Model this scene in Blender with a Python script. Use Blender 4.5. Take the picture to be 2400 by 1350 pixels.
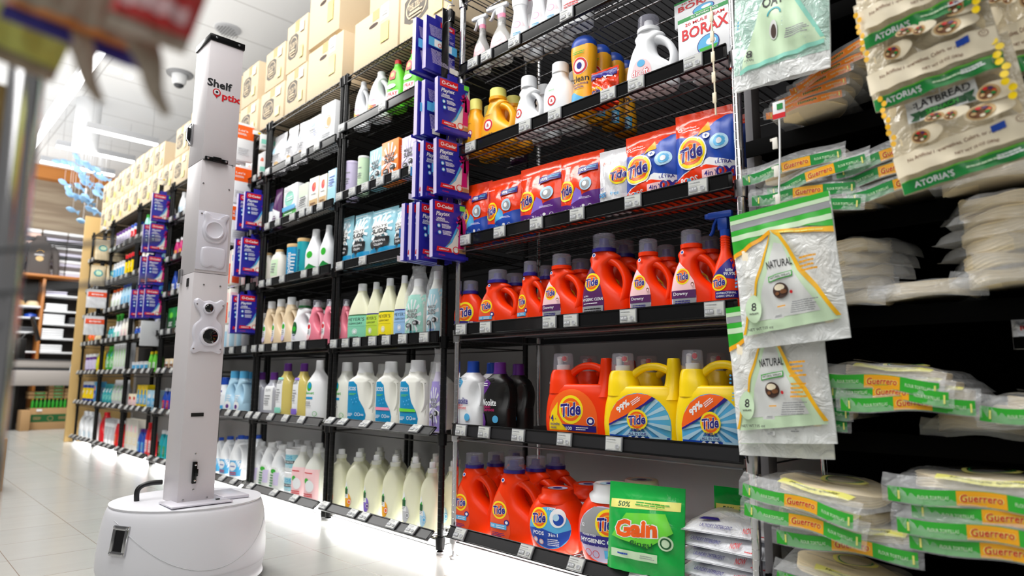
import bpy, bmesh, math, random
from mathutils import Vector, Matrix
random.seed(7)
S = bpy.context.scene
for o in list(bpy.data.objects):
    bpy.data.objects.remove(o, do_unlink=True)
PI = math.pi
def RAD(a): return math.radians(a)

# ------------------------------------------------------------------ camera
D = 1.671            # x of the rack fronts; the aisle runs along +y
cd = bpy.data.cameras.new('camera'); cam = bpy.data.objects.new('camera', cd)
S.collection.objects.link(cam); S.camera = cam
cd.sensor_width = 36.0; cd.lens = 1541.9 / 2400 * 36; cd.clip_start = 0.02; cd.clip_end = 80
yaw, pit, rol = RAD(44.28), RAD(8.02), RAD(0.32)
fw = Vector((math.sin(yaw)*math.cos(pit), math.cos(yaw)*math.cos(pit), math.sin(pit)))
rt = Vector((math.cos(yaw), -math.sin(yaw), 0)); up = rt.cross(fw)
rt2 = rt*math.cos(rol) + up*math.sin(rol); up2 = up*math.cos(rol) - rt*math.sin(rol)
cam.matrix_world = Matrix(((rt2.x, up2.x, -fw.x, 0), (rt2.y, up2.y, -fw.y, 0), (rt2.z, up2.z, -fw.z, .6747), (0, 0, 0, 1)))
cd.dof.use_dof = True; cd.dof.focus_distance = 2.15; cd.dof.aperture_fstop = 2.3

# ------------------------------------------------------------------ world, exposure
W = bpy.data.worlds.new('world'); S.world = W; W.use_nodes = True
W.node_tree.nodes['Background'].inputs[0].default_value = (1, .985, .97, 1)
W.node_tree.nodes['Background'].inputs[1].default_value = 0.09
S.view_settings.view_transform = 'Standard'; S.view_settings.look = 'None'
S.view_settings.exposure = 0.68; S.view_settings.gamma = 1.0
S.view_settings.use_curve_mapping = False

def area(name, loc, rot, sx, sy, power, col=(1, .985, .96)):
    l = bpy.data.lights.new(name, 'AREA'); l.shape = 'RECTANGLE'; l.size = sx; l.size_y = sy
    l.energy = power; l.color = col
    o = bpy.data.objects.new(name, l); S.collection.objects.link(o); o.location = loc; o.rotation_euler = rot
    return o
# the store's ceiling light rows, over the aisle and behind the camera
area('ceiling_light_over_aisle', (.3, 2.2, 3.6), (0, RAD(-18), 0), .9, 4.0, 72)
area('ceiling_light_behind_camera', (-2.2, -.5, 3.3), (0, RAD(-48), 0), 1.6, 4.5, 34)
area('ceiling_light_far_aisle', (.2, 7.5, 3.6), (0, RAD(-15), 0), .9, 4.5, 85)
area('ceiling_light_back_store', (1.6, 10.0, 3.25), (RAD(38), 0, 0), 2.2, .5, 45)

area('added_ceiling_uplight', (.6, 6.8, 2.95), (PI, 0, 0), 3.2, 11.0, 80)  # added uplight in mid-air without a fixture, brightens the ceiling evenly

# ------------------------------------------------------------------ materials
_M = {}
def lin(c):
    c = c/255
    return c/12.92 if c <= .04045 else ((c+.055)/1.055)**2.4
def M(name, rgb=None, rough=.5, metal=0, spec=.5, emit=0, alpha=1, trans=0, coat=0, bump=None, sss=0):
    if name in _M: return _M[name]
    m = bpy.data.materials.new(name); m.use_nodes = True; nt = m.node_tree; b = nt.nodes['Principled BSDF']
    col = tuple(lin(x) for x in rgb) + (1,)
    b.inputs['Base Color'].default_value = col; b.inputs['Roughness'].default_value = rough
    b.inputs['Metallic'].default_value = metal; b.inputs['Specular IOR Level'].default_value = spec
    if coat: b.inputs['Coat Weight'].default_value = coat; b.inputs['Coat Roughness'].default_value = .08
    if emit: b.inputs['Emission Color'].default_value = col; b.inputs['Emission Strength'].default_value = emit
    if alpha < 1: b.inputs['Alpha'].default_value = alpha
    if sss:
        b.inputs['Subsurface Weight'].default_value = sss; b.inputs['Subsurface Radius'].default_value = (.03, .03, .02)
        b.inputs['Subsurface Scale'].default_value = .6
    if bump:
        tc = nt.nodes.new('ShaderNodeTexCoord'); n = nt.nodes.new('ShaderNodeTexNoise'); bp = nt.nodes.new('ShaderNodeBump')
        n.inputs['Scale'].default_value = bump[0]; n.inputs['Detail'].default_value = 3
        n.inputs['Distortion'].default_value = bump[2] if len(bump) > 2 else 0
        bp.inputs['Strength'].default_value = bump[1]; bp.inputs['Distance'].default_value = .01
        nt.links.new(tc.outputs['Object'], n.inputs['Vector']); nt.links.new(n.outputs['Fac'], bp.inputs['Height'])
        nt.links.new(bp.outputs['Normal'], b.inputs['Normal'])
    _M[name] = m
    return m
def film(name, rgb, alpha=.25, rough=.08, bump=(28, .7, 1.5)):
    return M(name, rgb, rough=rough, alpha=alpha, spec=.9, bump=bump)
# a short table of the plain paints, plastics and inks: name -> (r, g, b, roughness)
M('tide_orange', (240, 56, 2), rough=.33, spec=.32); M('tide_red', (222, 26, 6), rough=.33, spec=.32)
for k, (r, g, b_, ro) in dict(
    white=(238, 240, 243, .35), warm_white=(240, 236, 226, .4), offwhite=(222, 224, 222, .4), grey=(150, 152, 156, .5),
    light_grey=(196, 198, 202, .45), dark_grey=(58, 60, 64, .5), black=(12, 12, 13, .4), ink=(22, 22, 26, .5),
    tide_orange=(240, 58, 2, .3), tide_red=(222, 26, 6, .3), orange=(246, 98, 20, .35), soft_orange=(250, 140, 60, .4),
    tide_yellow=(252, 226, 22, .35), yellow=(250, 214, 8, .3), amber=(250, 176, 28, .3), pale_yellow=(242, 238, 130, .4),
    navy=(38, 28, 128, .35), blue=(24, 72, 176, .35), sky=(84, 176, 226, .4), pale_blue=(176, 214, 236, .4), cyan=(20, 150, 204, .35),
    purple=(92, 36, 130, .35), plum=(84, 30, 92, .4), lilac=(206, 196, 228, .45), violet=(132, 104, 206, .4),
    pink=(248, 150, 180, .4), pale_pink=(252, 208, 212, .45), magenta=(196, 20, 110, .4), red=(214, 22, 34, .35),
    green=(26, 140, 62, .35), lime=(110, 214, 60, .35), leaf=(52, 176, 50, .35), mint=(140, 216, 196, .4), teal=(20, 160, 172, .4),
    aqua=(150, 208, 222, .4), pale_green=(206, 232, 196, .4), cream=(240, 228, 200, .45), beige=(222, 204, 168, .6),
    brown=(120, 72, 34, .6), dark_brown=(60, 34, 22, .6), tan=(206, 172, 118, .6), gold=(246, 186, 20, .4), dark_green=(14, 88, 40, .45),
    glove_blue=(44, 42, 160, .3), ecos_blue=(18, 142, 194, .35), meyer_mint=(132, 208, 176, .4), meyer_lime=(188, 220, 70, .4),
    meyer_yellow=(244, 226, 30, .4), meyer_blue=(150, 190, 230, .4), red_orange=(240, 84, 40, .4)).items():
    M(k, (r, g, b_), rough=ro)
M('wire_steel', (120, 120, 122), rough=.34, metal=.9); M('steel', (190, 190, 192), rough=.22, metal=1); M('chrome', (226, 226, 228), rough=.14, metal=1)
M('black_metal', (13, 13, 14), rough=.3, metal=.2, spec=.45); M('black_wire', (46, 45, 43), rough=.3, metal=.8)
M('black_plastic', (5, 5, 6), rough=.25, spec=.35); M('tag_screen', (206, 208, 204), rough=.28); M('tag_frame', (140, 142, 146), rough=.35)
M('rail_film', (12, 12, 13), rough=.12, spec=.5)
M('clear_cap', (190, 190, 205), rough=.1, alpha=.26, spec=.8); M('clear_body', (226, 226, 224), rough=.15, alpha=.5, spec=.7)
M('milky', (228, 230, 222), rough=.3, sss=.15); M('milky_yellow', (232, 232, 204), rough=.3, sss=.15); M('milky_jug', (238, 238, 230), rough=.3)
M('amber_liquid', (214, 196, 110), rough=.2, coat=.4); M('grey_liquid', (170, 172, 184), rough=.2, coat=.4)
M('pink_liquid', (232, 130, 150), rough=.25); M('cream_body', (228, 206, 172), rough=.3)
M('gloss_orange', (242, 62, 10), rough=.22, coat=.5, bump=(18, .35, 1)); M('gloss_white', (224, 224, 228), rough=.2, coat=.5, bump=(18, .35, 1))
M('gloss_aqua', (150, 206, 222), rough=.25, coat=.3, bump=(18, .3, 1)); M('gloss_green', (20, 176, 72), rough=.2, coat=.5, bump=(16, .4, 1))
M('bag_white', (220, 222, 228), rough=.3, bump=(22, .9, 1)); M('tortilla', (244, 226, 186), rough=.65, bump=(30, .3))
M('tortilla_dark', (150, 116, 74), rough=.7, bump=(30, .3)); M('kraft', (222, 202, 170), rough=.75, bump=(60, .1))
M('kraft_dark', (176, 140, 96), rough=.75); M('wood', (212, 176, 112), rough=.5); M('orange_wood', (178, 112, 48), rough=.5)
M('lens', (6, 6, 8), rough=.05, spec=.8); M('robot_white', (226, 226, 232), rough=.38, spec=.4); M('robot_side', (214, 209, 212), rough=.4)
M('robot_plastic', (222, 220, 230), rough=.25, coat=.3); M('logo_grey', (112, 106, 98), rough=.8)
film('clear_film', (240, 242, 244), .22); film('white_film', (246, 249, 248), .78); film('grey_film', (200, 200, 202), .45)
film('bread_film', (226, 214, 186), .88); film('mint_film', (190, 226, 212), .85); film('green_film', (120, 200, 90), .8)
M('strip_white', (255, 255, 255), rough=.5, emit=14); M('lamp_white', (255, 255, 255), rough=.5, emit=5)
M('mobile_blue', (150, 196, 236), rough=.5); M('hoodie', (84, 78, 76), rough=.9); M('blanket_lilac', (206, 204, 222), rough=.9)
M('blanket_pink', (238, 206, 194), rough=.9); M('blanket_grey', (112, 106, 106), rough=.9); M('counter', (166, 160, 156), rough=.5)

def mm(x): return _M[x] if isinstance(x, str) else x

# ------------------------------------------------------------------ mesh builder
class MB:
    def __init__(s): s.v = []; s.f = []; s.m = []; s.mats = []
    def mi(s, mat):
        mat = mm(mat)
        if mat not in s.mats: s.mats.append(mat)
        return s.mats.index(mat)
    def add(s, vs, fs, mat, T=None):
        n = len(s.v); k = s.mi(mat)
        if T is not None: vs = [T @ Vector(v) for v in vs]
        s.v.extend([tuple(v) for v in vs]); s.f.extend([tuple(i+n for i in f) for f in fs]); s.m.extend([k]*len(fs))
    def box(s, c, d, mat, bev=0, T=None):
        x, y, z = d[0]/2, d[1]/2, d[2]/2; b = min(bev, x*.9, y*.9, z*.9)
        if b <= 0:
            vs = [(c[0]+i*x, c[1]+j*y, c[2]+k*z) for k in (-1, 1) for j in (-1, 1) for i in (-1, 1)]
            s.add(vs, [(0, 2, 3, 1), (4, 5, 7, 6), (0, 1, 5, 4), (2, 6, 7, 3), (0, 4, 6, 2), (1, 3, 7, 5)], mat, T); return
        bm = bmesh.new(); bmesh.ops.create_cube(bm, size=1)
        for v in bm.verts: v.co = Vector((c[0]+v.co.x*2*x, c[1]+v.co.y*2*y, c[2]+v.co.z*2*z))
        bmesh.ops.bevel(bm, geom=bm.edges[:], offset=b, segments=2, profile=.5, affect='EDGES')
        bm.verts.index_update()
        s.add([v.co[:] for v in bm.verts], [tuple(v.index for v in f.verts) for f in bm.faces], mat, T); bm.free()
    def rings(s, rings, mat, cap0=True, cap1=True, T=None, closed=True):
        n = len(rings[0]); vs = [p for r in rings for p in r]; fs = []
        for i in range(len(rings)-1):
            for j in range(n if closed else n-1):
                a = i*n+j; b = i*n+(j+1) % n
                fs.append((a, b, b+n, a+n))
        if cap0: fs.append(tuple(range(n))[::-1])
        if cap1: fs.append(tuple(range((len(rings)-1)*n, len(rings)*n)))
        s.add(vs, fs, mat, T)
    def lathe(s, prof, mat, n=20, c=(0, 0, 0), T=None, ys=1, rib=0):
        rr = []
        for r, z in prof:
            rr.append([(c[0]+r*(1+(rib if j % 2 else 0))*math.cos(2*PI*j/n), c[1]+ys*r*(1+(rib if j % 2 else 0))*math.sin(2*PI*j/n), c[2]+z) for j in range(n)])
        s.rings(rr, mat, True, True, T)
    def tube(s, path, r, mat, n=10, ry=None, T=None, caps=True):
        P = [Vector(p) for p in path]; rr = []
        for i, p in enumerate(P):
            t = (P[min(i+1, len(P)-1)]-P[max(i-1, 0)])
            if t.length < 1e-9: t = Vector((0, 0, 1))
            t.normalize(); a = Vector((0, 1, 0)) if abs(t.y) < .9 else Vector((1, 0, 0))
            u = t.cross(a).normalized(); w = u.cross(t).normalized()
            r0 = r[i] if isinstance(r, (list, tuple)) else r
            r1 = (ry[i] if isinstance(ry, (list, tuple)) else ry) if ry else r0
            rr.append([tuple(p+u*(r0*math.cos(2*PI*j/n))+w*(r1*math.sin(2*PI*j/n))) for j in range(n)])
        s.rings(rr, mat, caps, caps, T)
    def mesh(s, name, sharp=38):
        me = bpy.data.meshes.new(name); me.from_pydata(s.v, [], s.f)
        for m in s.mats: me.materials.append(m)
        me.polygons.foreach_set('material_index', s.m)
        me.polygons.foreach_set('use_smooth', [True]*len(s.f))
        bm = bmesh.new(); bm.from_mesh(me); bmesh.ops.recalc_face_normals(bm, faces=bm.faces); bm.to_mesh(me); bm.free()
        me.update()
        try: me.set_sharp_from_angle(angle=RAD(sharp))
        except Exception: pass
        return me

def crom(P, k=4):
    out = []; n = len(P)
    for i in range(n-1):
        a, b, c, d = P[max(i-1, 0)], P[i], P[i+1], P[min(i+2, n-1)]
        for j in range(k):
            t = j/k
            out.append(tuple(.5*((2*b[q])+(-a[q]+c[q])*t+(2*a[q]-5*b[q]+4*c[q]-d[q])*t*t+(-a[q]+3*b[q]-3*c[q]+d[q])*t**3) for q in range(len(b))))
    out.append(tuple(P[-1])); return out

# ------------------------------------------------------------------ flat artwork, later wrapped on a surface
_T = {}
def text_mesh(s, off=0.0, shear=0.0):
    key = (s, round(off, 3), round(shear, 2))
    if key in _T: return _T[key]
    cu = bpy.data.curves.new('t', 'FONT'); cu.body = s; cu.size = 1; cu.offset = off; cu.shear = shear; cu.resolution_u = 2
    cu.align_x = 'LEFT'; ob = bpy.data.objects.new('t', cu); S.collection.objects.link(ob)
    dg = bpy.context.evaluated_depsgraph_get(); me = bpy.data.meshes.new_from_object(ob.evaluated_get(dg))
    vs = [(v.co.x, v.co.y) for v in me.vertices]; fs = [tuple(p.vertices) for p in me.polygons]
    bpy.data.objects.remove(ob, do_unlink=True); bpy.data.curves.remove(cu); bpy.data.meshes.remove(me)
    xs = [v[0] for v in vs]; ys = [v[1] for v in vs]
    x0, x1, y0, y1 = min(xs), max(xs), min(ys), max(ys)
    r = ([(x-(x0+x1)/2, y-(y0+y1)/2) for x, y in vs], fs, x1-x0, y1-y0); _T[key] = r
    return r
class Art:
    def __init__(s): s.L = []
    def raw(s, vs, fs, mat): s.L.append((vs, fs, mat)); return s
    def poly(s, pts, mat): return s.raw(list(pts), [tuple(range(len(pts)))], mat)
    def rect(s, cx, cz, w, h, mat, rot=0):
        c, q = math.cos(RAD(rot)), math.sin(RAD(rot))
        return s.poly([(cx+c*a-q*b, cz+q*a+c*b) for a, b in ((-w/2, -h/2), (w/2, -h/2), (w/2, h/2), (-w/2, h/2))], mat)
    def ell(s, cx, cz, rx, rz, mat, n=28, a0=0, a1=360):
        return s.poly([(cx+rx*math.cos(RAD(a0+(a1-a0)*i/n)), cz+rz*math.sin(RAD(a0+(a1-a0)*i/n))) for i in range(n if a1-a0 == 360 else n+1)], mat)
    def ring(s, cx, cz, r, t, mat, n=28, a0=0, a1=360, sz=1):
        vs = []; fs = []
        for i in range(n+1):
            a = RAD(a0+(a1-a0)*i/n); vs += [(cx+(r-t/2)*math.cos(a), cz+sz*(r-t/2)*math.sin(a)), (cx+(r+t/2)*math.cos(a), cz+sz*(r+t/2)*math.sin(a))]
        for i in range(n): fs.append((2*i, 2*i+1, 2*i+3, 2*i+2))
        return s.raw(vs, fs, mat)
    def text(s, t, cx, cz, w, mat, h=None, off=.012, shear=0, rot=0, outline=None, ow=.05):
        if outline: s.text(t, cx, cz, w*(1+ow), outline, h*(1+ow*1.6) if h else None, off+ow, shear, rot)
        vs, fs, tw, th = text_mesh(t, off, shear); sx = w/tw; sz = (h/th) if h else sx
        c, q = math.cos(RAD(rot)), math.sin(RAD(rot))
        return s.raw([(cx+c*x*sx-q*y*sz, cz+q*x*sx+c*y*sz) for x, y in vs], fs, mat)
    def lines(s, cx, cz, w, h, n, mat, rot=0, fill=.45):
        # rows of print too fine to read, as thin broken bars
        rnd = random.Random(int(abs(cx*7919+cz*104729)*1000)+n); c, q = math.cos(RAD(rot)), math.sin(RAD(rot))
        for i in range(n):
            z = cz+h/2-(i+.5)*h/n; x = -w/2; e = w/2-rnd.random()*w*.25
            while x < e:
                l = min(w*(.08+.16*rnd.random()), e-x)
                if l < w*.02: break
                X = x+l/2; Z = z-cz; s.rect(cx+c*X-q*Z, cz+q*X+c*Z, l*.9, h/n*fill, mat, rot); x += l
        return s
    def build(s, mb, surf, cut=0, gap=.0004, step=.00022, clip=None):
        for li, (vs, fs, mat) in enumerate(s.L):
            bm = bmesh.new(); bv = [bm.verts.new((x, 0, z)) for x, z in vs]
            for f in fs:
                try: bm.faces.new([bv[i] for i in f])
                except Exception: pass
            if clip:
                for co, no in clip:
                    g = bm.verts[:]+bm.edges[:]+bm.faces[:]
                    bmesh.ops.bisect_plane(bm, geom=g, plane_co=co, plane_no=no, clear_outer=True)
            if cut and bm.verts:
                for ax in ((0, 2) if not isinstance(cut, tuple) else cut[1]):
                    cs = cut if not isinstance(cut, tuple) else cut[0]
                    lo = min(v.co[ax] for v in bm.verts); hi = max(v.co[ax] for v in bm.verts); k = math.floor(lo/cs)+1
                    while k*cs < hi:
                        no = (1, 0, 0) if ax == 0 else (0, 0, 1); co = (k*cs, 0, 0) if ax == 0 else (0, 0, k*cs)
                        bmesh.ops.bisect_plane(bm, geom=bm.verts[:]+bm.edges[:]+bm.faces[:], plane_co=co, plane_no=no, dist=1e-5); k += 1
            bmesh.ops.triangulate(bm, faces=[f for f in bm.faces if len(f.verts) > 4])
            bm.verts.index_update(); o = gap+step*li
            mb.add([surf(v.co.x, v.co.z, o) for v in bm.verts], [tuple(v.index for v in f.verts) for f in bm.faces], mat); bm.free()
    def mesh(s, name, surf, cut=0, gap=.0005, step=.00022, clip=None):
        mb = MB(); s.build(mb, surf, cut, gap, step, clip)
        me = bpy.data.meshes.new(name); me.from_pydata(mb.v, [], mb.f)
        for m in mb.mats: me.materials.append(m)
        me.polygons.foreach_set('material_index', mb.m); me.polygons.foreach_set('use_smooth', [True]*len(mb.f)); me.update()
        return me
def flat(x, z, o): return (x, -o, z)
def flat_at(y): return lambda x, z, o: (x, y-o, z)
def logo(A, cx, cz, R, rot=8, sx=1.0):
    A.ell(cx, cz, R*sx, R, 'tide_yellow').ell(cx, cz, R*.8*sx, R*.8, 'orange').ell(cx, cz, R*.6*sx, R*.6, 'amber').ell(cx, cz, R*.5*sx, R*.5, 'orange')
    return A.text('Tide', cx, cz, R*1.62*sx, 'navy', R*.92, .03, .22, rot, 'white', .035)

# ------------------------------------------------------------------ objects, parts, labels
def link(name, data, parent=None, loc=None, rot=None, scale=None):
    o = bpy.data.objects.new(name, data); S.collection.objects.link(o)
    if parent: o.parent = parent
    if loc: o.location = loc
    if rot: o.rotation_euler = rot
    if scale: o.scale = scale
    return o
PENDING = []
class Rec:
    """a kind of thing: its parts' meshes, shared by every copy"""
    def __init__(s, name, cat, desc, w, h, parts): s.name, s.cat, s.desc, s.w, s.h, s.parts = name, cat, desc, w, h, parts
REC = {}
def P(name, mesh, label=None, subs=()): return (name, mesh, label, subs)
def put(rec, loc, rz=-PI/2, where='', group=None, scale=(1, 1, 1), rx=0, ry=0, desc=None, label=None, key=None):
    if isinstance(rec, str): rec = REC[rec]
    e = link(rec.name, None, None, loc, (rx, ry, rz), scale); e.empty_display_size = .05
    for nm, me, lb, subs in rec.parts:
        c = link(nm, me, e)
        if lb: c['label'] = lb
        for n2, m2, l2 in subs:
            g = link(n2, m2, c)
            if l2: g['label'] = l2
    e['category'] = rec.cat
    if group: e['group'] = group
    if label: e['label'] = label
    else: PENDING.append((e, desc or rec.desc, where, key if key is not None else -loc[1]))
    return e
ORD = ['first', 'second', 'third', 'fourth', 'fifth', 'sixth', 'seventh', 'eighth', 'ninth', 'tenth', 'eleventh', 'twelfth', 'thirteenth', 'fourteenth', 'fifteenth', 'sixteenth']
def finish_labels():
    g = {}
    for e, d, w, k in PENDING: g.setdefault((d, w), []).append((k, e))
    for (d, w), L in g.items():
        L.sort(key=lambda t: t[0])
        for i, (k, e) in enumerate(L):
            o = '' if len(L) == 1 else (', leftmost one' if i == 0 else ', rightmost one' if i == len(L)-1 else ', %s from left' % ORD[i])
            t = d+o+((', ' if not w.startswith(('on ', 'behind ', 'hanging ')) else ' ')+w if w else '')
            if len(t.split()) > 16: t = t.replace(', second rack left of mast', ', second rack from mast').replace(', third rack left of mast', ', third rack from mast').replace(' behind front row', ' behind')
            dd = d.split()
            while len(t.split()) > 16 and len(dd) > 3: dd = dd[:-1] if dd[-1] not in ('with', 'and') else dd[:-1]; t = ' '.join(dd)+t[len(d):] if t.startswith(d) else t; break
            L_ = t.split()
            if len(L_) > 16:
                k_ = len(L_)-16; head = d.split(); tail = t[len(' '.join(dd)):] if t.startswith(' '.join(dd)) else t
                head = ' '.join(dd).split()[:max(3, len(dd)-k_)]
                while head[-1].strip(',') in ('with', 'and', 'of', 'small', 'reading', 'white,', 'round', 'pale', 'wide', 'in'): head = head[:-1]
                t = ' '.join(head).rstrip(',')+tail
            e['label'] = t
def single(name, mesh, label, cat, loc=(0, 0, 0), rot=(0, 0, 0), group=None, kind=None):
    o = link(name, mesh, None, loc, rot)
    if kind: o['kind'] = kind
    if label: o['label'] = label
    if cat: o['category'] = cat
    if group: o['group'] = group
    return o
def empty(name, label, cat, loc=(0, 0, 0), rot=(0, 0, 0), group=None):
    return single(name, None, label, cat, loc, rot, group)
def struct(name, mb): return single(name, mb.mesh(name), None, None, kind='structure')


# ------------------------------------------------------------------ floor, ceiling, walls
def tile_material():
    m = bpy.data.materials.new('floor_tile'); m.use_nodes = True; nt = m.node_tree; b = nt.nodes['Principled BSDF']
    geo = nt.nodes.new('ShaderNodeNewGeometry'); mp = nt.nodes.new('ShaderNodeMapping'); br = nt.nodes.new('ShaderNodeTexBrick')
    mp.inputs['Location'].default_value = (-1.359+.302*20, -2.2+.314*20, 0)
    br.offset = 0; br.inputs['Scale'].default_value = 1; br.inputs['Brick Width'].default_value = .302; br.inputs['Row Height'].default_value = .314
    br.inputs['Mortar Size'].default_value = .0016; br.inputs['Mortar Smooth'].default_value = .3; br.inputs['Bias'].default_value = 0
    br.inputs['Color1'].default_value = (.47, .475, .455, 1); br.inputs['Color2'].default_value = (.50, .50, .475, 1)
    br.inputs['Mortar'].default_value = (.26, .20, .16, 1)
    nz = nt.nodes.new('ShaderNodeTexNoise'); mp2 = nt.nodes.new('ShaderNodeMapping'); mp2.inputs['Scale'].default_value = (2, 14, 1)
    mx = nt.nodes.new('ShaderNodeMix'); mx.data_type = 'RGBA'; mx.blend_type = 'MULTIPLY'; mx.inputs[0].default_value = .1
    nz.inputs['Scale'].default_value = 1.3
    nt.links.new(geo.outputs['Position'], mp.inputs['Vector']); nt.links.new(mp.outputs[0], br.inputs['Vector'])
    nt.links.new(geo.outputs['Position'], mp2.inputs['Vector']); nt.links.new(mp2.outputs[0], nz.inputs['Vector'])
    nt.links.new(br.outputs['Color'], mx.inputs[6]); nt.links.new(nz.outputs['Fac'], mx.inputs[7])
    nt.links.new(mx.outputs[2], b.inputs['Base Color']); b.inputs['Roughness'].default_value = .22
    b.inputs['Specular IOR Level'].default_value = .5
    bp = nt.nodes.new('ShaderNodeBump'); bp.inputs['Strength'].default_value = .25; bp.inputs['Distance'].default_value = .002; bp.invert = True
    nt.links.new(br.outputs['Fac'], bp.inputs['Height']); nt.links.new(bp.outputs[0], b.inputs['Normal'])
    return m
def ceiling_material():
    m = bpy.data.materials.new('ceiling_tile'); m.use_nodes = True; nt = m.node_tree; b = nt.nodes['Principled BSDF']
    geo = nt.nodes.new('ShaderNodeNewGeometry'); mp = nt.nodes.new('ShaderNodeMapping'); br = nt.nodes.new('ShaderNodeTexBrick')
    mp.inputs['Location'].default_value = (-1.53+12, -8.5+12.2, 0); br.offset = 0; br.inputs['Scale'].default_value = 1
    br.inputs['Brick Width'].default_value = 1.2; br.inputs['Row Height'].default_value = .62; br.inputs['Mortar Size'].default_value = .008
    br.inputs['Color1'].default_value = br.inputs['Color2'].default_value = (.86, .87, .88, 1); br.inputs['Mortar'].default_value = (.6, .6, .6, 1)
    nt.links.new(geo.outputs['Position'], mp.inputs['Vector']); nt.links.new(mp.outputs[0], br.inputs['Vector'])
    nt.links.new(br.outputs['Color'], b.inputs['Base Color']); b.inputs['Roughness'].default_value = .8
    return m
def noise_wall(name, c1, c2, sc, rough=.8):
    m = bpy.data.materials.new(name); m.use_nodes = True; nt = m.node_tree; b = nt.nodes['Principled BSDF']
    geo = nt.nodes.new('ShaderNodeNewGeometry'); mp = nt.nodes.new('ShaderNodeMapping'); mp.inputs['Scale'].default_value = sc
    nz = nt.nodes.new('ShaderNodeTexNoise'); nz.inputs['Scale'].default_value = 1; nz.inputs['Detail'].default_value = 4; cr = nt.nodes.new('ShaderNodeValToRGB')
    cr.color_ramp.elements[0].color = tuple(lin(x) for x in c1)+(1,); cr.color_ramp.elements[1].color = tuple(lin(x) for x in c2)+(1,)
    cr.color_ramp.elements[0].position = .35; cr.color_ramp.elements[1].position = .65
    nt.links.new(geo.outputs['Position'], mp.inputs['Vector']); nt.links.new(mp.outputs[0], nz.inputs['Vector'])
    nt.links.new(nz.outputs['Fac'], cr.inputs['Fac']); nt.links.new(cr.outputs['Color'], b.inputs['Base Color']); b.inputs['Roughness'].default_value = rough
    _M[name] = m; return m
_M['floor_tile'] = tile_material(); _M['ceiling_tile'] = ceiling_material()
noise_wall('back_wall_panel', (128, 112, 94), (152, 138, 118), (1.2, 1, 14)); noise_wall('soffit_wood', (176, 110, 50), (190, 124, 60), (1, 1, 6))
M('side_wall', (30, 30, 32), rough=.8, spec=.2); M('backing_grey', (112, 110, 110), rough=.6); M('left_wall', (150, 144, 136), rough=.8)
b = MB(); b.box((.6, 5.5, -.02), (6.2, 16, .04), 'floor_tile'); struct('floor', b)
b = MB(); b.box((1.4, 7.2, 4.03), (7.2, 12, .06), 'ceiling_tile'); struct('ceiling', b)
b = MB(); b.box((1.9, 12.55, 2.0), (5.6, .1, 4.0), 'back_wall_panel'); struct('wall_back', b)
b = MB(); b.box((D+.66, 4.4, 1.25), (.06, 8.6, 2.5), 'side_wall'); struct('wall_right', b)
b = MB(); b.box((D+.6, 4.4, .42), (.05, 8.6, .84), 'backing_grey', .002); struct('trim_2', b)
b = MB(); b.box((1.75, 12.42, 3.92), (3.6, .2, .24), 'soffit_wood'); struct('trim_1', b)

# ------------------------------------------------------------------ lamps of the room
def ceiling_lamp(label, loc, rz, L, w=.09):
    e = empty('linear_pendant_light', label, 'ceiling light', loc, (0, 0, rz), 'linear lights hung below the ceiling')
    b = MB(); b.box((0, 0, .035), (L, w, .07), 'light_grey', .004); link('housing', b.mesh('housing'), e)
    b = MB(); b.box((0, 0, -.006), (L-.01, w-.012, .014), 'lamp_white', .003); link('diffuser', b.mesh('diffuser'), e)
    for q in (-L*.42, L*.42):
        b = MB(); b.tube([(q, 0, .07), (q, 0, 4.0-loc[2])], .0018, 'steel', 5); link('cable', b.mesh('cable'), e)
ceiling_lamp('long bright linear light running along the aisle at upper left', (1.19, 8.35, 3.5), PI/2, 4.1)
ceiling_lamp('short linear light across the aisle, nearest of the three crosswise', (1.9, 8.54, 3.5), 0, .75)
ceiling_lamp('linear light across the aisle, middle of the three crosswise', (1.83, 9.46, 3.5), 0, .86)
ceiling_lamp('linear light across the aisle, farthest of the three, before orange soffit', (1.8, 10.3, 3.5), 0, .86)
e = empty('ceiling_speaker', 'round perforated grey ceiling speaker above the robot mast', 'speaker', (2.16, 6.14, 4.0))
b = MB(); b.lathe([(0, -.012), (.1, -.014), (.118, -.01), (.118, 0)], 'light_grey', 28); link('rim', b.mesh('rim'), e)
A = Art(); A.ell(0, 0, .1, .1, 'light_grey')
for i in range(-4, 5):
    for j in range(-4, 5):
        if i*i+j*j < 18: A.ell(i*.022, j*.022, .0075, .0075, 'dark_grey', 8)
link('grille', A.mesh('grille', lambda x, z, o: (x, z, -.0145-o*3)), e)
e = empty('dome_camera', 'white domed security camera on ceiling left of the robot mast', 'camera', (2.15, 7.46, 4.0))
b = MB(); b.lathe([(0, -.02), (.13, -.02), (.14, 0)], 'grey', 28); link('mounting_ring', b.mesh('ring'), e)
b = MB(); b.lathe([(0, -.13), (.055, -.13), (.07, -.11), (.078, -.02)], 'white', 28); link('housing', b.mesh('hous'), e)
b = MB(); b.lathe([(0, -.165), (.03, -.16), (.048, -.145), (.052, -.13)], 'dark_grey', 24); link('dome', b.mesh('dome'), e)
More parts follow.
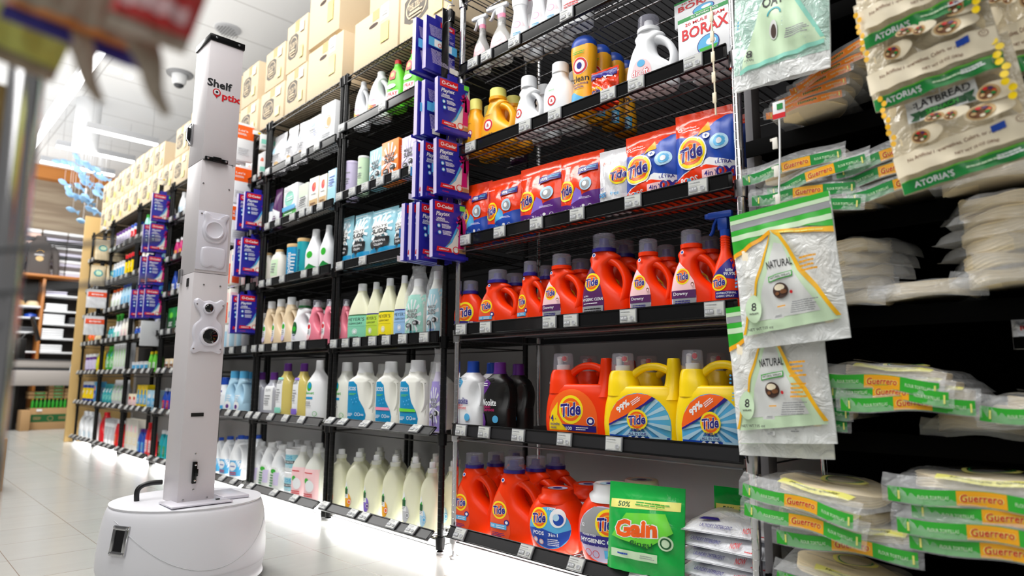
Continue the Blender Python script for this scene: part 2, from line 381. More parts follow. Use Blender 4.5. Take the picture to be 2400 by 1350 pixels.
for lb, p, r in (('small round recessed downlight, larger of two left of dome camera', (1.616, 7.885, 3.995), .055), ('small round recessed downlight, smaller of two nearer dome camera', (1.773, 7.944, 3.995), .034)):
    e = empty('downlight', lb, 'ceiling light', p); b = MB(); b.lathe([(0, -.006), (r, -.006), (r*1.1, 0)], 'lamp_white', 20); link('lens', b.mesh('lens'), e)
    b = MB(); b.rings([[(q*r*math.cos(2*PI*j/24), q*r*math.sin(2*PI*j/24), z_) for j in range(24)] for q, z_ in ((1.08, -.003), (1.1, -.008), (1.25, -.006), (1.27, .004))], 'white', False, False); link('trim_ring', b.mesh('trim'), e)
b = MB(); b.lathe([(0, 0), (.13, 0), (.135, .02), (.135, .62), (0, .62)], 'white', 28)
single('round_duct', b.mesh('duct'), 'pale cylindrical duct hanging from ceiling behind the long light', 'duct', (1.62, 9.0, 3.38))

# glowing tube under the racks
def glow_tube(Y0, Y1, label):
    e = empty('under_shelf_light', label, 'light', (D+.2, (Y0+Y1)/2, .028), (0, 0, 0), 'glowing light tubes under the racks')
    b = MB(); b.box((0, 0, 0), (.03, Y1-Y0, .014), 'strip_white', .004); link('tube', b.mesh('tube'), e)
    b = MB(); b.box((0, 0, .012), (.04, Y1-Y0, .006), 'steel'); link('bracket', b.mesh('br'), e)
    o = area('glow', (D+.05, (Y0+Y1)/2, .05), (0, RAD(6), 0), .12, Y1-Y0, 4.5*(Y1-Y0), (1, .99, .98)); o.parent = None
for y0, y1, lb in ((.82, 2.04, 'bright white tube light glowing under the chrome rack'), (2.12, 3.0, 'bright tube light glowing under rack beside chrome rack'),
                   (3.03, 3.9, 'bright tube light glowing under rack right of robot'), (3.94, 4.82, 'bright tube light under rack right of mast'), (4.86, 5.74, 'bright tube light glowing under rack left of mast'),
                   (5.84, 6.7, 'bright tube light under second rack left of mast'), (6.76, 7.6, 'bright tube light under third rack left of mast'), (7.66, 8.4, 'bright tube light under far end rack')):
    glow_tube(y0, y1, lb)

# ------------------------------------------------------------------ wire racks
def post_mesh(h, mat, r=.0127):
    b = MB(); pr = [(r*.8, 0)]
    z = .02
    while z < h-.02:
        pr += [(r, z), (r, z+.0225), (r*.94, z+.0232), (r*.94, z+.0248)]; z += .0254
    pr += [(r, h-.01), (r*.7, h)]
    b.lathe([(0, 0)]+pr+[(0, h)], mat, 12); return b.mesh('post')
def foot_mesh():
    b = MB(); b.lathe([(0, -.03), (.015, -.03), (.019, -.024), (.019, -.018), (.008, -.014), (.008, 0), (0, 0)], 'steel', 12); return b.mesh('foot')
def clip_mesh(mat):
    b = MB(); b.lathe([(.0135, -.03), (.018, -.028), (.0205, .012), (.0205, .02), (.0135, .02)], mat, 14); return b.mesh('collar')
def wire_mesh(w, dp, mat, pitch=.026, truss=True):
    # local x = along the rack, y = 0 at the front .. dp at the back, z = 0 at the top of the wires
    b = MB(); r = .0021
    x = -w/2+.03
    while x < w/2-.025:
        b.tube([(x, .004, -r), (x, dp-.004, -r)], r, mat, 5); x += pitch
    for y in (.006, dp*.25, dp*.5, dp*.75, dp-.006): b.tube([(-w/2+.012, y, -2.6*r), (w/2-.012, y, -2.6*r)], r*1.4, mat, 6)
    for y in (.004, dp-.004):
        b.tube([(-w/2+.012, y, -.034), (w/2-.012, y, -.034)], r*1.3, mat, 6)
        if not truss: continue
        n = int(w/.045); pts = [(-w/2+.02+(w-.04)*i/n, y, -.004 if i % 2 else -.034) for i in range(n+1)]
        b.tube(pts, r*.9, mat, 5)
    for x in (-w/2+.014, w/2-.014):
        b.tube([(x, .01, -.034), (x, dp-.01, -.034)], r*1.3, mat, 6); b.tube([(x, .01, -.003), (x, dp-.01, -.003)], r*1.3, mat, 6)
    return b.mesh('wires', 50)
def rail_mesh(w, tilt):
    # black moulding that holds the price tags, top edge at z = .028
    b = MB(); T = Matrix.Translation((0, -.012, .028)) @ Matrix.Rotation(RAD(-tilt), 4, 'X')
    b.box((0, 0, -.024), (w, .006, .048), 'black_plastic', .0015, T)
    b.box((0, -.004, -.0025), (w, .006, .005), 'black_plastic', .001, T); b.box((0, -.004, -.0455), (w, .006, .005), 'black_plastic', .001, T)
    b.box((0, -.0036, -.024), (w-.02, .0016, .036), 'rail_film' if not tilt else 'rail_matt', 0, T)
    b.box((0, .004, -.004), (w, .016, .004), 'black_plastic', 0); return b.mesh('rail')
RACK = {}
M('rail_matt', (34, 34, 36), rough=.35, spec=.4)
def rack(code, label, Yc, w, levels, mat, rails, tilts, H=2.29, dp=.50, wm=None):
    e = empty('wire_shelving_rack', label, 'shelving rack', (D, Yc, 0), (0, 0, -PI/2), 'wire shelving racks in a row along the aisle')
    key = (mat, round(H, 2))
    if key not in RACK: RACK[key] = (post_mesh(H-.03, mat), foot_mesh(), clip_mesh('steel' if mat == 'chrome' else 'black_plastic'))
    pm, fm, cm = RACK[key]
    for sx in (-1, 1):
        for y in (.013, dp-.013):
            p = link('post', pm, e, (sx*(w/2-(.004 if mat == 'chrome' else .019)), y, .03)); link('foot', fm, p)
            if y < .1:
                for z in levels: link('collar', cm, p, (0, 0, z-.045))
    for i, z in enumerate(levels):
        wk = ('w', round(w, 2), wm or mat, bool(rails[i]))
        if wk not in RACK: RACK[wk] = wire_mesh(w-(.03 if mat == 'chrome' else .05), dp, wm or mat, truss=not rails[i])
        s = link('wire_shelf', RACK[wk], e, (0, 0, z))
        if rails[i]:
            rk = ('r', round(w, 2), tilts[i])
            if rk not in RACK: RACK[rk] = rail_mesh(w-(.03 if mat == 'chrome' else .045), tilts[i])
            link('price_rail', RACK[rk], s)
    return e
LV = dict(C=[.10, .482, .868, 1.222, 1.60, 1.955, 2.30], B1=[.062, .46, .847, 1.235, 1.60, 1.97, 2.27], B2=[.055, .457, .852, 1.237, 1.585, 1.935, 2.27])
rack('C', 'chrome wire rack stocked with orange detergent jugs and pouches', 1.429, 1.222, LV['C'], 'chrome', [1]*7, [30, 6, 0, 0, 0, 0, 0], H=2.36, wm='wire_steel')
rack('B1', 'black wire rack beside chrome rack, glass cleaners and tall clear bottles', 2.556, .905, LV['B1'], 'black_metal', [1]*6+[0], [48, 48, 0, 0, 0, 0, 0], wm='black_wire')
rack('B2', 'black wire rack right of the robot, cream and pink jugs', 3.467, .905, LV['B2'], 'black_metal', [1]*6+[0], [48, 30, 0, 0, 0, 0, 0], wm='black_wire')
rack('B3', 'black wire rack partly hidden, just right of robot mast', 4.378, .905, LV['B2'], 'black_metal', [1]*6+[0], [48, 30, 0, 0, 0, 0, 0], wm='black_wire')
LF = [.055, .42, .73, 1.035, 1.335, 1.62, 1.95, 2.25]
for c_, lb, y, w_ in (('B4', 'black wire rack just left of robot mast behind glove cartons', 5.30, .905), ('B5', 'black wire rack second left of mast with yellow and blue boxes', 6.22, .905),
                      ('B6', 'black wire rack third left of mast with red bottle below', 7.14, .905), ('B7', 'black wire rack at far end against wooden panel', 8.03, .84)):
    rack(c_, lb, y, w_, LF, 'black_metal', [1]*7+[0], [48, 30, 20, 0, 0, 0, 0, 0], wm='black_wire')
b = MB(); b.box((0, 0, 1.24), (.62, .03, 2.48), 'wood', .003)
single('end_panel', b.mesh('panel'), 'tall pale wooden end panel closing the far end of racks', 'panel', (D+.24, 8.5, 0))
# black gondola with the tortillas
e = empty('gondola_shelving', 'black shelving bay at right holding tortilla packs', 'shelving', (D, .30, 0), (0, 0, -PI/2))
M('gondola_black', (1, 1, 1), rough=.7, spec=.05); M('upright_grey', (92, 90, 94), rough=.5)
b = MB(); b.box((0, .46, 1.2), (1.0, .02, 2.4), 'gondola_black'); link('back_panel', b.mesh('bp'), e)
for z in (.20, .56, .845, 1.07, 1.32, 1.62, 2.0):
    b = MB(); b.box((0, .22, z-.012), (.98, .46, .024), 'gondola_black', .002); b.box((0, -.012, z-.02), (.98, .006, .045), 'gondola_black', .001); link('shelf', b.mesh('shelf'), e)
for x, m_ in ((-.487, 'upright_grey'), (.487, 'gondola_black')):
    b = MB(); b.box((x, .03, 1.2), (.022, .05, 2.4), m_, .002); link('upright', b.mesh('up'), e)

# ------------------------------------------------------------------ the scanning robot
rb = empty('shelf_scanning_robot', 'white aisle robot, round base and tall square mast, beside the racks', 'robot', (.821, 2.394, 0))
b = MB(); R = .259
prof = [(0, .012), (R*.9, .012), (R*.965, .03), (R*.985, .06), (R, .07), (R*1.0, .12), (R*.97, .2), (R*.935, .245), (R*.9, .262), (R*.83, .27), (0, .272)]
b.lathe(crom([(a, z) for a, z in prof], 3), 'robot_white', 64, c=(.02, .06, 0)); base = link('base', b.mesh('base', 60), rb)
b = MB(); b.lathe([(0, .004), (R*.88, .004), (R*.9, .012), (R*.9, .03), (0, .03)], 'dark_grey', 48, c=(.02, .06, 0)); link('bumper_skirt', b.mesh('skirt'), rb, None)['label'] = 'dark skirt under the base'
b = MB()
for i in range(6):
    a = i*PI/3+.3; b.box((.02+.15*math.cos(a), .06+.15*math.sin(a), .012), (.05, .03, .02), 'black', .004)
link('wheel_set', b.mesh('wheels'), rb)
# curved seam between the two shells of the base
sp = []
for i in range(33):
    t = i/32; a = RAD(-165+150*t); rr = R*1.0015; z = .235-.15*math.sin(PI*t)**1.4
    k = 1.0 if z < .12 else 1-.03*(z-.12)/.08 if z < .2 else .97-.04*(z-.2)/.05
    sp.append((.02+rr*k*math.cos(a), .06+rr*k*math.sin(a), z))
b = MB(); b.tube(sp, .0014, 'light_grey', 5); link('shell_seam', b.mesh('seam'), base)
# raised step on the base behind the mast
b = MB(); b.box((.13, -.0, .277), (.09, .16, .012), 'robot_plastic', .005); b.box((.0, -.075, .276), (.19, .13, .006), 'robot_plastic', .003); link('deck_step', b.mesh('step'), base)
b = MB(); b.box((.06, -.098, .281), (.012, .008, .003), 'black'); link('latch_hole', b.mesh('lh'), base)
# side lidar window
a = RAD(206); T = Matrix.Translation((.02+R*.985*math.cos(a), .06+R*.985*math.sin(a), .182)) @ Matrix.Rotation(a+PI/2, 4, 'Z') @ Matrix.Rotation(RAD(-8), 4, 'X')
b = MB()
for c_, d_ in (((0, 0, .037), (.062, .012, .014)), ((0, 0, -.037), (.062, .012, .014)), ((-.025, 0, 0), (.012, .012, .07)), ((.025, 0, 0), (.012, .012, .07))): b.box(c_, d_, 'steel', .003, T)
for x in (-.026, .026):
    for z in (-.038, .038): b.lathe([(0, .008), (.003, .0075), (.003, .0)], 'chrome', 8, T=T @ Matrix.Translation((x, 0, z)) @ Matrix.Rotation(PI/2, 4, 'X'))
w_ = link('sensor_window', b.mesh('sw'), base); w_['label'] = 'metal framed sensor window'
b = MB(); b.box((0, .004, 0), (.044, .012, .064), 'lens', 0, T); link('dark_glass', b.mesh('dg'), rb)
# black carry tube behind the mast
b = MB(); b.tube(crom([(-.128, .10, .262), (-.13, .10, .30), (-.118, .10, .318), (-.09, .10, .325), (-.055, .10, .325)], 5), .0085, 'black', 12); link('push_handle', b.mesh('hnd'), rb)['label'] = 'bent black tube handle'
# mast: x -.058 .. .058, y -.07 .. .069, front faces -y
MX, MY = .058, .07
b = MB(); b.box((0, 0, (1.033+.27)/2), (2*MX, 2*MY, 1.033-.27), 'robot_side', .0015); b.box((0, 0, (1.034+1.43)/2), (2*MX-.001, 2*MY-.001, 1.43-1.035), 'robot_side', .0015)
b.box((0, 0, (1.431+1.872)/2), (2*MX, 2*MY, 1.872-1.431), 'robot_side', .0015); mast = link('mast', b.mesh('mast'), rb)
b = MB(); b.box((0, 0, 1.884), (2*MX+.008, 2*MY+.008, .024), 'black_plastic', .002)
for x in (-.04, .04): b.lathe([(0, .003), (.004, .002), (.004, 0)], 'chrome', 10, T=Matrix.Translation((x, -MY-.004, 1.884)) @ Matrix.Rotation(PI/2, 4, 'X'))
link('mast_cap', b.mesh('cap'), mast)['label'] = 'black end cap with two screws'
f = lambda x, z, o: (x, -MY-o*1.5, z)
A = Art(); A.text('Shelf', -.017, 1.715, .086, 'ink', .029, .03, 0); A.text('ptix', .026, 1.672, .066, 'red', .032, .03, 0)
A.ring(-.026, 1.683, .0122, .0035, 'red'); A.poly([(-.034, 1.6745), (-.018, 1.6745), (-.026, 1.662)], 'red'); A.ell(-.026, 1.684, .009, .009, 'white'); A.ell(-.026, 1.684, .0048, .0048, 'ink')
link('logo_lettering', A.mesh('logo', f), mast)['label'] = 'black and red name lettering with pin mark'
def screws(pts, y=-MY):
    b = MB()
    for x, z in pts: b.lathe([(0, .0022), (.0026, .0016), (.0036, 0)], 'steel', 10, T=Matrix.Translation((x, y, z)) @ Matrix.Rotation(PI/2, 4, 'X'))
    return b.mesh('screws')
link('screw', screws([(-.048, 1.345), (.04, 1.34), (-.052, 1.43), (.046, 1.43), (-.023, .993), (.032, .993), (-.023, 1.055), (.032, 1.055), (-.01, .43), (-.01, .315), (-.04, .285), (.035, .285)]), mast)
b = MB(); b.box((-.012, -MY-.005, 1.435), (.078, .010, .014), 'black_plastic', .002); b.box((-.012, -MY-.011, 1.4365), (.03, .008, .016), 'black_plastic', .003)
for x in (-.043, .019): b.lathe([(0, .003), (.004, .002), (.004, 0)], 'chrome', 10, T=Matrix.Translation((x, -MY-.010, 1.435)) @ Matrix.Rotation(PI/2, 4, 'X'))
link('grab_handle', b.mesh('grab'), mast)['label'] = 'small black handle'
b = MB(); b.box((-.012, -MY-.005, .37), (.014, .010, .07), 'black_plastic', .002); b.box((-.008, -MY-.011, .37), (.012, .006, .024), 'black_plastic', .002)
for z in (.345, .395): b.lathe([(0, .003), (.0032, .002), (.0032, 0)], 'chrome', 10, T=Matrix.Translation((-.012, -MY-.010, z)) @ Matrix.Rotation(PI/2, 4, 'X'))
link('lower_catch', b.mesh('catch'), mast)
b = MB(); b.box((-MX-.004, .055, 1.55), (.008, .028, .08), 'steel', .003); b.tube([(-MX-.008, .045, 1.59), (-MX-.02, .05, 1.57), (-MX-.02, .05, 1.53), (-MX-.008, .045, 1.51)], .003, 'chrome', 8)
b.box((-MX-.012, .058, 1.55), (.012, .014, .05), 'black_metal', .003); link('side_latch', b.mesh('latch'), mast)['label'] = 'steel toggle latch on the side'
b = MB(); b.box((-MX-.001, -.02, 1.002), (.003, .018, .028), 'black'); link('slot', b.mesh('slot'), mast); b = MB(); b.box((-.014, -MY-.0005, .557), (.04, .003, .012), 'black'); link('slot', b.mesh('slot'), mast)
b = MB(); b.box((-MX-.005, .05, 1.03), (.01, .02, .05), 'steel', .002); link('side_catch', b.mesh('sc'), mast)
# moulded sensor housings: a rounded plate with a rim of varying radius
def blob(pts, z0, y0, h, mat, inset=.006):
    P_ = crom(pts+[pts[0]], 4)[:-1]; cx = sum(p[0] for p in P_)/len(P_); cz = sum(p[1] for p in P_)/len(P_); rr = []
    for k, y in ((0, 0), (.2, h*.6), (.55, h*.9), (1.2, h)):
        rr.append([((x-cx)*(1-k*inset/.04)+cx, y0-y, (z-cz)*(1-k*inset/.06)+cz+z0) for x, z in P_])
    b = MB(); b.rings(rr, mat, False, True); return b
pts = [(-.05, .085), (-.05, .07), (-.03, .04), (-.028, .02), (-.046, .0), (-.05, -.03), (-.045, -.06), (-.052, -.085), (-.04, -.095), (-.02, -.088), (.0, -.09), (.02, -.088), (.042, -.095), (.052, -.085), (.047, -.06), (.05, -.03), (.046, .0), (.028, .02), (.03, .04), (.05, .07), (.05, .085), (.038, .092), (.02, .082), (0, .086), (-.02, .082), (-.038, .092)]
h_ = link('sensor_housing', blob(pts, .855, -MY, .008, 'robot_plastic').mesh('sens', 60), mast); h_['label'] = 'lobed white plastic sensor housing'
for nm, x, z, r in (('camera_lens', -.004, .913, .0155), ('camera_lens', .006, .818, .0275)):
    b = MB(); T = Matrix.Translation((x, -MY-.007, z)) @ Matrix.Rotation(PI/2, 4, 'X')
    b.lathe([(r*1.25, 0), (r*1.2, .006), (r*1.02, .009), (r*.98, .007)], 'robot_plastic', 28, T=T); b.lathe([(0, .0115), (r*.5, .0105), (r*.85, .008), (r, .005)], 'lens', 28, T=T); link(nm, b.mesh('cl'), h_)['label'] = 'round black glass lens'
link('screw', screws([(-.042, .925), (.043, .925), (-.044, .775), (.044, .775)], -MY-.007), h_)
b = MB(); b.box((-.0045, -MY-.0015, 1.146), (.104, .003, .205), 'robot_plastic', .003); pl = link('cover_plate', b.mesh('plate'), mast); pl['label'] = 'pale moulded plastic cover plate'
pts2 = [(-.042, .052), (-.038, .03), (-.044, .0), (-.036, -.03), (-.015, -.045), (.015, -.045), (.036, -.03), (.044, 0), (.036, .03), (.046, .052), (.04, .062), (.028, .055), (.012, .042), (-.012, .042), (-.026, .056), (-.036, .062)]
link('cover_bulge', blob(pts2, 1.186, -MY-.003, .007, 'robot_plastic', .01).mesh('bulge', 60), pl)
b = MB(); b.lathe([(.03, 0), (.032, .003), (.028, .004), (.024, .001), (0, .0005)], 'robot_plastic', 32, T=Matrix.Translation((-.004, -MY-.0105, 1.184)) @ Matrix.Rotation(PI/2, 4, 'X')); link('recess_ring', b.mesh('rr'), pl)
pts3 = [(-.04, .03), (-.043, .0), (-.038, -.03), (-.02, -.036), (0, -.03), (.02, -.036), (.038, -.03), (.043, 0), (.04, .03), (.02, .036), (-.02, .036)]
link('cover_bulge', blob(pts3, 1.09, -MY-.003, .006, 'robot_plastic', .01).mesh('bulge2', 60), pl)
link('screw', screws([(-.047, 1.238), (.038, 1.238)], -MY-.003), pl)


# ------------------------------------------------------------------ kinds of products
def loft(mb, secs, mat, p=2.6, n=28, dents=(), k=3):
    S_ = crom(secs, k); rr = []
    def yf(x, z):
        z = min(max(z, S_[0][0]), S_[-1][0])
        for i in range(len(S_)-1):
            if S_[i+1][0] >= z: break
        a, b = S_[i], S_[i+1]; t = (z-a[0])/max(b[0]-a[0], 1e-6); t = min(max(t, 0), 1)
        xl, xr, d = (a[q]+(b[q]-a[q])*t for q in (1, 2, 3)); c = (xl+xr)/2; h = max((xr-xl)/2, 1e-4)
        u = min(abs((x-c)/h), .985); y = d*(1-u**p)**(1/p)
        for cx, cz, rx, rz, dd in dents:
            q = ((x-cx)/rx)**2+((z-cz)/rz)**2
            if q < 1: y -= dd*min(1, (1-q)*3)
        return y
    for z, xl, xr, d in S_:
        c = (xl+xr)/2; h = (xr-xl)/2; ring = []
        for j in range(n):
            a = 2*PI*j/n; ca, sa = math.cos(a), math.sin(a)
            x = c+h*math.copysign(abs(ca)**(2/p), ca); y = d*math.copysign(abs(sa)**(2/p), sa)
            if dents and abs(sa) > .3:
                y2 = yf(x, z); y = math.copysign(min(abs(y), y2), sa)
            ring.append((x, y, z))
        rr.append(ring)
    mb.rings(rr, mat)
    return lambda x, z, o: (x, -yf(x, z)-o, z)
def cap(mb, x, z, r, h, mat, rib=.03, n=26):
    mb.lathe([(0, z), (r, z), (r, z+.001)], mat, n, c=(x, 0, 0)); mb.lathe([(r, z+.001), (r*.97, z+h-.003)], mat, n, c=(x, 0, 0), rib=rib); mb.lathe([(r*.97, z+h-.003), (r*.9, z+h), (0, z+h)], mat, n, c=(x, 0, 0))
def capmesh(x, z, r, h, mat, rib=.03, ring=None, inner=None):
    b = MB(); cap(b, x, z, r, h, mat, rib)
    if ring: b.lathe([(0, z-.004), (r*1.08, z-.004), (r*1.08, z+.008), (0, z+.008)], ring, 26, c=(x, 0, 0))
    if inner: b.lathe([(0, z), (r*.8, z), (r*.74, z+h*.3), (r*.5, z+h*.34), (r*.42, z+h*.75), (0, z+h*.8)], inner, 18, c=(x, 0, 0))
    return b.mesh('cap')
def def_(key, name, cat, desc, w, h, parts): REC[key] = Rec(name, cat, desc, w, h, parts)

def tide_logo_art(kind, w, h):
    A = Art()
    if kind == 'plain':
        A.poly([(-.44*w, .10*h), (-.46*w, .30*h), (-.40*w, .48*h), (-.27*w, .60*h), (-.12*w, .48*h), (-.04*w, .3*h), (-.02*w, .12*h), (-.06*w, .06*h), (-.38*w, .06*h)], 'red_orange')
        logo(A, -.25*w, .38*h, .155*w, 8, 1); A.ell(-.09*w, .245*h, .05*w, .05*w, 'navy').ell(-.09*w, .245*h, .03*w, .03*w, 'white', 6)
        A.rect(-.27*w, .19*h, .36*w, .055*h, 'sky').text('100', -.38*w, .19*h, .08*w, 'white').lines(-.2*w, .19*h, .2*w, .04*h, 2, 'white').lines(-.24*w, .1*h, .28*w, .05*h, 3, 'navy')
        A.ell(-.2*w, .73*h, .035*w, .035*w, 'white').ell(-.2*w, .73*h, .024*w, .024*w, 'blue')
    if kind == 'downy':
        A.poly([(-.46*w, .06*h), (-.47*w, .3*h), (-.42*w, .45*h), (-.30*w, .62*h), (-.15*w, .52*h), (.0*w, .38*h), (.04*w, .2*h), (.03*w, .05*h)], 'lilac')
        A.poly([(-.30*w, .62*h), (-.15*w, .52*h), (.0*w, .38*h), (.03*w, .28*h), (-.46*w, .28*h), (-.42*w, .45*h)], 'pale_pink')
        logo(A, -.22*w, .44*h, .14*w, 6); A.rect(-.215*w, .235*h, .50*w, .09*h, 'plum').text('Downy', -.27*w, .235*h, .30*w, 'white', .05*h, .01)
        A.rect(-.2*w, .12*h, .46*w, .12*h, 'grey').lines(-.19*w, .12*h, .4*w, .09*h, 4, 'navy'); A.ell(-.02*w, .34*h, .03*w, .035*w, 'brown').ell(-.02*w, .335*h, .02*w, .022*w, 'pale_pink')
        A.ell(-.23*w, .73*h, .035*w, .035*w, 'white').ell(-.23*w, .73*h, .024*w, .024*w, 'blue')
    if kind == 'hyg':
        A.poly([(-.46*w, .05*h), (-.47*w, .3*h), (-.42*w, .48*h), (-.30*w, .64*h), (-.17*w, .56*h), (-.04*w, .4*h), (.04*w, .22*h), (.04*w, .05*h)], 'plum')
        logo(A, -.22*w, .44*h, .17*w, 6); A.text('HYGIENIC CLEAN', -.21*w, .245*h, .46*w, 'white', .034*h, .02); A.text('ULTRA', -.35*w, .285*h, .12*w, 'white')
        A.lines(-.22*w, .2*h, .4*w, .02*h, 1, 'white').rect(-.21*w, .11*h, .48*w, .12*h, 'grey').lines(-.2*w, .11*h, .4*w, .08*h, 3, 'ink')
        A.ell(-.2*w, .75*h, .04*w, .04*w, 'white').ell(-.2*w, .75*h, .026*w, .026*w, 'blue')
    return A
def loop_jug(key, desc, w, h, d, mat, art, capmat, capr, caph, ring=None, inner=None, nx=-.06, dents=(), hr=.075, name='detergent_jug', cat='detergent jug', thick=1.0, capdesc=None, lift=1.0, artcut=.008, rib=.03):
    """pour jug with a loop handle on its right side"""
    b = MB(); H = h-caph
    secs = [(0, -.43*w, .43*w, d*.86), (.02*H, -.475*w, .475*w, d*.97), (.12*H, -.5*w, .5*w, d), (.3*H, -.5*w, .47*w, d), (.42*H, -.47*w, .34*w, d), (.55*H, -.42*w, .16*w, d*.97), (.68*H, (-.35+nx*.2)*w, .08*w, d*.9),
            (.80*H, (-.27+nx*.4)*w, (.10+nx*.3)*w, d*.78), (.90*H, nx*w-capr*1.35, nx*w+capr*1.6, d*.64), (.97*H, nx*w-capr*1.02, nx*w+capr*1.05, min(d*.6, capr)), (H, nx*w-capr*.95, nx*w+capr*.95, min(d*.58, capr*.95))]
    s = loft(b, secs, mat, 2.5, 30, dents)
    if art: art.L = [([(x+.045*w, z) for x, z in v], f_, m_) for v, f_, m_ in art.L]
    r = hr*w
    path = crom([((nx+.10)*w, 0, .86*H), (.17*w, 0, .83*H), (.31*w, 0, .74*H), (.405*w, 0, .6*H), (.425*w, 0, .45*H), (.38*w, 0, .3*H), (.30*w, 0, .2*H)], 4)
    n = len(path); b.tube(path, [r*(1.25-.35*math.sin(PI*min(1, i/n*1.1))) for i in range(n)], mat, 14, ry=[d*(.52+.4*(i/n)**3)*thick for i in range(n)])
    parts = [P('body', b.mesh('jug_body', 60), None, [('label', art.mesh('jug_label', s, artcut), None)] if art else [])]
    parts.append(P('cap', capmesh(nx*w, H, capr, caph, capmat, rib, ring, inner), capdesc))
    def_(key, name, cat, desc, w, h, parts)
loop_jug('tide_jug_plain', 'red-orange detergent jug, clear cap, round logo', .17, .24, .042, 'tide_orange', tide_logo_art('plain', .17, .24), 'clear_cap', .034, .05, 'navy', 'navy', capdesc='clear ribbed cap over navy ring')
loop_jug('tide_jug_bottom', 'large orange detergent jug, clear cap, blue stripe', .20, .295, .052, 'tide_orange', tide_logo_art('plain', .2, .295), 'clear_cap', .034, .052, 'navy', 'navy', capdesc='clear ribbed cap over navy ring')
loop_jug('tide_downy_jug', 'red-orange detergent jug with pink and grey label', .17, .25, .044, 'tide_orange', tide_logo_art('downy', .17, .25), 'clear_cap', .033, .05, 'tide_orange', 'navy', capdesc='tinted clear cap')
loop_jug('tide_hygienic_jug', 'tallest red-orange detergent jug with dark plum label', .18, .295, .05, 'tide_orange', tide_logo_art('hyg', .18, .295), 'clear_cap', .037, .058, 'navy', 'navy', capdesc='clear ribbed cap over navy ring')
A = Art(); logo(A, 0, .075, .042); A.poly([(-.06, .045), (.06, .035), (.055, .018), (-.058, .028)], 'navy').text('100', .03, .032, .02, 'white'); A.ell(-.02, .012, .004, .004, 'white')
b = MB(); s = loft(b, [(0, -.062, .062, .034), (.01, -.068, .068, .038), (.07, -.07, .07, .04), (.11, -.06, .06, .038), (.135, -.042, .042, .032), (.148, -.03, .03, .028), (.155, -.028, .028, .027)], 'tide_orange')
def_('tide_small_bottle', 'detergent_bottle', 'detergent bottle', 'smallest red-orange detergent bottle with clear cap', .14, .205, [P('body', b.mesh('body', 60), None, [('label', A.mesh('lab', s, .008), None)]), P('cap', capmesh(0, .155, .03, .05, 'clear_cap', .03, 'navy', 'navy'), 'clear cap over navy ring')])
A = Art(); A.ell(-.03, .055, .035, .048, 'pale_pink').text('dreft', -.035, .06, .062, 'white', .022, .02, 0, 0, 'red').ell(-.03, .088, .014, .012, 'sky').lines(-.04, .03, .05, .012, 2, 'red')
loop_jug('dreft_jug', 'white baby detergent jug with clear cap, pink print', .175, .26, .046, 'white', A, 'clear_cap', .035, .05, 'white', 'white', capdesc='clear cap')
def ah_art(w, h, txt, lc, c2=None, x=-.2):
    A = Art(); A.ell(x*w, .36*h, .14*w, .14*w, 'white').ring(x*w, .36*h, .115*w, .04*w, 'red').text('&', x*w, .36*h, .07*w, 'red').text(txt, x*w, .19*h, .34*w, lc, None, .01).lines(x*w, .53*h, .22*w, .02*h, 2, lc)
    if c2: A.ell(x*w+.05*w, .08*h, .14*w, .05*h, c2)
    A.lines(x*w, .13*h, .3*w, .03*h, 2, lc); return A
loop_jug('yellow_jug', 'golden yellow detergent jug with loop handle', .18, .245, .042, 'amber', ah_art(.18, .245, 'powerfully', 'ink', 'pale_blue'), 'pale_yellow', .034, .045, 'amber', capdesc='yellow ribbed cap')
loop_jug('white_loop_jug', 'white detergent jug with wide loop handle', .135, .238, .04, 'white', ah_art(.135, .238, 'sensitive', 'leaf', None, -.3), 'white', .032, .045, capdesc=None)
A = ah_art(.14, .238, 'sensitive skin', 'leaf', None, -.08); b = MB(); s = loft(b, [(0, -.055, .055, .036), (.015, -.066, .064, .04), (.1, -.068, .066, .042), (.145, -.06, .055, .04), (.175, -.035, .032, .034), (.192, -.03, .028, .028), (.2, -.03, .028, .028)], 'white')
def_('white_logo_jug', 'detergent_bottle', 'detergent bottle', 'broad white detergent bottle with round red emblem', .14, .238, [P('body', b.mesh('b', 60), None, [('label', A.mesh('l', s, .008), None)]), P('cap', capmesh(0, .198, .032, .04, 'white'))])
A = ah_art(.1, .24, 'powerfully', 'ink', None, 0); b = MB(); s = loft(b, [(0, -.043, .043, .03), (.012, -.048, .048, .034), (.12, -.048, .048, .036), (.155, -.038, .038, .032), (.178, -.026, .026, .025), (.195, -.024, .024, .024)], 'amber')
def_('yellow_bottle', 'detergent_bottle', 'detergent bottle', 'small golden yellow detergent bottle, yellow cap', .096, .24, [P('body', b.mesh('b', 60), None, [('label', A.mesh('l', s, .008), None)]), P('cap', capmesh(0, .193, .026, .047, 'pale_yellow'), 'yellow ribbed cap')])
# scent booster: waisted yellow bottle, blue dome cap
A = Art(); A.ell(0, .17, .03, .03, 'white').ring(0, .17, .025, .007, 'red').ell(0, .17, .01, .012, 'navy').text('clean', 0, .125, .064, 'ink', .022, .01).text('SENSATIONS', 0, .105, .06, 'navy').lines(0, .093, .05, .01, 2, 'navy').lines(0, .215, .05, .014, 2, 'leaf')
A.poly([(-.04, .004), (.04, .004), (.041, .055), (.02, .05), (0, .06), (-.02, .075), (-.04, .07)], 'sky').poly([(-.03, .01), (.035, .01), (.035, .045), (.01, .035), (-.02, .04)], 'pale_blue').lines(.01, .025, .05, .03, 3, 'navy')
b = MB(); s = loft(b, [(0, -.04, .04, .034), (.01, -.044, .044, .036), (.06, -.043, .043, .036), (.12, -.038, .038, .032), (.17, -.043, .043, .035), (.22, -.048, .048, .037), (.245, -.047, .047, .036)], 'amber', 2.4)
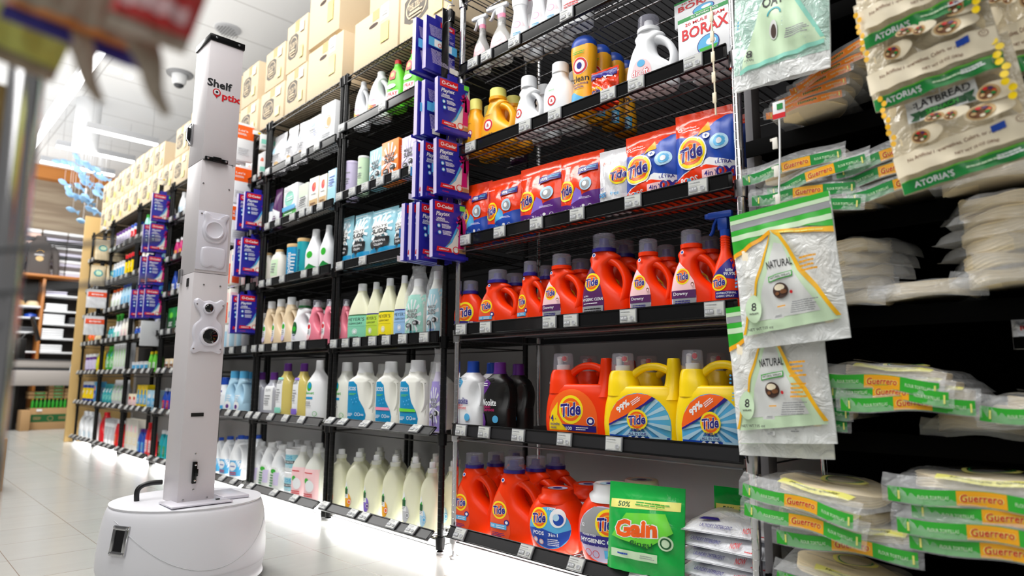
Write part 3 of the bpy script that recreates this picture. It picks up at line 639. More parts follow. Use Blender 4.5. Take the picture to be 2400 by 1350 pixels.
c = MB(); loft(c, [(.243, -.0475, .0475, .037), (.262, -.046, .046, .036), (.28, -.034, .034, .028), (.287, -.02, .02, .018)], 'blue', 2.2)
def_('scent_bottle', 'scent_booster_bottle', 'bottle', 'waisted yellow bottle with rounded blue cap, reading clean', .097, .287, [P('body', b.mesh('b', 60), None, [('label', A.mesh('l', s, .006), None)]), P('cap', c.mesh('c', 60), 'rounded blue cap')])
# woolite
def woolite(key, body, lc, accent, capc, desc):
    w, h = .134, .265; A = Art(); A.poly([(-.06, .17), (-.063, .13), (-.035, .155), (-.015, .185), (-.03, .2), (-.055, .2)], accent).lines(-.04, .18, .03, .015, 2, 'white')
    A.text('Woolite', -.024, .112, .074, lc, .026, .02, 0, 0).text('DEFENSE', -.02, .084, .05, 'magenta' if body == 'black' else 'red').text('DARKS' if body == 'black' else 'DAMAGE', -.03, .095, .036, 'magenta' if body == 'black' else 'red')
    A.poly([(-.06, .075), (-.045, .07), (-.035, .04), (-.04, .01), (-.06, .012)], accent if body == 'black' else 'pale_pink').ell(.01, .05, .013, .014, 'sky').lines(0, .02, .05, .01, 2, lc)
    b = MB(); s = loft(b, [(0, -.055, .055, .038), (.012, -.062, .062, .044), (.09, -.063, .062, .045), (.17, -.062, .058, .044), (.195, -.058, .05, .042), (.212, -.035, .03, .032), (.22, -.026, .026, .026)], body, 3, 30, [(.04, .135, .018, .05, .02)])
    for z in (.196, .188, .18): b.tube([(-.058, -.02, z), (-.03, -.041, z+.004), (0, -.043, z+.008)], .0014, body, 5)
    ringm = 'white' if body == 'white' else 'ink'
    b2 = MB(); b2.tube(crom([(.035, 0, .185), (.052, 0, .175), (.06, 0, .14), (.056, 0, .1), (.045, 0, .08)], 4), .009, body, 10, ry=.03)
    def_(key, 'detergent_bottle', 'detergent bottle', desc, w, h, [P('body', b.mesh('b', 60), None, [('label', A.mesh('l', s, .006), None)]), P('handle', b2.mesh('h', 60)), P('cap', capmesh(0, .22, .024, .045, capc, .03, capc), None)])
woolite('woolite_white', 'white', 'navy', 'sky', 'blue', 'white slim detergent bottle with blue cap'); woolite('woolite_black', 'black', 'white', 'purple', 'purple', 'black slim detergent bottle with purple cap')
# big spouted jugs
def big_jug(key, mat, art, desc):
    w, h, d = .256, .284, .06; b = MB(); H = .245
    s = loft(b, [(0, -.115, .115, d*.85), (.008, -.122, .122, d*.96), (.06, -.128, .126, d), (.12, -.122, .124, d), (.15, -.114, .12, d*.97), (.166, -.11, .117, d*.9), (.178, -.108, .115, d*.8), (.182, -.1, .11, d*.7)], mat, 2.7, 34)
    loft(b, [(.15, -.113, -.01, d*.9), (.19, -.111, -.018, d*.8), (.212, -.109, -.026, d*.68), (.226, -.104, -.03, d*.62), (.23, -.098, -.036, d*.6)], mat, 2.5, 24)
    loft(b, [(.14, .05, .122, d*.85), (.18, .066, .119, d*.62), (.22, .073, .116, d*.5), (.255, .076, .113, d*.46), (.266, .078, .111, d*.44), (.268, .08, .109, d*.42)], mat, 2.4, 20)
    path = crom([(-.05, 0, .185), (-.035, 0, .214), (.0, 0, .238), (.045, 0, .242), (.085, 0, .226), (.1, 0, .21)], 5); b.tube(path, .0125, mat, 12, ry=.017)
    c = MB(); c.lathe([(0, .228), (.034, .228), (.036, .232), (.0335, .282), (.031, .286), (0, .286)], 'clear_cap', 26, c=(-.068, 0, 0))
    c2 = MB(); c2.lathe([(0, .229), (.023, .229), (.023, .246), (.018, .248), (0, .248)], 'white', 20, c=(-.068, 0, 0)); c2.tube([(-.08, 0, .25), (-.076, -.012, .272)], .009, 'white', 10)
    c3 = MB(); c3.lathe([(0, .004), (.008, .003), (.009, 0)], 'red', 14, T=Matrix.Translation((-.056, -.018, .268)) @ Matrix.Rotation(PI/2, 4, 'X')); c3.box((-.056, -.009, .268), (.013, .018, .02), 'white', .003)
    def_(key, 'detergent_jug', 'detergent jug', desc, w, h, [P('body', b.mesh('b', 60), None, [('label', art.mesh('l', s, .01), None)]), P('cap', c.mesh('c'), 'clear cap'), P('nozzle', c2.mesh('n')), P('button', c3.mesh('bt'), 'red push button')])
A = Art(); arch = [(-.100, .012), (-.1, .07)]+[(-.01+.09*math.cos(RAD(t)), .07+.095*math.sin(RAD(t))) for t in range(180, -1, -12)]+[(.08, .012)]
A.poly(arch, 'orange').poly([(-.098, .03), (-.098, .05), (-.088, .09), (-.062, .122), (-.064, .08), (-.045, .05), (-.02, .03)], 'yellow'); logo(A, -.012, .098, .047, 8, .95)
A.text('4', -.085, .068, .012, 'navy', .022, .02).text('+', -.07, .066, .006, 'navy').text('months', -.073, .05, .038, 'navy', .01).text('mois', -.078, .038, .024, 'navy', .008)
A.poly([(-.045, .05), (.077, .046), (.077, .026), (-.02, .03)], 'navy').text('100', -.018, .037, .022, 'white', .011, .02).lines(.03, .037, .045, .012, 2, 'white').ell(.06, .062, .014, .014, 'white').ell(.06, .062, .0125, .0125, 'navy').ell(.06, .062, .007, .007, 'white', 6).lines(-.01, .018, .15, .008, 1, 'ink').ell(-.1, .185, .011, .011, 'white').ell(-.1, .185, .007, .007, 'blue')
big_jug('tide_big_jug', 'tide_orange', A, 'big red detergent jug with arched handle, reading 4+ months')
A = Art(); arch = [(-.095, .004), (-.097, .06)]+[(.0+.097*math.cos(RAD(t)), .06+.1*math.sin(RAD(t))) for t in range(180, -1, -12)]+[(.095, .004)]
A.poly(arch, 'sky')
for i in range(18):
    t0 = RAD(i*20+3); t1 = RAD(i*20+12)
    def cl(t):
        r = .03
        while r < .13 and ((r*math.cos(t)/.094)**2+(max(0, .076+r*math.sin(t)-.06)/.097)**2 < 1) and .076+r*math.sin(t) > .008: r += .002
        return (r*math.cos(t), .076+r*math.sin(t))
    A.poly([(.02*math.cos(t0), .076+.02*math.sin(t0)), cl(t0), cl(t1), (.02*math.cos(t1), .076+.02*math.sin(t1))], 'pale_blue')
A.poly([(-.094, .004), (-.094, .03), (.094, .026), (.093, .004)], 'blue')
A.poly([(-.096, .062), (-.096, .072), (-.088, .1), (-.066, .132), (-.034, .152), (0, .159), (.034, .154), (.045, .149), (.02, .128), (-.04, .09)], 'orange').poly([(.045, .149), (.02, .128), (-.04, .09), (-.096, .062), (-.096, .056), (-.04, .084), (.022, .122), (.056, .143)], 'navy')
A.text('99%', -.046, .118, .048, 'white', .02, .04, 0, 38).lines(-.002, .138, .04, .016, 3, 'white', 35); logo(A, 0, .078, .032); A.text('SIMPLY', 0, .048, .036, 'navy', .009, .02).rect(0, .036, .06, .011, 'pale_blue').text('ALL IN ONE', 0, .036, .056, 'navy', .008, .02)
for x in (-.022, -.002, .018): A.ell(x, .02, .0075, .0085, 'white')
A.rect(.062, .022, .05, .012, 'pale_blue').lines(-.06, .007, .04, .006, 1, 'white').lines(.01, .007, .07, .006, 1, 'white')
big_jug('simply_big_jug', 'yellow', A, 'big yellow detergent jug with arched handle, 99% blue label')
# tubs of pods
def tub(key, desc, w, h, d, lid, art):
    b = MB(); s = loft(b, [(0, -.33*w, .33*w, d*.62), (.03*h, -.4*w, .4*w, d*.8), (.25*h, -.48*w, .48*w, d*.97), (.45*h, -.5*w, .5*w, d), (.65*h, -.46*w, .46*w, d*.94), (.8*h, -.36*w, .36*w, d*.78), (.85*h, -.3*w, .3*w, d*.66)], 'tide_orange', 2.3, 34)
    c = MB(); r = .27*w; c.lathe([(r*1.25, .78*h), (r*1.2, .86*h), (r, .9*h), (r*.98, .985*h), (r*.9, h), (r*.7, h-.003), (0, h-.004)], lid, 30)
    c2 = Art(); c2.ell(0, 0, r*.62, r*.62, 'pale_blue' if lid != 'tide_orange' else 'lilac').ell(0, 0, r*.3, r*.3, 'navy')
    def_(key, 'detergent_pod_tub', 'tub', desc, w, h, [P('body', b.mesh('b', 60), None, [('label', art.mesh('l', s, .009), None)]), P('lid', c.mesh('c', 50), 'white lid' if lid != 'tide_orange' else None, [('lid_sticker', c2.mesh('ls', lambda x, z, o: (x, z, h-.003+o*2)), None)])])
w, h = .209, .208; A = Art(); A.ell(0, .085, .078, .068, 'sky').poly([(-.078, .08), (-.07, .055), (-.04, .028), (0, .018), (.04, .028), (.07, .055), (.078, .085), (.03, .07), (-.03, .085)], 'blue')
logo(A, -.035, .115, .034); A.ell(.035, .12, .028, .03, 'white').ell(.038, .115, .018, .018, 'blue').ell(.03, .122, .011, .011, 'pale_blue').text('100%', .012, .148, .03, 'white', .009, .02).text('PODS', -.035, .068, .044, 'white', .013, .03).text('3in1', .02, .066, .035, 'white', .011)
A.ell(-.048, .045, .009, .009, 'white').ell(-.025, .04, .009, .009, 'white').ring(-.048, .045, .0075, .0015, 'red').ring(-.025, .04, .0075, .0015, 'red').lines(.025, .042, .05, .024, 4, 'white')
tub('pods_tub', 'round orange pod tub with flat orange lid', w, h, .078, 'tide_orange', A)
w, h = .218, .248; A = Art(); A.ell(0, .1, .088, .085, 'lilac').poly([(-.085, .09), (.085, .09), (.085, .112), (.07, .15), (.03, .18), (-.03, .182), (-.07, .15), (-.085, .112)], 'grey'); logo(A, .02, .135, .043); A.rect(0, .082, .17, .03, 'navy').text('HYGIENIC CLEAN', 0, .08, .155, 'white', .013, .03).text('POWER PODS', -.045, .096, .05, 'white', .006, .02).lines(0, .066, .15, .006, 1, 'navy')
A.ring(-.05, .042, .011, .002, 'red').ring(-.022, .04, .011, .002, 'red').rect(.03, .043, .045, .024, 'sky').text('32', -.068, .125, .012, 'white', .01)
tub('hygienic_tub', 'round orange pod tub with white lid, reading hygienic clean', w, h, .082, 'white', A)
# spray bottles
def spray(key, desc, w, h, body, headc, neckc, art, name='spray_bottle'):
    b = MB(); z = h*.62; s = loft(b, [(0, -.46*w, .46*w, .03), (.02*h, -.5*w, .5*w, .034), (.25*h, -.48*w, .48*w, .034), (.42*h, -.38*w, .38*w, .03), (.55*h, -.2*w, .2*w, .02), (.62*h, -.15*w, .15*w, .015), (.74*h, -.14*w, .14*w, .014)], body, 2.3)
    for i in range(5): b.lathe([(.013, 0), (.0155, .003), (.013, .006)], body, 14, c=(0, 0, .6*h+.024*i*h/.3*.3+.004))
    n = MB(); n.lathe([(0, .735*h), (.014, .735*h), (.015, .8*h), (0, .8*h)], neckc, 16)
    t = MB(); t.box((-.004, 0, .86*h), (.03, .022, .12*h), headc, .004); t.box((-.012, 0, .955*h), (.075, .022, .07*h), headc, .006); t.box((-.052, 0, .955*h), (.012, .016, .05*h), headc, .003)
    t.tube(crom([(-.02, 0, .93*h), (-.032, 0, .86*h), (-.036, 0, .8*h), (-.044, 0, .76*h)], 4), .0045, headc, 8, ry=.008)
    def_(key, name, 'spray bottle', desc, w, h, [P('body', b.mesh('b', 60), None, [('label', art.mesh('l', s, .006), None)]), P('collar', n.mesh('n')), P('trigger_head', t.mesh('t'))])
A = Art(); A.ell(0, .06, .032, .05, 'pale_pink').text('dreft', 0, .05, .056, 'white', .02, .03, 0, 0, 'red').ell(0, .085, .018, .014, 'white').lines(0, .02, .05, .015, 2, 'red')
spray('dreft_spray', 'small clear pink-labelled spray bottle, white trigger', .08, .25, 'clear_body', 'white', 'pink', A)
A = Art(); A.poly([(-.035, .10), (.02, .155), (.036, .12), (.038, .09)], 'navy').text('kills', .018, .118, .018, 'white').text('99.9%', .018, .107, .03, 'white'); logo(A, -.012, .083, .024); A.rect(.008, .048, .062, .02, 'navy').text('ANTIBACTERIAL', .008, .052, .056, 'white').text('FABRIC SPRAY', .006, .043, .05, 'white').lines(0, .022, .07, .016, 3, 'pale_yellow')
spray('tide_spray', 'red-orange fabric spray bottle with blue trigger', .088, .3, 'tide_orange', 'blue', 'blue', A)
# pink and white tall bottles
A = Art(); A.ell(0, .08, .03, .055, 'white').poly([(-.02, .13), (.01, .15), (.03, .1), (.0, .09)], 'pale_pink').ring(.0, .11, .014, .003, 'pink').lines(.005, .07, .04, .016, 2, 'sky').lines(0, .03, .04, .015, 2, 'grey')
b = MB(); s = loft(b, [(0, -.034, .034, .026), (.01, -.038, .038, .03), (.08, -.037, .037, .03), (.15, -.027, .027, .024), (.18, -.024, .024, .022), (.2, -.028, .028, .024)], 'white', 2.2)
c = MB(); loft(c, [(.199, -.029, .029, .025), (.225, -.031, .031, .027), (.262, -.03, .03, .026), (.27, -.024, .024, .02)], 'white', 2.2); c.lathe([(.022, .252), (.03, .255), (.031, .272), (.0, .276)], 'pink', 20)
def_('pink_bottle', 'fabric_softener_bottle', 'bottle', 'tall white bottle with white and pink cap', .08, .275, [P('body', b.mesh('b', 60), None, [('label', A.mesh('l', s, .006), None)]), P('cap', c.mesh('c', 60))])
A = Art(); A.text('Tide', 0, .12, .09, 'blue', .04, .03, .2, 8, 'white').lines(0, .06, .08, .04, 4, 'red'); A.rect(0, .19, .11, .04, 'tide_orange')
b = MB(); s = loft(b, [(0, -.055, .055, .036), (.01, -.058, .058, .04), (.18, -.058, .058, .04), (.2, -.055, .055, .038)], 'white', 3); c = MB(); loft(c, [(.19, -.0585, .0585, .0405), (.21, -.058, .058, .04), (.225, -.05, .05, .034)], 'tide_orange', 3)
def_('tide_small_tub', 'detergent_canister', 'canister', 'white and orange detergent canister', .117, .225, [P('body', b.mesh('b', 60), None, [('label', A.mesh('l', s, .01), None)]), P('lid', c.mesh('c', 60), 'orange lid')])
# cartons
def carton(key, desc, w, h, d, mat, art, side=None, sidemat=None, name='detergent_box', cat='box', lean=0):
    b = MB(); b.box((0, 0, h/2), (w, d, h), mat, .0018); parts = [P('carton', b.mesh('b'), None, [('label', art.mesh('l', flat_at(-d/2)), None)])]
    if side: parts[0][3].append(('side_print', side.mesh('sp', lambda x, z, o: (w/2+o, x, z)), None))
    if side is None and sidemat:
        S_ = Art(); S_.rect(0, h/2, d*.94, h*.97, sidemat).lines(0, h*.5, d*.7, h*.5, 9, 'light_grey'); parts[0][3].append(('side_print', S_.mesh('sp', lambda x, z, o: (w/2+o, x, z)), None))
    def_(key, name, cat, desc, w, h, parts)
w, h = .185, .215; A = Art(); A.rect(0, h*.955, w*.99, h*.07, 'green').text('ALL NATURAL SINCE', 0, h*.955, w*.5, 'white').text('20 MULE TEAM', 0, h*.85, w*.72, 'red', h*.055, .02).text('BORAX', 0, h*.68, w*.84, 'red', h*.2, .02).ell(.01, h*.37, w*.2, w*.2, 'navy').ell(.01, h*.37, w*.185, w*.185, 'sky').ell(.02, h*.4, w*.09, w*.07, 'white').poly([(.01-w*.17, h*.33), (.01+w*.17, h*.33), (.01+w*.12, h*.24), (.01, h*.2), (.01-w*.12, h*.24)], 'leaf').text('DETERGENT BOOSTER', .01, h*.1, w*.66, 'navy').text('HOUSEHOLD CLEANER', .01, h*.05, w*.66, 'navy')
carton('borax_box', 'white and green carton reading 20 mule team borax', w, h, .06, 'white', A)
def suds_art(w, h, dark, txt='ink'):
    A = Art()
    for i in range(12):
        a0, a1 = RAD(i*30+5), RAD(i*30+17); A.poly([(0, h*.5), (w*.46*math.cos(a0), h*.5+h*.46*math.sin(a0)), (w*.46*math.cos(a1), h*.5+h*.46*math.sin(a1))], 'white')
    A.text("MOLLY'S", -.0*w, h*.66, w*.56, txt, h*.075, .03).text('SUDS', 0, h*.54, w*.58, txt, h*.12, .03)
    A.ell(-w*.2, h*.3, w*.17, h*.06, txt).ell(w*.2, h*.36, w*.17, h*.06, txt).lines(-w*.2, h*.3, w*.2, h*.05, 2, 'white').lines(w*.2, h*.36, w*.2, h*.05, 2, 'white').poly([(-.005, h*.1), (.004, h*.1), (.004, h*.32), (-.004, h*.32)], txt).lines(w*.1, h*.12, w*.4, h*.08, 3, dark); return A
for k_, bm_, dk, de in (('blue', 'aqua', 'blue', 'pale blue and white starburst detergent box'), ('orange', 'soft_orange', 'brown', 'orange starburst detergent box'), ('violet', 'lilac', 'purple', 'lilac starburst detergent box')):
    S_ = Art(); S_.rect(0, .1, .05, .19, 'orange' if k_ == 'orange' else bm_).text('SUDS', 0, .08, .045, 'ink', None, .03, 0, 90).lines(0, .15, .03, .04, 4, 'white'); carton(k_+'_suds_box', de, .115, .205, .055, bm_, suds_art(.115, .205, dk), S_)
A = Art(); A.lines(0, .17, .06, .02, 2, 'sky').lines(0, .13, .1, .05, 4, 'grey'); A.ring(.04, .12, .02, .004, 'blue'); carton('white_tag_box', 'plain white carton with faint blue print', .153, .216, .08, 'white', A)
A = Art(); A.ell(0, .14, .035, .035, 'light_grey').ring(0, .14, .036, .004, 'tan').ell(.01, .14, .02, .026, 'tan').lines(-.01, .06, .1, .04, 4, 'grey'); carton('white_round_box', 'white carton with round beige emblem', .143, .25, .09, 'white', A)
A = Art(); A.rect(0, .04, .175, .07, 'leaf').ell(-.01, .15, .06, .045, 'mint').lines(0, .15, .09, .03, 2, 'white').lines(0, .045, .12, .04, 3, 'white').rect(0, .09, .17, .025, 'sky').lines(0, .2, .12, .02, 2, 'grey'); carton('greenwhite_box', 'white carton with green and teal lettering', .179, .231, .05, 'white', A)
A = Art(); A.rect(0, .165, .105, .07, 'pale_green').lines(0, .1, .08, .06, 5, 'dark_grey'); carton('grey_box', 'pale grey-green carton with fine print', .111, .203, .05, 'offwhite', A)
A = Art(); A.rect(0, .045, .08, .08, 'tan').ell(0, .155, .02, .026, 'red').ell(.01, .165, .01, .016, 'orange').lines(0, .115, .05, .012, 1, 'grey').lines(0, .05, .06, .04, 3, 'brown'); carton('fruit_box', 'cream and kraft carton with red fruit print', .09, .21, .05, 'warm_white', A, sidemat='beige')
A = Art(); A.rect(0, .06, .083, .1, 'aqua').lines(0, .15, .06, .06, 4, 'blue'); carton('tall_blue_box', 'pale blue carton at end of row', .088, .214, .05, 'pale_blue', A)
# canisters
def canister(key, desc, r, h, mat, art=None, lid=None, name='canister', lidh=.02):
    b = MB(); b.lathe([(0, 0), (r*.97, 0), (r, .004), (r, h-lidh), (r*.98, h-lidh), (0, h-lidh)], mat, 28); s = lambda x, z, o: (x, -math.sqrt(max((r)**2-x*x, 1e-6))-o, z)
    c = MB(); c.lathe([(0, h-lidh), (r*1.02, h-lidh), (r*1.02, h-.004), (r*.97, h), (0, h)], lid or mat, 28)
    def_(key, name, 'canister', desc, 2*r, h, [P('body', b.mesh('b'), None, [('label', art.mesh('l', s, (.006, (0,))), None)] if art else []), P('lid', c.mesh('c'))])
A = Art(); A.lines(0, .13, .05, .012, 1, 'grey').lines(0, .09, .05, .03, 3, 'grey'); canister('lilac_canister', 'squat plain lilac canister', .052, .19, 'lilac', A, 'lilac', lidh=.012)
A = Art(); A.lines(0, .14, .045, .012, 1, 'grey').lines(0, .1, .05, .03, 3, 'grey'); canister('mint_canister', 'plain pale mint canister', .042, .204, 'pale_green', A, 'offwhite', lidh=.012)
A = Art(); A.text('no-nasties', .0, .1, .13, 'white', .026, .02, 0, 90).lines(.025, .1, .02, .12, 6, 'white', 0)
canister('blue_can', 'blue cardboard tube reading no-nasties, tan lid', .042, .218, 'cyan', A, 'tan'); A = Art(); A.text('no-nasties', .0, .1, .13, 'navy', .022, .01, 0, 90); canister('teal_can', 'teal cardboard tube with tan lid', .042, .23, 'teal', A, 'tan')
# plain shouldered bottles
def bottle(key, desc, w, h, d, mat, art, capm, capr, caph, sh=.62, p=2.6, dents=(), ring=None, name='cleaner_bottle', cat='bottle', top=None, inner=None, cut=.007, shoulder=.8, extra=()):
    b = MB(); H = h-caph; s = loft(b, [(0, -.44*w, .44*w, d*.88), (.02*H, -.49*w, .49*w, d*.98), (.1*H, -.5*w, .5*w, d), (sh*H, -.5*w, .5*w, d), (shoulder*H, -.36*w, .36*w, d*.8), (.91*H, -max(.2*w, capr*1.05), max(.2*w, capr*1.05), min(d*.7, capr*1.3)), (.965*H, -capr*1.02, capr*1.02, capr*1.02), (H, -capr, capr, capr)], mat, p, 30, dents)
    pr = [P('body', b.mesh('b', 60), None, [('label', art.mesh('l', s, cut), None)] if art else []), P('cap', capmesh(0, H, capr, caph, capm, .03, ring, inner))]
    def_(key, name, cat, desc, w, h, pr+list(extra))
def meyer(key, c, desc, lab):
    w, h = .12, .3; A = Art(); A.rect(0, .07, w*.93, .135, c).rect(0, .141, w*.93, .006, 'navy' if 'blue' in c or 'lime' in c else 'dark_green').text("MEYER'S", 0, .12, w*.74, 'ink', .016, .0).text('CLEAN DAY', 0, .1, w*.62, 'ink', .009).ell(.0, .06, .014, .014, 'white').ring(0, .06, .01, .003, c).lines(0, .03, w*.5, .016, 2, 'ink'); A.rect(0, .085, w*.8, .001, 'ink')
    bottle(key, desc, w, h, .042, 'milky_yellow', A, 'white', .019, .036, .52, shoulder=.76, name='fabric_softener_bottle')
meyer('meyer_mint', 'meyer_mint', 'tall cloudy bottle with mint label', 'mint'); meyer('meyer_lime', 'meyer_lime', 'tall cloudy bottle with lime label', 'lime'); meyer('meyer_yellow', 'meyer_yellow', 'tall cloudy bottle with bright yellow label', ''); meyer('meyer_blue', 'meyer_blue', 'tall cloudy bottle with light blue label', '')
def suds_bottle(key, c, dk, desc, body='milky', wrap=True):
    w, h = .11, .28; A = Art(); A.rect(0, .105, w*.88, .2, c); a2 = suds_art(w*.84, .18, dk); A.L += [([(x, z+.012) for x, z in v], f_, m_) for v, f_, m_ in a2.L]
    x = []
    if wrap:
        q = MB(); rr = []; rnd = random.Random(5)
        for i, (z, f_) in enumerate([(0, .56), (.1, .56), (.18, .57), (.22, .52), (.25, .42), (.275, .38), (.31, .26), (.335, .3)]):
            rr.append([(w*f_*math.cos(2*PI*j/26)*(1+.09*rnd.random()*(z > .17)), .046*(f_/.56)*math.sin(2*PI*j/26)*(1+.12*rnd.random()*(z > .17)), z+(.012*rnd.random() if z > .3 else 0)) for j in range(26)])
        q.rings(rr, 'clear_film', False, False); x = [P('plastic_wrap', q.mesh('wrap', 20), 'crumpled clear plastic over the top')]
    bottle(key, desc, w, h, .04, body, A, 'white', .02, .035, .58, extra=x, name='detergent_bottle')
suds_bottle('mint_suds_bottle', 'mint', 'teal', 'bottle with mint starburst label under crumpled plastic'); suds_bottle('blue_suds_bottle', 'aqua', 'blue', 'bottle with blue starburst label under crumpled plastic'); suds_bottle('purple_suds_bottle', 'violet', 'purple', 'bottle with violet starburst label under plastic', 'lilac')
# ecos jugs
def ecos(key, band, desc):
    w, h = .175, .298; A = Art()
    A.poly([(-.083, .02), (-.083, .205), (-.045, .207), (-.022, .19), (-.014, .15), (-.005, .12), (.025, .08), (.036, .05), (.03, .02), (.015, .008), (-.075, .008)], 'ecos_blue').text('ECOS', -.052, .172, .05, 'white', .018, .02).lines(-.048, .146, .05, .01, 2, 'lime')
    if band: A.poly([(-.083, .078), (-.083, .092), (.018, .09), (.026, .078)], band)
    for x, z in ((-.05, .12), (-.03, .125), (-.02, .11), (-.04, .108), (-.015, .13)): A.ell(x, z, .0035, .0035, 'sky')
    A.text('100', .016, .05, .022, 'white', .009).ring(-.02, .052, .007, .002, 'white').ring(-.002, .052, .007, .002, 'white').lines(-.055, .05, .035, .016, 3, 'white').lines(-.03, .02, .08, .006, 1, 'white')
    A.L = [([(x+.016, z) for x, z in v], f_, m_) for v, f_, m_ in A.L]
    b = MB(); H = .25; s = loft(b, [(0, -.08, .08, .045), (.006, -.086, .086, .05), (.18, -.087, .086, .052), (.208, -.08, .078, .05), (.225, -.055, .052, .044), (.235, -.04, .038, .036), (.25, -.036, .036, .034)], 'milky_jug', 3.2, 40, [(.062, .14, .02, .075, .026)])
    b.tube(crom([(.045, 0, .205), (.07, 0, .2), (.078, 0, .16), (.076, 0, .11), (.06, 0, .08)], 4), .010, 'milky_jug', 10, ry=.042)
    def_(key, 'detergent_jug', 'detergent jug', desc, w, h, [P('body', b.mesh('b', 60), None, [('label', A.mesh('l', s, .009), None)]), P('cap', capmesh(0, .25, .035, .048, 'white', .025, 'white'))])
ecos('ecos_blue', None, 'cloudy jug with plain blue wave label'); ecos('ecos_pink', 'pink', 'cloudy jug with blue label and pink stripe'); ecos('ecos_green', 'lime', 'cloudy jug with blue label and green stripe')
A = Art(); A.ell(-.02, .18, .02, .024, 'leaf').ell(-.016, .185, .012, .016, 'cyan').text('planet', -.02, .145, .08, 'leaf', .02).rect(-.02, .12, .06, .012, 'cyan').lines(-.02, .09, .06, .03, 3, 'grey').ring(.03, .04, .012, .002, 'leaf')
bottle('planet_jug', 'plain white jug with small green leaf mark', .13, .318, .05, 'white', A, 'white', .02, .04, .66, shoulder=.8, name='detergent_jug', cat='detergent jug'); bottle('planet_jug_back', 'plain milky white jug, small green leaf mark', .13, .302, .05, 'milky', A, 'white', .026, .045, .7, shoulder=.84, name='detergent_jug', cat='detergent jug')
# vinegar / cleaner bottles on the lowest shelf
def vinegar(key, c, c2, desc):
    w, h = .125, .275; A = Art(); A.ell(-.026, .05, .026, .035, c).poly([(-.052, .06), (-.05, .1), (-.035, .14), (-.02, .1), (-.018, .06)], 'white').rect(-.036, .092, .028, .026, 'dark_green').poly([(-.045, .105), (-.03, .118), (-.025, .105)], 'leaf').ell(-.01, .045, .012, .014, c2).ring(-.01, .045, .009, .003, 'white').lines(-.036, .072, .026, .012, 2, 'grey')
    b = MB(); s = loft(b, [(0, -.055, .055, .042), (.006, -.06, .06, .048), (.12, -.062, .062, .05), (.17, -.056, .056, .047), (.2, -.04, .04, .038), (.215, -.025, .025, .025), (.222, -.022, .022, .022), (.235, -.021, .021, .021)], 'milky_yellow', 2.7, 34, [(.012, .125, .038, .05, .006)])
    b.lathe([(.021, .232), (.026, .234), (.026, .25), (.021, .252), (0, .252)], 'milky', 22)
    def_(key, 'cleaner_bottle', 'bottle', desc, w, h, [P('body', b.mesh('b', 60), None, [('label', A.mesh('l', s, .006), None)]), P('cap', capmesh(0, .25, .0165, .026, 'white', .03))])
vinegar('vinegar_orange', 'amber', 'orange', 'cloudy yellowish bottle with orange fruit label'); vinegar('vinegar_purple', 'violet', 'purple', 'cloudy yellowish bottle with lavender label'); vinegar('vinegar_grey', 'light_grey', 'grey', 'cloudy yellowish bottle with grey oval label'); vinegar('vinegar_blue', 'pale_blue', 'sky', 'cloudy yellowish bottle with pale blue label')
# gallons, washes, jugs of the left racks
A = Art(); A.poly([(-.055, .02), (-.055, .09), (-.02, .07), (.03, .02)], 'pale_yellow').lines(-.02, .06, .06, .03, 3, 'red').lines(-.015, .1, .05, .012, 2, 'pink')
loop_jug('white_gallon', 'white plastic jug with handle, pink and yellow print', .125, .262, .045, 'white', A, 'white', .02, .02, nx=-.0, hr=.09, name='cleaner_jug', cat='jug', rib=.01)
A = Art(); A.rect(0, .05, .075, .08, 'white').text('SPRAY', 0, .075, .07, 'red', .02, .02).text('WASH', 0, .05, .062, 'red', .02, .02).lines(0, .025, .05, .016, 2, 'green').ell(-.005, .115, .03, .012, 'white').poly([(-.018, .15), (.018, .15), (.018, .19), (0, .205), (-.018, .19)], 'red').ell(0, .175, .012, .012, 'amber')
bottle('green_wash', 'lime green spray wash bottle with red cap', .104, .262, .04, 'lime', A, 'red', .016, .022, .45, shoulder=.78, name='stain_remover_bottle')
A = Art(); A.rect(0, .05, .05, .07, 'white').ell(0, .075, .02, .014, 'leaf').lines(0, .03, .04, .02, 2, 'grey')
for key, mat_, desc, cm_ in (('cream_jug', 'cream_body', 'cream-coloured jug with handle and white cap', 'white'), ('pink_jug', 'pink_liquid', 'pink jug with handle and clear cap', 'clear_cap')):
    A = Art(); A.ell(-.028, .09, .018, .045, 'white').ell(-.028, .11, .012, .014, 'leaf' if 'cream' in key else 'red').lines(-.028, .08, .024, .03, 3, 'grey'); A.ell(-.028, .05, .014, .014, 'pale_pink' if 'pink' in key else 'lilac')
    loop_jug(key, desc, .115, .265, .042, mat_, A, cm_, .023, .04, nx=-.08, name='detergent_jug', inner='white' if 'pink' in key else None)
A = Art(); A.ell(-.04, .1, .022, .04, 'dark_green').ell(-.038, .1, .014, .014, 'leaf').lines(-.04, .06, .03, .03, 3, 'lilac'); loop_jug('greencap_jug', 'white jug with round handle and dark green cap', .15, .262, .045, 'white', A, 'grey_film', .032, .04, 'dark_green', 'dark_green', nx=-.02)
A = Art(); A.rect(0, .1, .04, .13, 'white').ell(0, .13, .014, .014, 'leaf').lines(0, .08, .03, .05, 4, 'grey'); bottle('small_green_bottle', 'small clear bottle with green and white label', .07, .224, .03, 'clear_body', A, 'white', .016, .03)
A = Art(); A.rect(0, .11, .055, .14, 'white').text('zum', 0, .155, .032, 'grey', .014).lines(0, .1, .04, .06, 4, 'grey'); bottle('zum_clear', 'grey clear bottle with white label and purple cap', .088, .26, .04, 'grey_liquid', A, 'purple', .019, .045, .7, shoulder=.84)
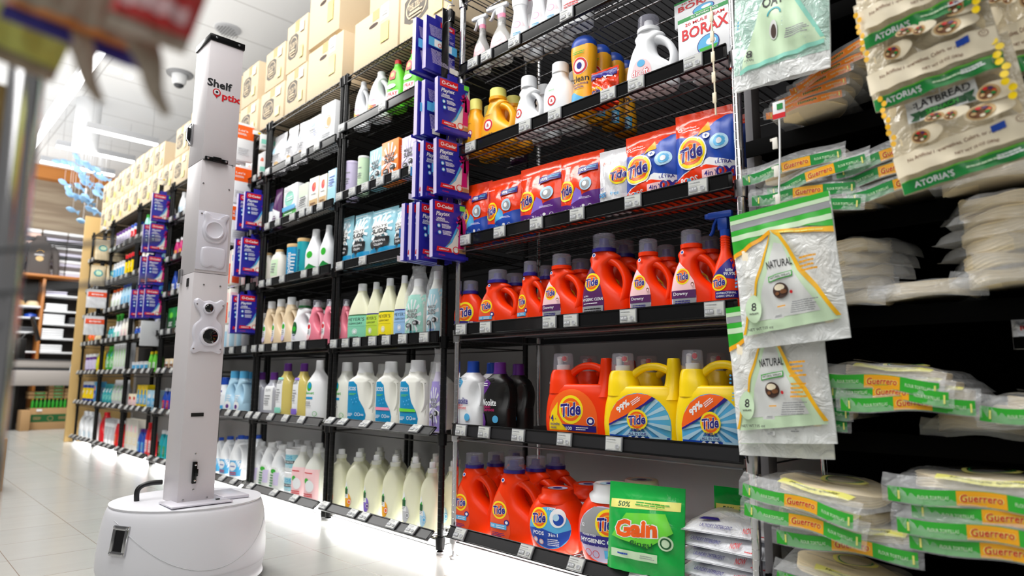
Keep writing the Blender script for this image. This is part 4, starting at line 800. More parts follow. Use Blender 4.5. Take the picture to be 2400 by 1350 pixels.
for q, c_ in (('mint', 'mint'), ('purple', 'violet')):
    A = Art(); A.rect(-.02, .13, .055, .19, 'white').text('zum', -.02, .2, .036, 'ink', .016).lines(-.02, .13, .036, .07, 5, 'grey').rect(-.02, .045, .055, .03, c_).rect(-.02, .222, .055, .012, c_); bottle('zum_yellow_'+q, 'yellow liquid bottle, purple cap, %s-trimmed label' % q, .115, .307, .042, 'amber_liquid', A, 'purple', .02, .045, .7, shoulder=.84)
A = Art(); A.rect(0, .1, .05, .1, 'pale_green').lines(0, .1, .035, .06, 4, 'grey'); bottle('grey_round_bottle', 'pale grey rounded bottle with bronze cap', .09, .216, .04, 'warm_white', A, 'tan', .022, .016, .66, shoulder=.9)
A = Art(); A.poly([(-.04, .01), (.04, .01), (.04, .05), (.0, .07), (-.04, .04)], 'green').ell(0, .12, .02, .02, 'leaf').lines(0, .03, .05, .02, 2, 'white'); bottle('white_green_bottle', 'white bottle with green leaf band', .098, .269, .042, 'white', A, 'white', .019, .036, .55, shoulder=.74)
A = Art(); A.rect(0, .07, .09, .12, 'offwhite').ell(-.02, .11, .016, .012, 'leaf').rect(.0, .07, .03, .07, 'lilac').lines(-.025, .06, .03, .07, 5, 'green'); loop_jug('white_jug_blue', 'white handled jug with faint green print, blue-capped row', .11, .252, .05, 'white', A, 'white', .02, .02, nx=-.02, name='cleaner_jug', cat='jug', rib=.01)
A = Art(); A.rect(0, .085, .095, .15, 'pale_pink').lines(0, .14, .07, .012, 1, 'red').ell(-.015, .1, .014, .014, 'leaf').ell(.005, .075, .026, .03, 'white').lines(0, .03, .07, .02, 2, 'red'); bottle('pink_rose_bottle', 'clear bottle with pale pink rose label', .105, .268, .045, 'milky', A, 'white', .016, .03, .62)
# pail of bleach powder
A = Art(); A.rect(0, .055, .12, .07, 'aqua').text('ECOS', 0, .075, .08, 'cyan', .018).rect(0, .05, .12, .016, 'dark_grey').text('OXO BRITE', 0, .05, .09, 'white', .009).lines(0, .028, .08, .014, 2, 'white')
canister('eco_pail', 'white pail with aqua label', .07, .12, 'white', A, 'white', name='powder_pail', lidh=.014)
# slim whites behind the strip, bleach, softener
bottle('white_slim_bottle', 'slim white bottle with long neck', .08, .27, .035, 'white', Art().rect(0, .06, .05, .07, 'pale_blue'), 'white', .014, .03, .45, shoulder=.66)
A = Art(); A.rect(0, .08, .05, .13, 'white').lines(0, .1, .02, .11, 4, 'navy').poly([(-.03, .02), (.03, .02), (.03, .05), (-.03, .04)], 'sky'); bottle('oxi_white_bottle', 'white bottle with bright blue cap and blue script', .085, .235, .038, 'white', A, 'blue', .024, .05, .6)
A = Art(); A.ell(-.01, .05, .03, .03, 'white').ell(-.01, .045, .014, .014, 'purple').lines(0, .1, .04, .04, 3, 'white'); loop_jug('lightblue_jug', 'pale blue softener jug with aqua cap', .11, .268, .045, 'pale_blue', A, 'sky', .027, .045, nx=0)
A = Art(); A.rect(0, .07, .09, .09, 'sky').ell(-.01, .08, .03, .026, 'white').lines(-.005, .08, .05, .012, 1, 'blue').lines(0, .04, .06, .02, 2, 'red'); loop_jug('bleach_jug', 'white bleach jug with blue cap and sky label', .115, .262, .05, 'white', A, 'blue', .02, .022, nx=-.02, name='bleach_jug', cat='jug')
# pouches
def pouch_surf(w, h, t, seed=0, gusset=.8, amp=1.0, seal=.9):
    rnd = random.Random(seed); ph = [rnd.random()*6 for _ in range(6)]
    def T(x, z):
        u = max(-1, min(1, x/(w/2))); v = max(0, min(1, z/h))
        f = (1-abs(u)**3.2)**.75*(gusset+(1-gusset)*min(1, v/.25))
        f *= 1 if v < .45 else max(0, math.cos((v-.45)/(seal-.45)*PI/2))**.8 if v < seal else 0
        wr = amp*(.0016*math.sin(31*u/2+ph[0]+6*v)+.0013*math.sin(17*v+ph[1]+3*u)+.0012*math.sin(9*u+23*v+ph[2]))*min(1, f*2+.15)
        return t*f+.0012+wr*min(1, (1-abs(u))*6)
    return T
def pouch(key, desc, w, h, t, mat, art, seed=0, name='detergent_pouch', cat='pouch', cut=None, spread=.06, gusset=.8, clipart=None, amp=1.0, extra=()):
    T = pouch_surf(w, h, t, seed, gusset, amp); n, m = 20, 22; b = MB()
    def X(u, v): return u*w/2*(1-spread*max(0, .5-v)*0+(spread*.5)*math.sin(v*PI)*-.3)
    for sgn in (-1, 1):
        vs = []; fs = []
        for j in range(m+1):
            for i in range(n+1):
                u, v = -1+2*i/n, j/m; x, z = u*w/2, v*h; vs.append((x, sgn*T(x, z), z))
        for j in range(m):
            for i in range(n): a = j*(n+1)+i; fs.append((a, a+1, a+n+2, a+n+1))
        b.add(vs, fs, mat)
    # bottom and side closure
    vs = []; fs = []
    for i in range(n+1): x = -w/2+w*i/n; vs += [(x, -T(x, 0), 0), (x, T(x, 0), 0)]
    for i in range(n): fs.append((2*i, 2*i+1, 2*i+3, 2*i+2))
    b.add(vs, fs, mat)
    s = lambda x, z, o: (x, -T(x, z)-o, z)
    def_(key, name, cat, desc, w, h, [P('pouch_body', b.mesh('p', 70), None, [('label', art.mesh('l', s, cut or w/20, .0008, .0004), None)])]+list(extra))
def tide_pouch_art(w, h, lower, kind):
    A = Art(); k = lower
    if kind == 'oxi':
        A.poly([(-.49*w, .2*h), (-.49*w, .72*h), (-.2*w, .66*h), (.1*w, .78*h), (.3*w, .88*h), (.49*w, .88*h), (.49*w, .3*h), (.1*w, .32*h), (-.2*w, .2*h)], 'blue').poly([(-.49*w, .2*h), (-.1*w, .3*h), (.1*w, .38*h), (.49*w, .3*h), (.49*w, .2*h)], 'white').poly([(-.49*w, .19*h), (-.05*w, .3*h), (.05*w, .3*h), (.49*w, .2*h), (.49*w, .02*h), (-.49*w, .02*h)], 'tide_orange')
        A.poly([(-.1*w, .66*h), (.05*w, .84*h), (.1*w, .72*h)], 'amber').ell(.24*w, .55*h, .13*w, .1*h, 'pale_blue').ell(.25*w, .55*h, .08*w, .07*h, 'sky').ell(.25*w, .55*h, .035*w, .04*h, 'white'); A.ell(-.18*w, .47*h, .25*w, .25*w, 'white'); logo(A, -.18*w, .47*h, .23*w, 10); A.ell(.06*w, .64*h, .05*w, .05*w, 'white').text('+', .06*w, .64*h, .05*w, 'blue')
        A.text('PODS', -.22*w, .15*h, .3*w, 'white', .08*h, .02).ell(-.23*w, .15*h, .03*w, .035*w, 'sky').rect(.12*w, .19*h, .26*w, .1*h, 'pale_pink').text('4in1', .11*w, .19*h, .17*w, 'navy', .06*h).text('ULTRA', .3*w, .3*h, .22*w, 'navy', .04*h, .03).text('OXI', .33*w, .19*h, .26*w, 'navy', .12*h, .06).lines(.1*w, .08*h, .5*w, .05*h, 3, 'white').ring(-.36*w, .77*h, .025*w, .012*w, 'white').text('Child-Guard', -.2*w, .78*h, .2*w, 'white').lines(-.15*w, .735*h, .34*w, .02*h, 1, 'white').ring(-.2*w, .05*h, .04*w, .01*w, 'ink', a1=180)
    elif kind == 'free':
        A.rect(0, .14*h, .94*w, .24*h, 'white'); logo(A, .2*w, .55*h, .26*w, 10); A.ring(-.3*w, .78*h, .035*w, .015*w, 'orange').text('Child-Guard', -.1*w, .78*h, .26*w, 'orange').text('3in1', -.32*w, .38*h, .2*w, 'navy', .05*h).text('PODS', -.3*w, .27*h, .3*w, 'sky', .07*h, .02, 0, 0, 'navy').text('free', .1*w, .28*h, .26*w, 'sky', .06*h).ring(-.34*w, .08*h, .05*w, .01*w, 'red').lines(.15*w, .1*h, .4*w, .07*h, 3, 'navy')
    else:
        A.poly([(-.49*w, .02*h), (-.49*w, .26*h), (-.15*w, .22*h), (.15*w, .36*h), (.49*w, .42*h), (.49*w, .02*h)], lower).poly([(-.15*w, .23*h), (-.02*w, .47*h), (.1*w, .4*h), (.12*w, .3*h)], 'violet' if lower == 'purple' else 'sky')
        logo(A, -.26*w, .44*h, .2*w, 14); A.ell(.2*w, .5*h, .12*w, .1*h, 'pale_blue').ell(.2*w, .49*h, .08*w, .07*h, 'grey').ell(.18*w, .5*h, .035*w, .04*h, 'white'); A.poly([(.0*w, .66*h), (.42*w, .7*h), (.42*w, .8*h), (.0*w, .76*h)], 'navy').text('100%', .11*w, .72*h, .15*w, 'white', .05*h, .02, 0, 4).lines(.3*w, .745*h, .2*w, .05*h, 2, 'sky', 4)
        A.text('PODS', -.27*w, .12*h, .28*w, 'white', .07*h, .04).text('3in1', .02*w, .15*h, .2*w, 'sky' if lower == 'blue' else 'lilac', .06*h).ell(.18*w, .17*h, .03*w, .03*w, 'white').ring(.3*w, .17*h, .03*w, .008*w, 'white').lines(0, .06*h, .6*w, .03*h, 2, 'white').lines(.25*w, .28*h, .3*w, .04*h, 2, 'lilac').ring(-.38*w, .78*h, .025*w, .01*w, 'white').text('Child-Guard', -.22*w, .78*h, .2*w, 'white')
    return A
for q, lo, se in (('blue', 'blue', 3), ('purple', 'purple', 8)): pouch('tide_%s_pouch' % q, 'orange and %s pod pouch with round logo' % q, .185, .24, .036, 'gloss_orange', tide_pouch_art(.185, .24, lo, 'pods'), se)
pouch('tide_oxi_pouch', 'orange and blue pod pouch reading ultra oxi', .2, .25, .042, 'gloss_orange', tide_pouch_art(.2, .25, 'blue', 'oxi'), 5, amp=1.5)
pouch('tide_free_pouch', 'silvery white pod pouch with orange mark', .125, .22, .03, 'gloss_white', tide_pouch_art(.125, .22, 'blue', 'free'), 6, amp=1.4)
A = Art(); logo(A, -.02, .045, .022); A.ell(.02, .1, .014, .01, 'white').poly([(-.05, .1), (.05, .1), (.05, .125), (-.05, .125)], 'navy'); pouch('tide_mini_pouch', 'small crumpled orange pouch with blue top', .105, .133, .024, 'gloss_orange', A, 9, amp=2.6)
def sp_art(w, h):
    A = Art()
    for i in range(12):
        a0, a1 = RAD(i*30+12), RAD(i*30+24); A.poly([(.0, .62*h), (.42*w*math.cos(a0), .62*h+.28*h*math.sin(a0)), (.42*w*math.cos(a1), .62*h+.28*h*math.sin(a1))], 'white')
    A.ell(0, .6*h, .3*w, .14*h, 'offwhite').text("MOLLY'S", -.02*w, .64*h, .56*w, 'ink', .055*h, .03).text('SUDS', 0, .55*h, .6*w, 'ink', .085*h, .04).poly([(-.35*w, .33*h), (-.1*w, .45*h), (.38*w, .42*h), (.34*w, .27*h), (.1*w, .22*h), (-.28*w, .24*h)], 'ink').text('POWERFUL', .03*w, .365*h, .46*w, 'white', .04*h, .02).text('CLEAN', .02*w, .295*h, .3*w, 'white', .04*h, .02)
    A.poly([(-.48*w, .02*h), (-.48*w, .18*h), (-.1*w, .24*h), (-.02*w, .14*h), (.05*w, .22*h), (.48*w, .24*h), (.48*w, .02*h)], 'cyan').ell(-.1*w, .1*h, .06*w, .045*h, 'white').lines(.15*w, .09*h, .3*w, .06*h, 3, 'white').lines(0, .93*h, .7*w, .02*h, 1, 'white'); return A
pouch('suds_pouch', 'pale blue starburst pouch reading powerful clean', .15, .255, .034, 'gloss_aqua', sp_art(.15, .255), 12)
A = Art(); A.ell(-.02, .15, .03, .02, 'pale_blue').lines(0, .1, .09, .05, 4, 'grey').ell(.02, .05, .018, .018, 'tan'); pouch('white_pouch', 'white laundry pouch with faint blue print', .12, .258, .032, 'gloss_white', A, 2)
A = Art(); A.poly([(-.04, .05), (.04, .02), (.04, .12), (-.04, .1)], 'white'); pouch('navy_pouch', 'small navy pouch half hidden by post', .07, .177, .022, M('navy_cloth', (58, 92, 128), rough=.4), A, 4)
A = Art(); A.poly([(-.04, .01), (.04, .01), (.04, .1), (-.04, .13)], 'white').ell(.0, .07, .02, .02, 'white').lines(0, .06, .05, .04, 3, 'plum'); pouch('plum_pouch', 'plum and white pouch', .09, .25, .03, 'plum', A, 4)
w, h = .22, .245; A = Art(); A.poly([(-.46*w, .7*h), (-.46*w, .8*h), (.46*w, .84*h), (.46*w, .74*h)], 'pale_yellow').text('50%', -.26*w, .755*h, .16*w, 'dark_green', .06*h, .02).lines(.12*w, .78*h, .45*w, .05*h, 2, 'leaf').poly([(-.4*w, .38*h), (-.2*w, .66*h), (.3*w, .7*h), (.4*w, .5*h), (.1*w, .3*h)], 'lime').text('Gain', -.06*w, .5*h, .56*w, 'orange', .2*h, .05, .1, 6, 'white').ell(.32*w, .38*h, .09*w, .09*w, 'pale_green').ring(.32*w, .38*h, .06*w, .02*w, 'dark_green').text('flings!', .02*w, .33*h, .3*w, 'dark_green', .07*h).rect(-.08*w, .2*h, .62*w, .09*h, 'pale_green').lines(-.2*w, .2*h, .2*w, .04*h, 1, 'blue').lines(.12*w, .2*h, .2*w, .04*h, 2, 'grey')
pouch('gain_pouch', 'glossy green pod pouch reading flings', w, h, .03, 'gloss_green', A, 21, amp=1, cut=w/30)
# soft flat bags lying in a stack
b = MB(); n, m = 16, 14; 
for sg in (0, 1):
    vs = []; fs = []
    for j in range(m+1):
        for i in range(n+1):
            u, v = -1+2*i/n, -1+2*j/m; t = (1-u**4)**.6*(1-v**4)**.6; wr = .003*math.sin(7*u+5*v)+.002*math.sin(13*v-6*u)
            vs.append((u*.15, v*.17, (.045*t+wr*t if sg else .003*(1-t)) ))
    for j in range(m):
        for i in range(n): a = j*(n+1)+i; fs.append((a, a+1, a+n+2, a+n+1))
    b.add(vs, fs, 'bag_white')
A = Art(); A.text('LAUNDRY DETERGENT', -.045, .02, .09, 'navy', .008).text('NOW', .045, .02, .03, 'red', .013, .02, .2, 8).lines(.1, .012, .05, .006, 1, 'red').poly([(-.1, .032), (-.04, .034), (-.05, .038), (-.09, .037)], 'navy')
s = lambda x, z, o: (x, -.17*(1-(min(max(z, .001), .044)/.046)**1.67)**.25-.004-o*2, z)
def_('flat_bag', 'laundry_powder_bag', 'bag', 'soft white powder bag lying flat', .3, .045, [P('bag_body', b.mesh('b', 70), None, [('print', A.mesh('l', s, .01), None)])])
# glove cartons hanging from clip strips
w, h, d = .16, .235, .022; A = Art(); A.rect(0, h/2, w*.985, h*.99, 'glove_blue').poly([(w*.49, h*.94), (w*.49, .03), (-w*.2, .03), (w*.1, h*.3), (w*.3, h*.6), (w*.4, h*.8)], 'warm_white').poly([(w*.43, h*.86), (w*.3, h*.62), (w*.08, h*.3), (-w*.2, .03), (-w*.26, .03), (w*.0, h*.28), (w*.24, h*.62), (w*.38, h*.86)], 'sky')
A.poly([(w*.12, .03), (w*.49, .03), (w*.49, .045), (w*.15, .045)], 'tan').rect(-w*.16, h*.9, w*.56, h*.14, 'red').ring(-w*.33, h*.905, .0065, .003, 'white').text('-Cedar', -w*.09, h*.9, w*.38, 'white', .014, .03).text('Playtex', -w*.2, h*.76, w*.42, 'white', .022, .02, .25, 4).text('LIVING', -w*.27, h*.68, w*.24, 'white', .01, .03).lines(-w*.2, h*.64, w*.44, .008, 2, 'white')
for z in (h*.55, h*.43): A.ell(-w*.34, z, .008, .008, 'sky').ell(-w*.34, z, .005, .005, 'white').lines(-w*.12, z, w*.28, .02, 4, 'white')
A.poly([(w*.18, .045), (w*.36, .045), (w*.35, h*.35), (w*.42, h*.52), (w*.42, h*.68), (w*.37, h*.72), (w*.31, h*.78), (w*.29, h*.775), (w*.32, h*.7), (w*.24, h*.78), (w*.22, h*.77), (w*.28, h*.68), (w*.17, h*.74), (w*.155, h*.725), (w*.25, h*.64), (w*.13, h*.66), (w*.125, h*.64), (w*.23, h*.6), (w*.19, h*.57), (w*.14, h*.56), (w*.15, h*.54), (w*.22, h*.52), (w*.21, h*.4)], 'magenta')
A.rect(w*.32, h*.9, w*.16, h*.09, 'lime').poly([(-w*.46, h*.1), (w*.0, h*.1), (-w*.03, h*.17), (-w*.44, h*.18)], 'red').text('AMERICA', -w*.24, h*.14, w*.3, 'white', .007, .02).ring(w*.12, h*.15, .014, .0035, 'red').ell(w*.12, h*.14, .008, .007, 'white').rect(0, .008, w*.98, .014, 'glove_blue').text('O-Cedar', -w*.3, .01, w*.2, 'red')
B = Art(); B.rect(0, h/2, w*.985, h*.99, 'glove_blue').rect(w*.22, h*.93, w*.5, h*.1, 'red').text('O-Cedar', w*.22, h*.93, w*.36, 'white', .012, .03).lines(0, h*.73, w*.85, h*.24, 11, 'lilac', 0, .3).poly([(-w*.49, h*.42), (w*.49, h*.42), (w*.49, h*.58), (-w*.49, h*.58)], 'sky').rect(.0, h*.5, w*.6, h*.13, 'white').ring(-w*.12, h*.48, .008, .003, 'red').lines(0, h*.22, w*.85, h*.3, 12, 'lilac', 0, .3).rect(w*.3, h*.07, w*.3, h*.1, 'warm_white')
for key, fa, ba, ds in (('glove_box', A, B, 'blue glove carton with magenta glove picture'), ('glove_box_back', B, A, 'blue glove carton turned backwards, fine print')):
    b = MB(); b.box((0, 0, h/2), (w, d, h), 'glove_blue', .001); e_ = MB(); e_.box((-w/2-.0002, 0, h*.5), (.0006, d*.96, h*.98), 'lilac'); e_.box((0, 0, h+.014), (.05, .001, .028), 'glove_blue')
    def_(key, 'glove_carton', 'carton', ds, w, h, [P('carton', b.mesh('b'), None, [('front_print', fa.mesh('l', flat_at(-d/2)), None), ('back_print', ba.mesh('l2', lambda x, z, o: (-x, d/2+o, z)), None)]), P('hang_tab', e_.mesh('e'))])
# orange and white sponge-cloth packs and small white boxes on the second strip
A = Art(); A.rect(.0, .19, .118, .09, 'orange').text("Let's", -.01, .2, .06, 'white', .014).lines(-.01, .175, .07, .016, 2, 'white').lines(0, .06, .08, .05, 4, 'light_grey'); carton('orange_white_pack', 'white pack with orange top panel hanging on strip', .12, .25, .03, 'white', A, name='sponge_cloth_pack', cat='pack')
A = Art(); A.rect(0, .05, .09, .03, 'mint').ell(.01, .06, .014, .014, 'tan').lines(-.01, .02, .06, .014, 2, 'grey'); carton('small_white_pack', 'small white box hanging on strip', .1, .1, .03, 'offwhite', A, name='hanging_box', cat='box')
A = Art(); A.rect(0, .07, .045, .13, 'red_orange').rect(0, .17, .04, .05, 'pale_pink').lines(0, .08, .03, .08, 5, 'white'); carton('brush_pack', 'narrow orange brush pack hanging on strip', .05, .22, .03, 'warm_white', A, name='brush_pack', cat='pack')
# electronic price tags
for i, (tx, alt) in enumerate((('$13.89', 0), ('$13.99', 0), ('$9.29', 0), ('$8.99', 0), ('$12.99', 0), ('', 1))):
    b = MB(); b.box((0, 0, 0), (.062, .007, .042), 'tag_frame', .0015); b.box((0, .004, .018), (.03, .006, .006), 'tag_frame', .001)
    A = Art(); A.rect(0, 0, .056, .036, 'tag_screen').lines(-.004, .0125, .044, .005, 1, 'grey').lines(-.006, .007, .04, .003, 1, 'light_grey')
    if tx: A.rect(-.014, -.006, .026, .013, 'grey').text(tx, -.014, -.006, .022, 'white', .0075, .02)
    A.rect(.016, -.007, .014, .012, 'light_grey').lines(.016, -.007, .012, .01, 3, 'grey').rect(.004, -.0155, .04, .0012, 'grey')
    def_('tag%d' % i, 'price_tag', 'price tag', 'electronic shelf price tag', .062, .042, [P('frame', b.mesh('b'), None, [('screen', A.mesh('l', flat_at(-.0035)), None)])])
# cartons on top of the racks
def top_carton(key, w, h, d, slot, desc):
    b = MB(); b.box((0, 0, h/2), (w, d, h), 'kraft', .003); A = Art(); y = -d/2
    if slot: A.ell(-w*.05, h*.72, .042, .012, 'dark_brown').rect(w*.2, h*.86, .07, .09, 'warm_white').lines(w*.2, h*.86, .05, .05, 3, 'light_grey').rect(w*.22, h*.45, .07, .11, 'pale_yellow')
    else:
        k = min(w*.24, .075); q = h*.25
        A.poly([(-.05-k, h*.5-q*.7), (-.05-k*.5, h*.5-q), (-.05+k*.5, h*.5-q), (-.05+k, h*.5-q*.7), (-.05+k, h*.5+q*.7), (-.05+k*.5, h*.5+q), (-.05-k*.5, h*.5+q), (-.05-k, h*.5+q*.7)], 'logo_grey'); A.ring(-.05, h*.5, k*.82, .006, 'kraft', sz=q/k*.98).text('THE TRUTH', -.05, h*.55, k*1.4, 'kraft', .022, .02).lines(-.05, h*.46, k*1.1, .03, 2, 'kraft').lines(-.05, h*.38, k*1.2, .03, 2, 'kraft')
        A.rect(w*.27, h*.8, w*.2, h*.2, 'warm_white').rect(w*.27, h*.28, w*.18, h*.24, 'pale_yellow')
    t = MB(); t.box((0, 0, h+.0004), (.06, d*1.001, .0006), 'warm_white'); t.box((0, -d/2-.0004, h-.03), (.06, .0006, .06), 'tan')
    sub = [('front_print', A.mesh('l', flat_at(y)), None), ('tape', t.mesh('t'), None)]
    def_(key, 'cardboard_box', 'cardboard box', desc, w, h, [P('carton', b.mesh('b'), None, sub)])
top_carton('kraft_slot', .40, .30, .40, 1, 'kraft carton with handle slot and paper notes'); top_carton('kraft_logo', .30, .26, .40, 0, 'kraft carton with dark printed emblem')

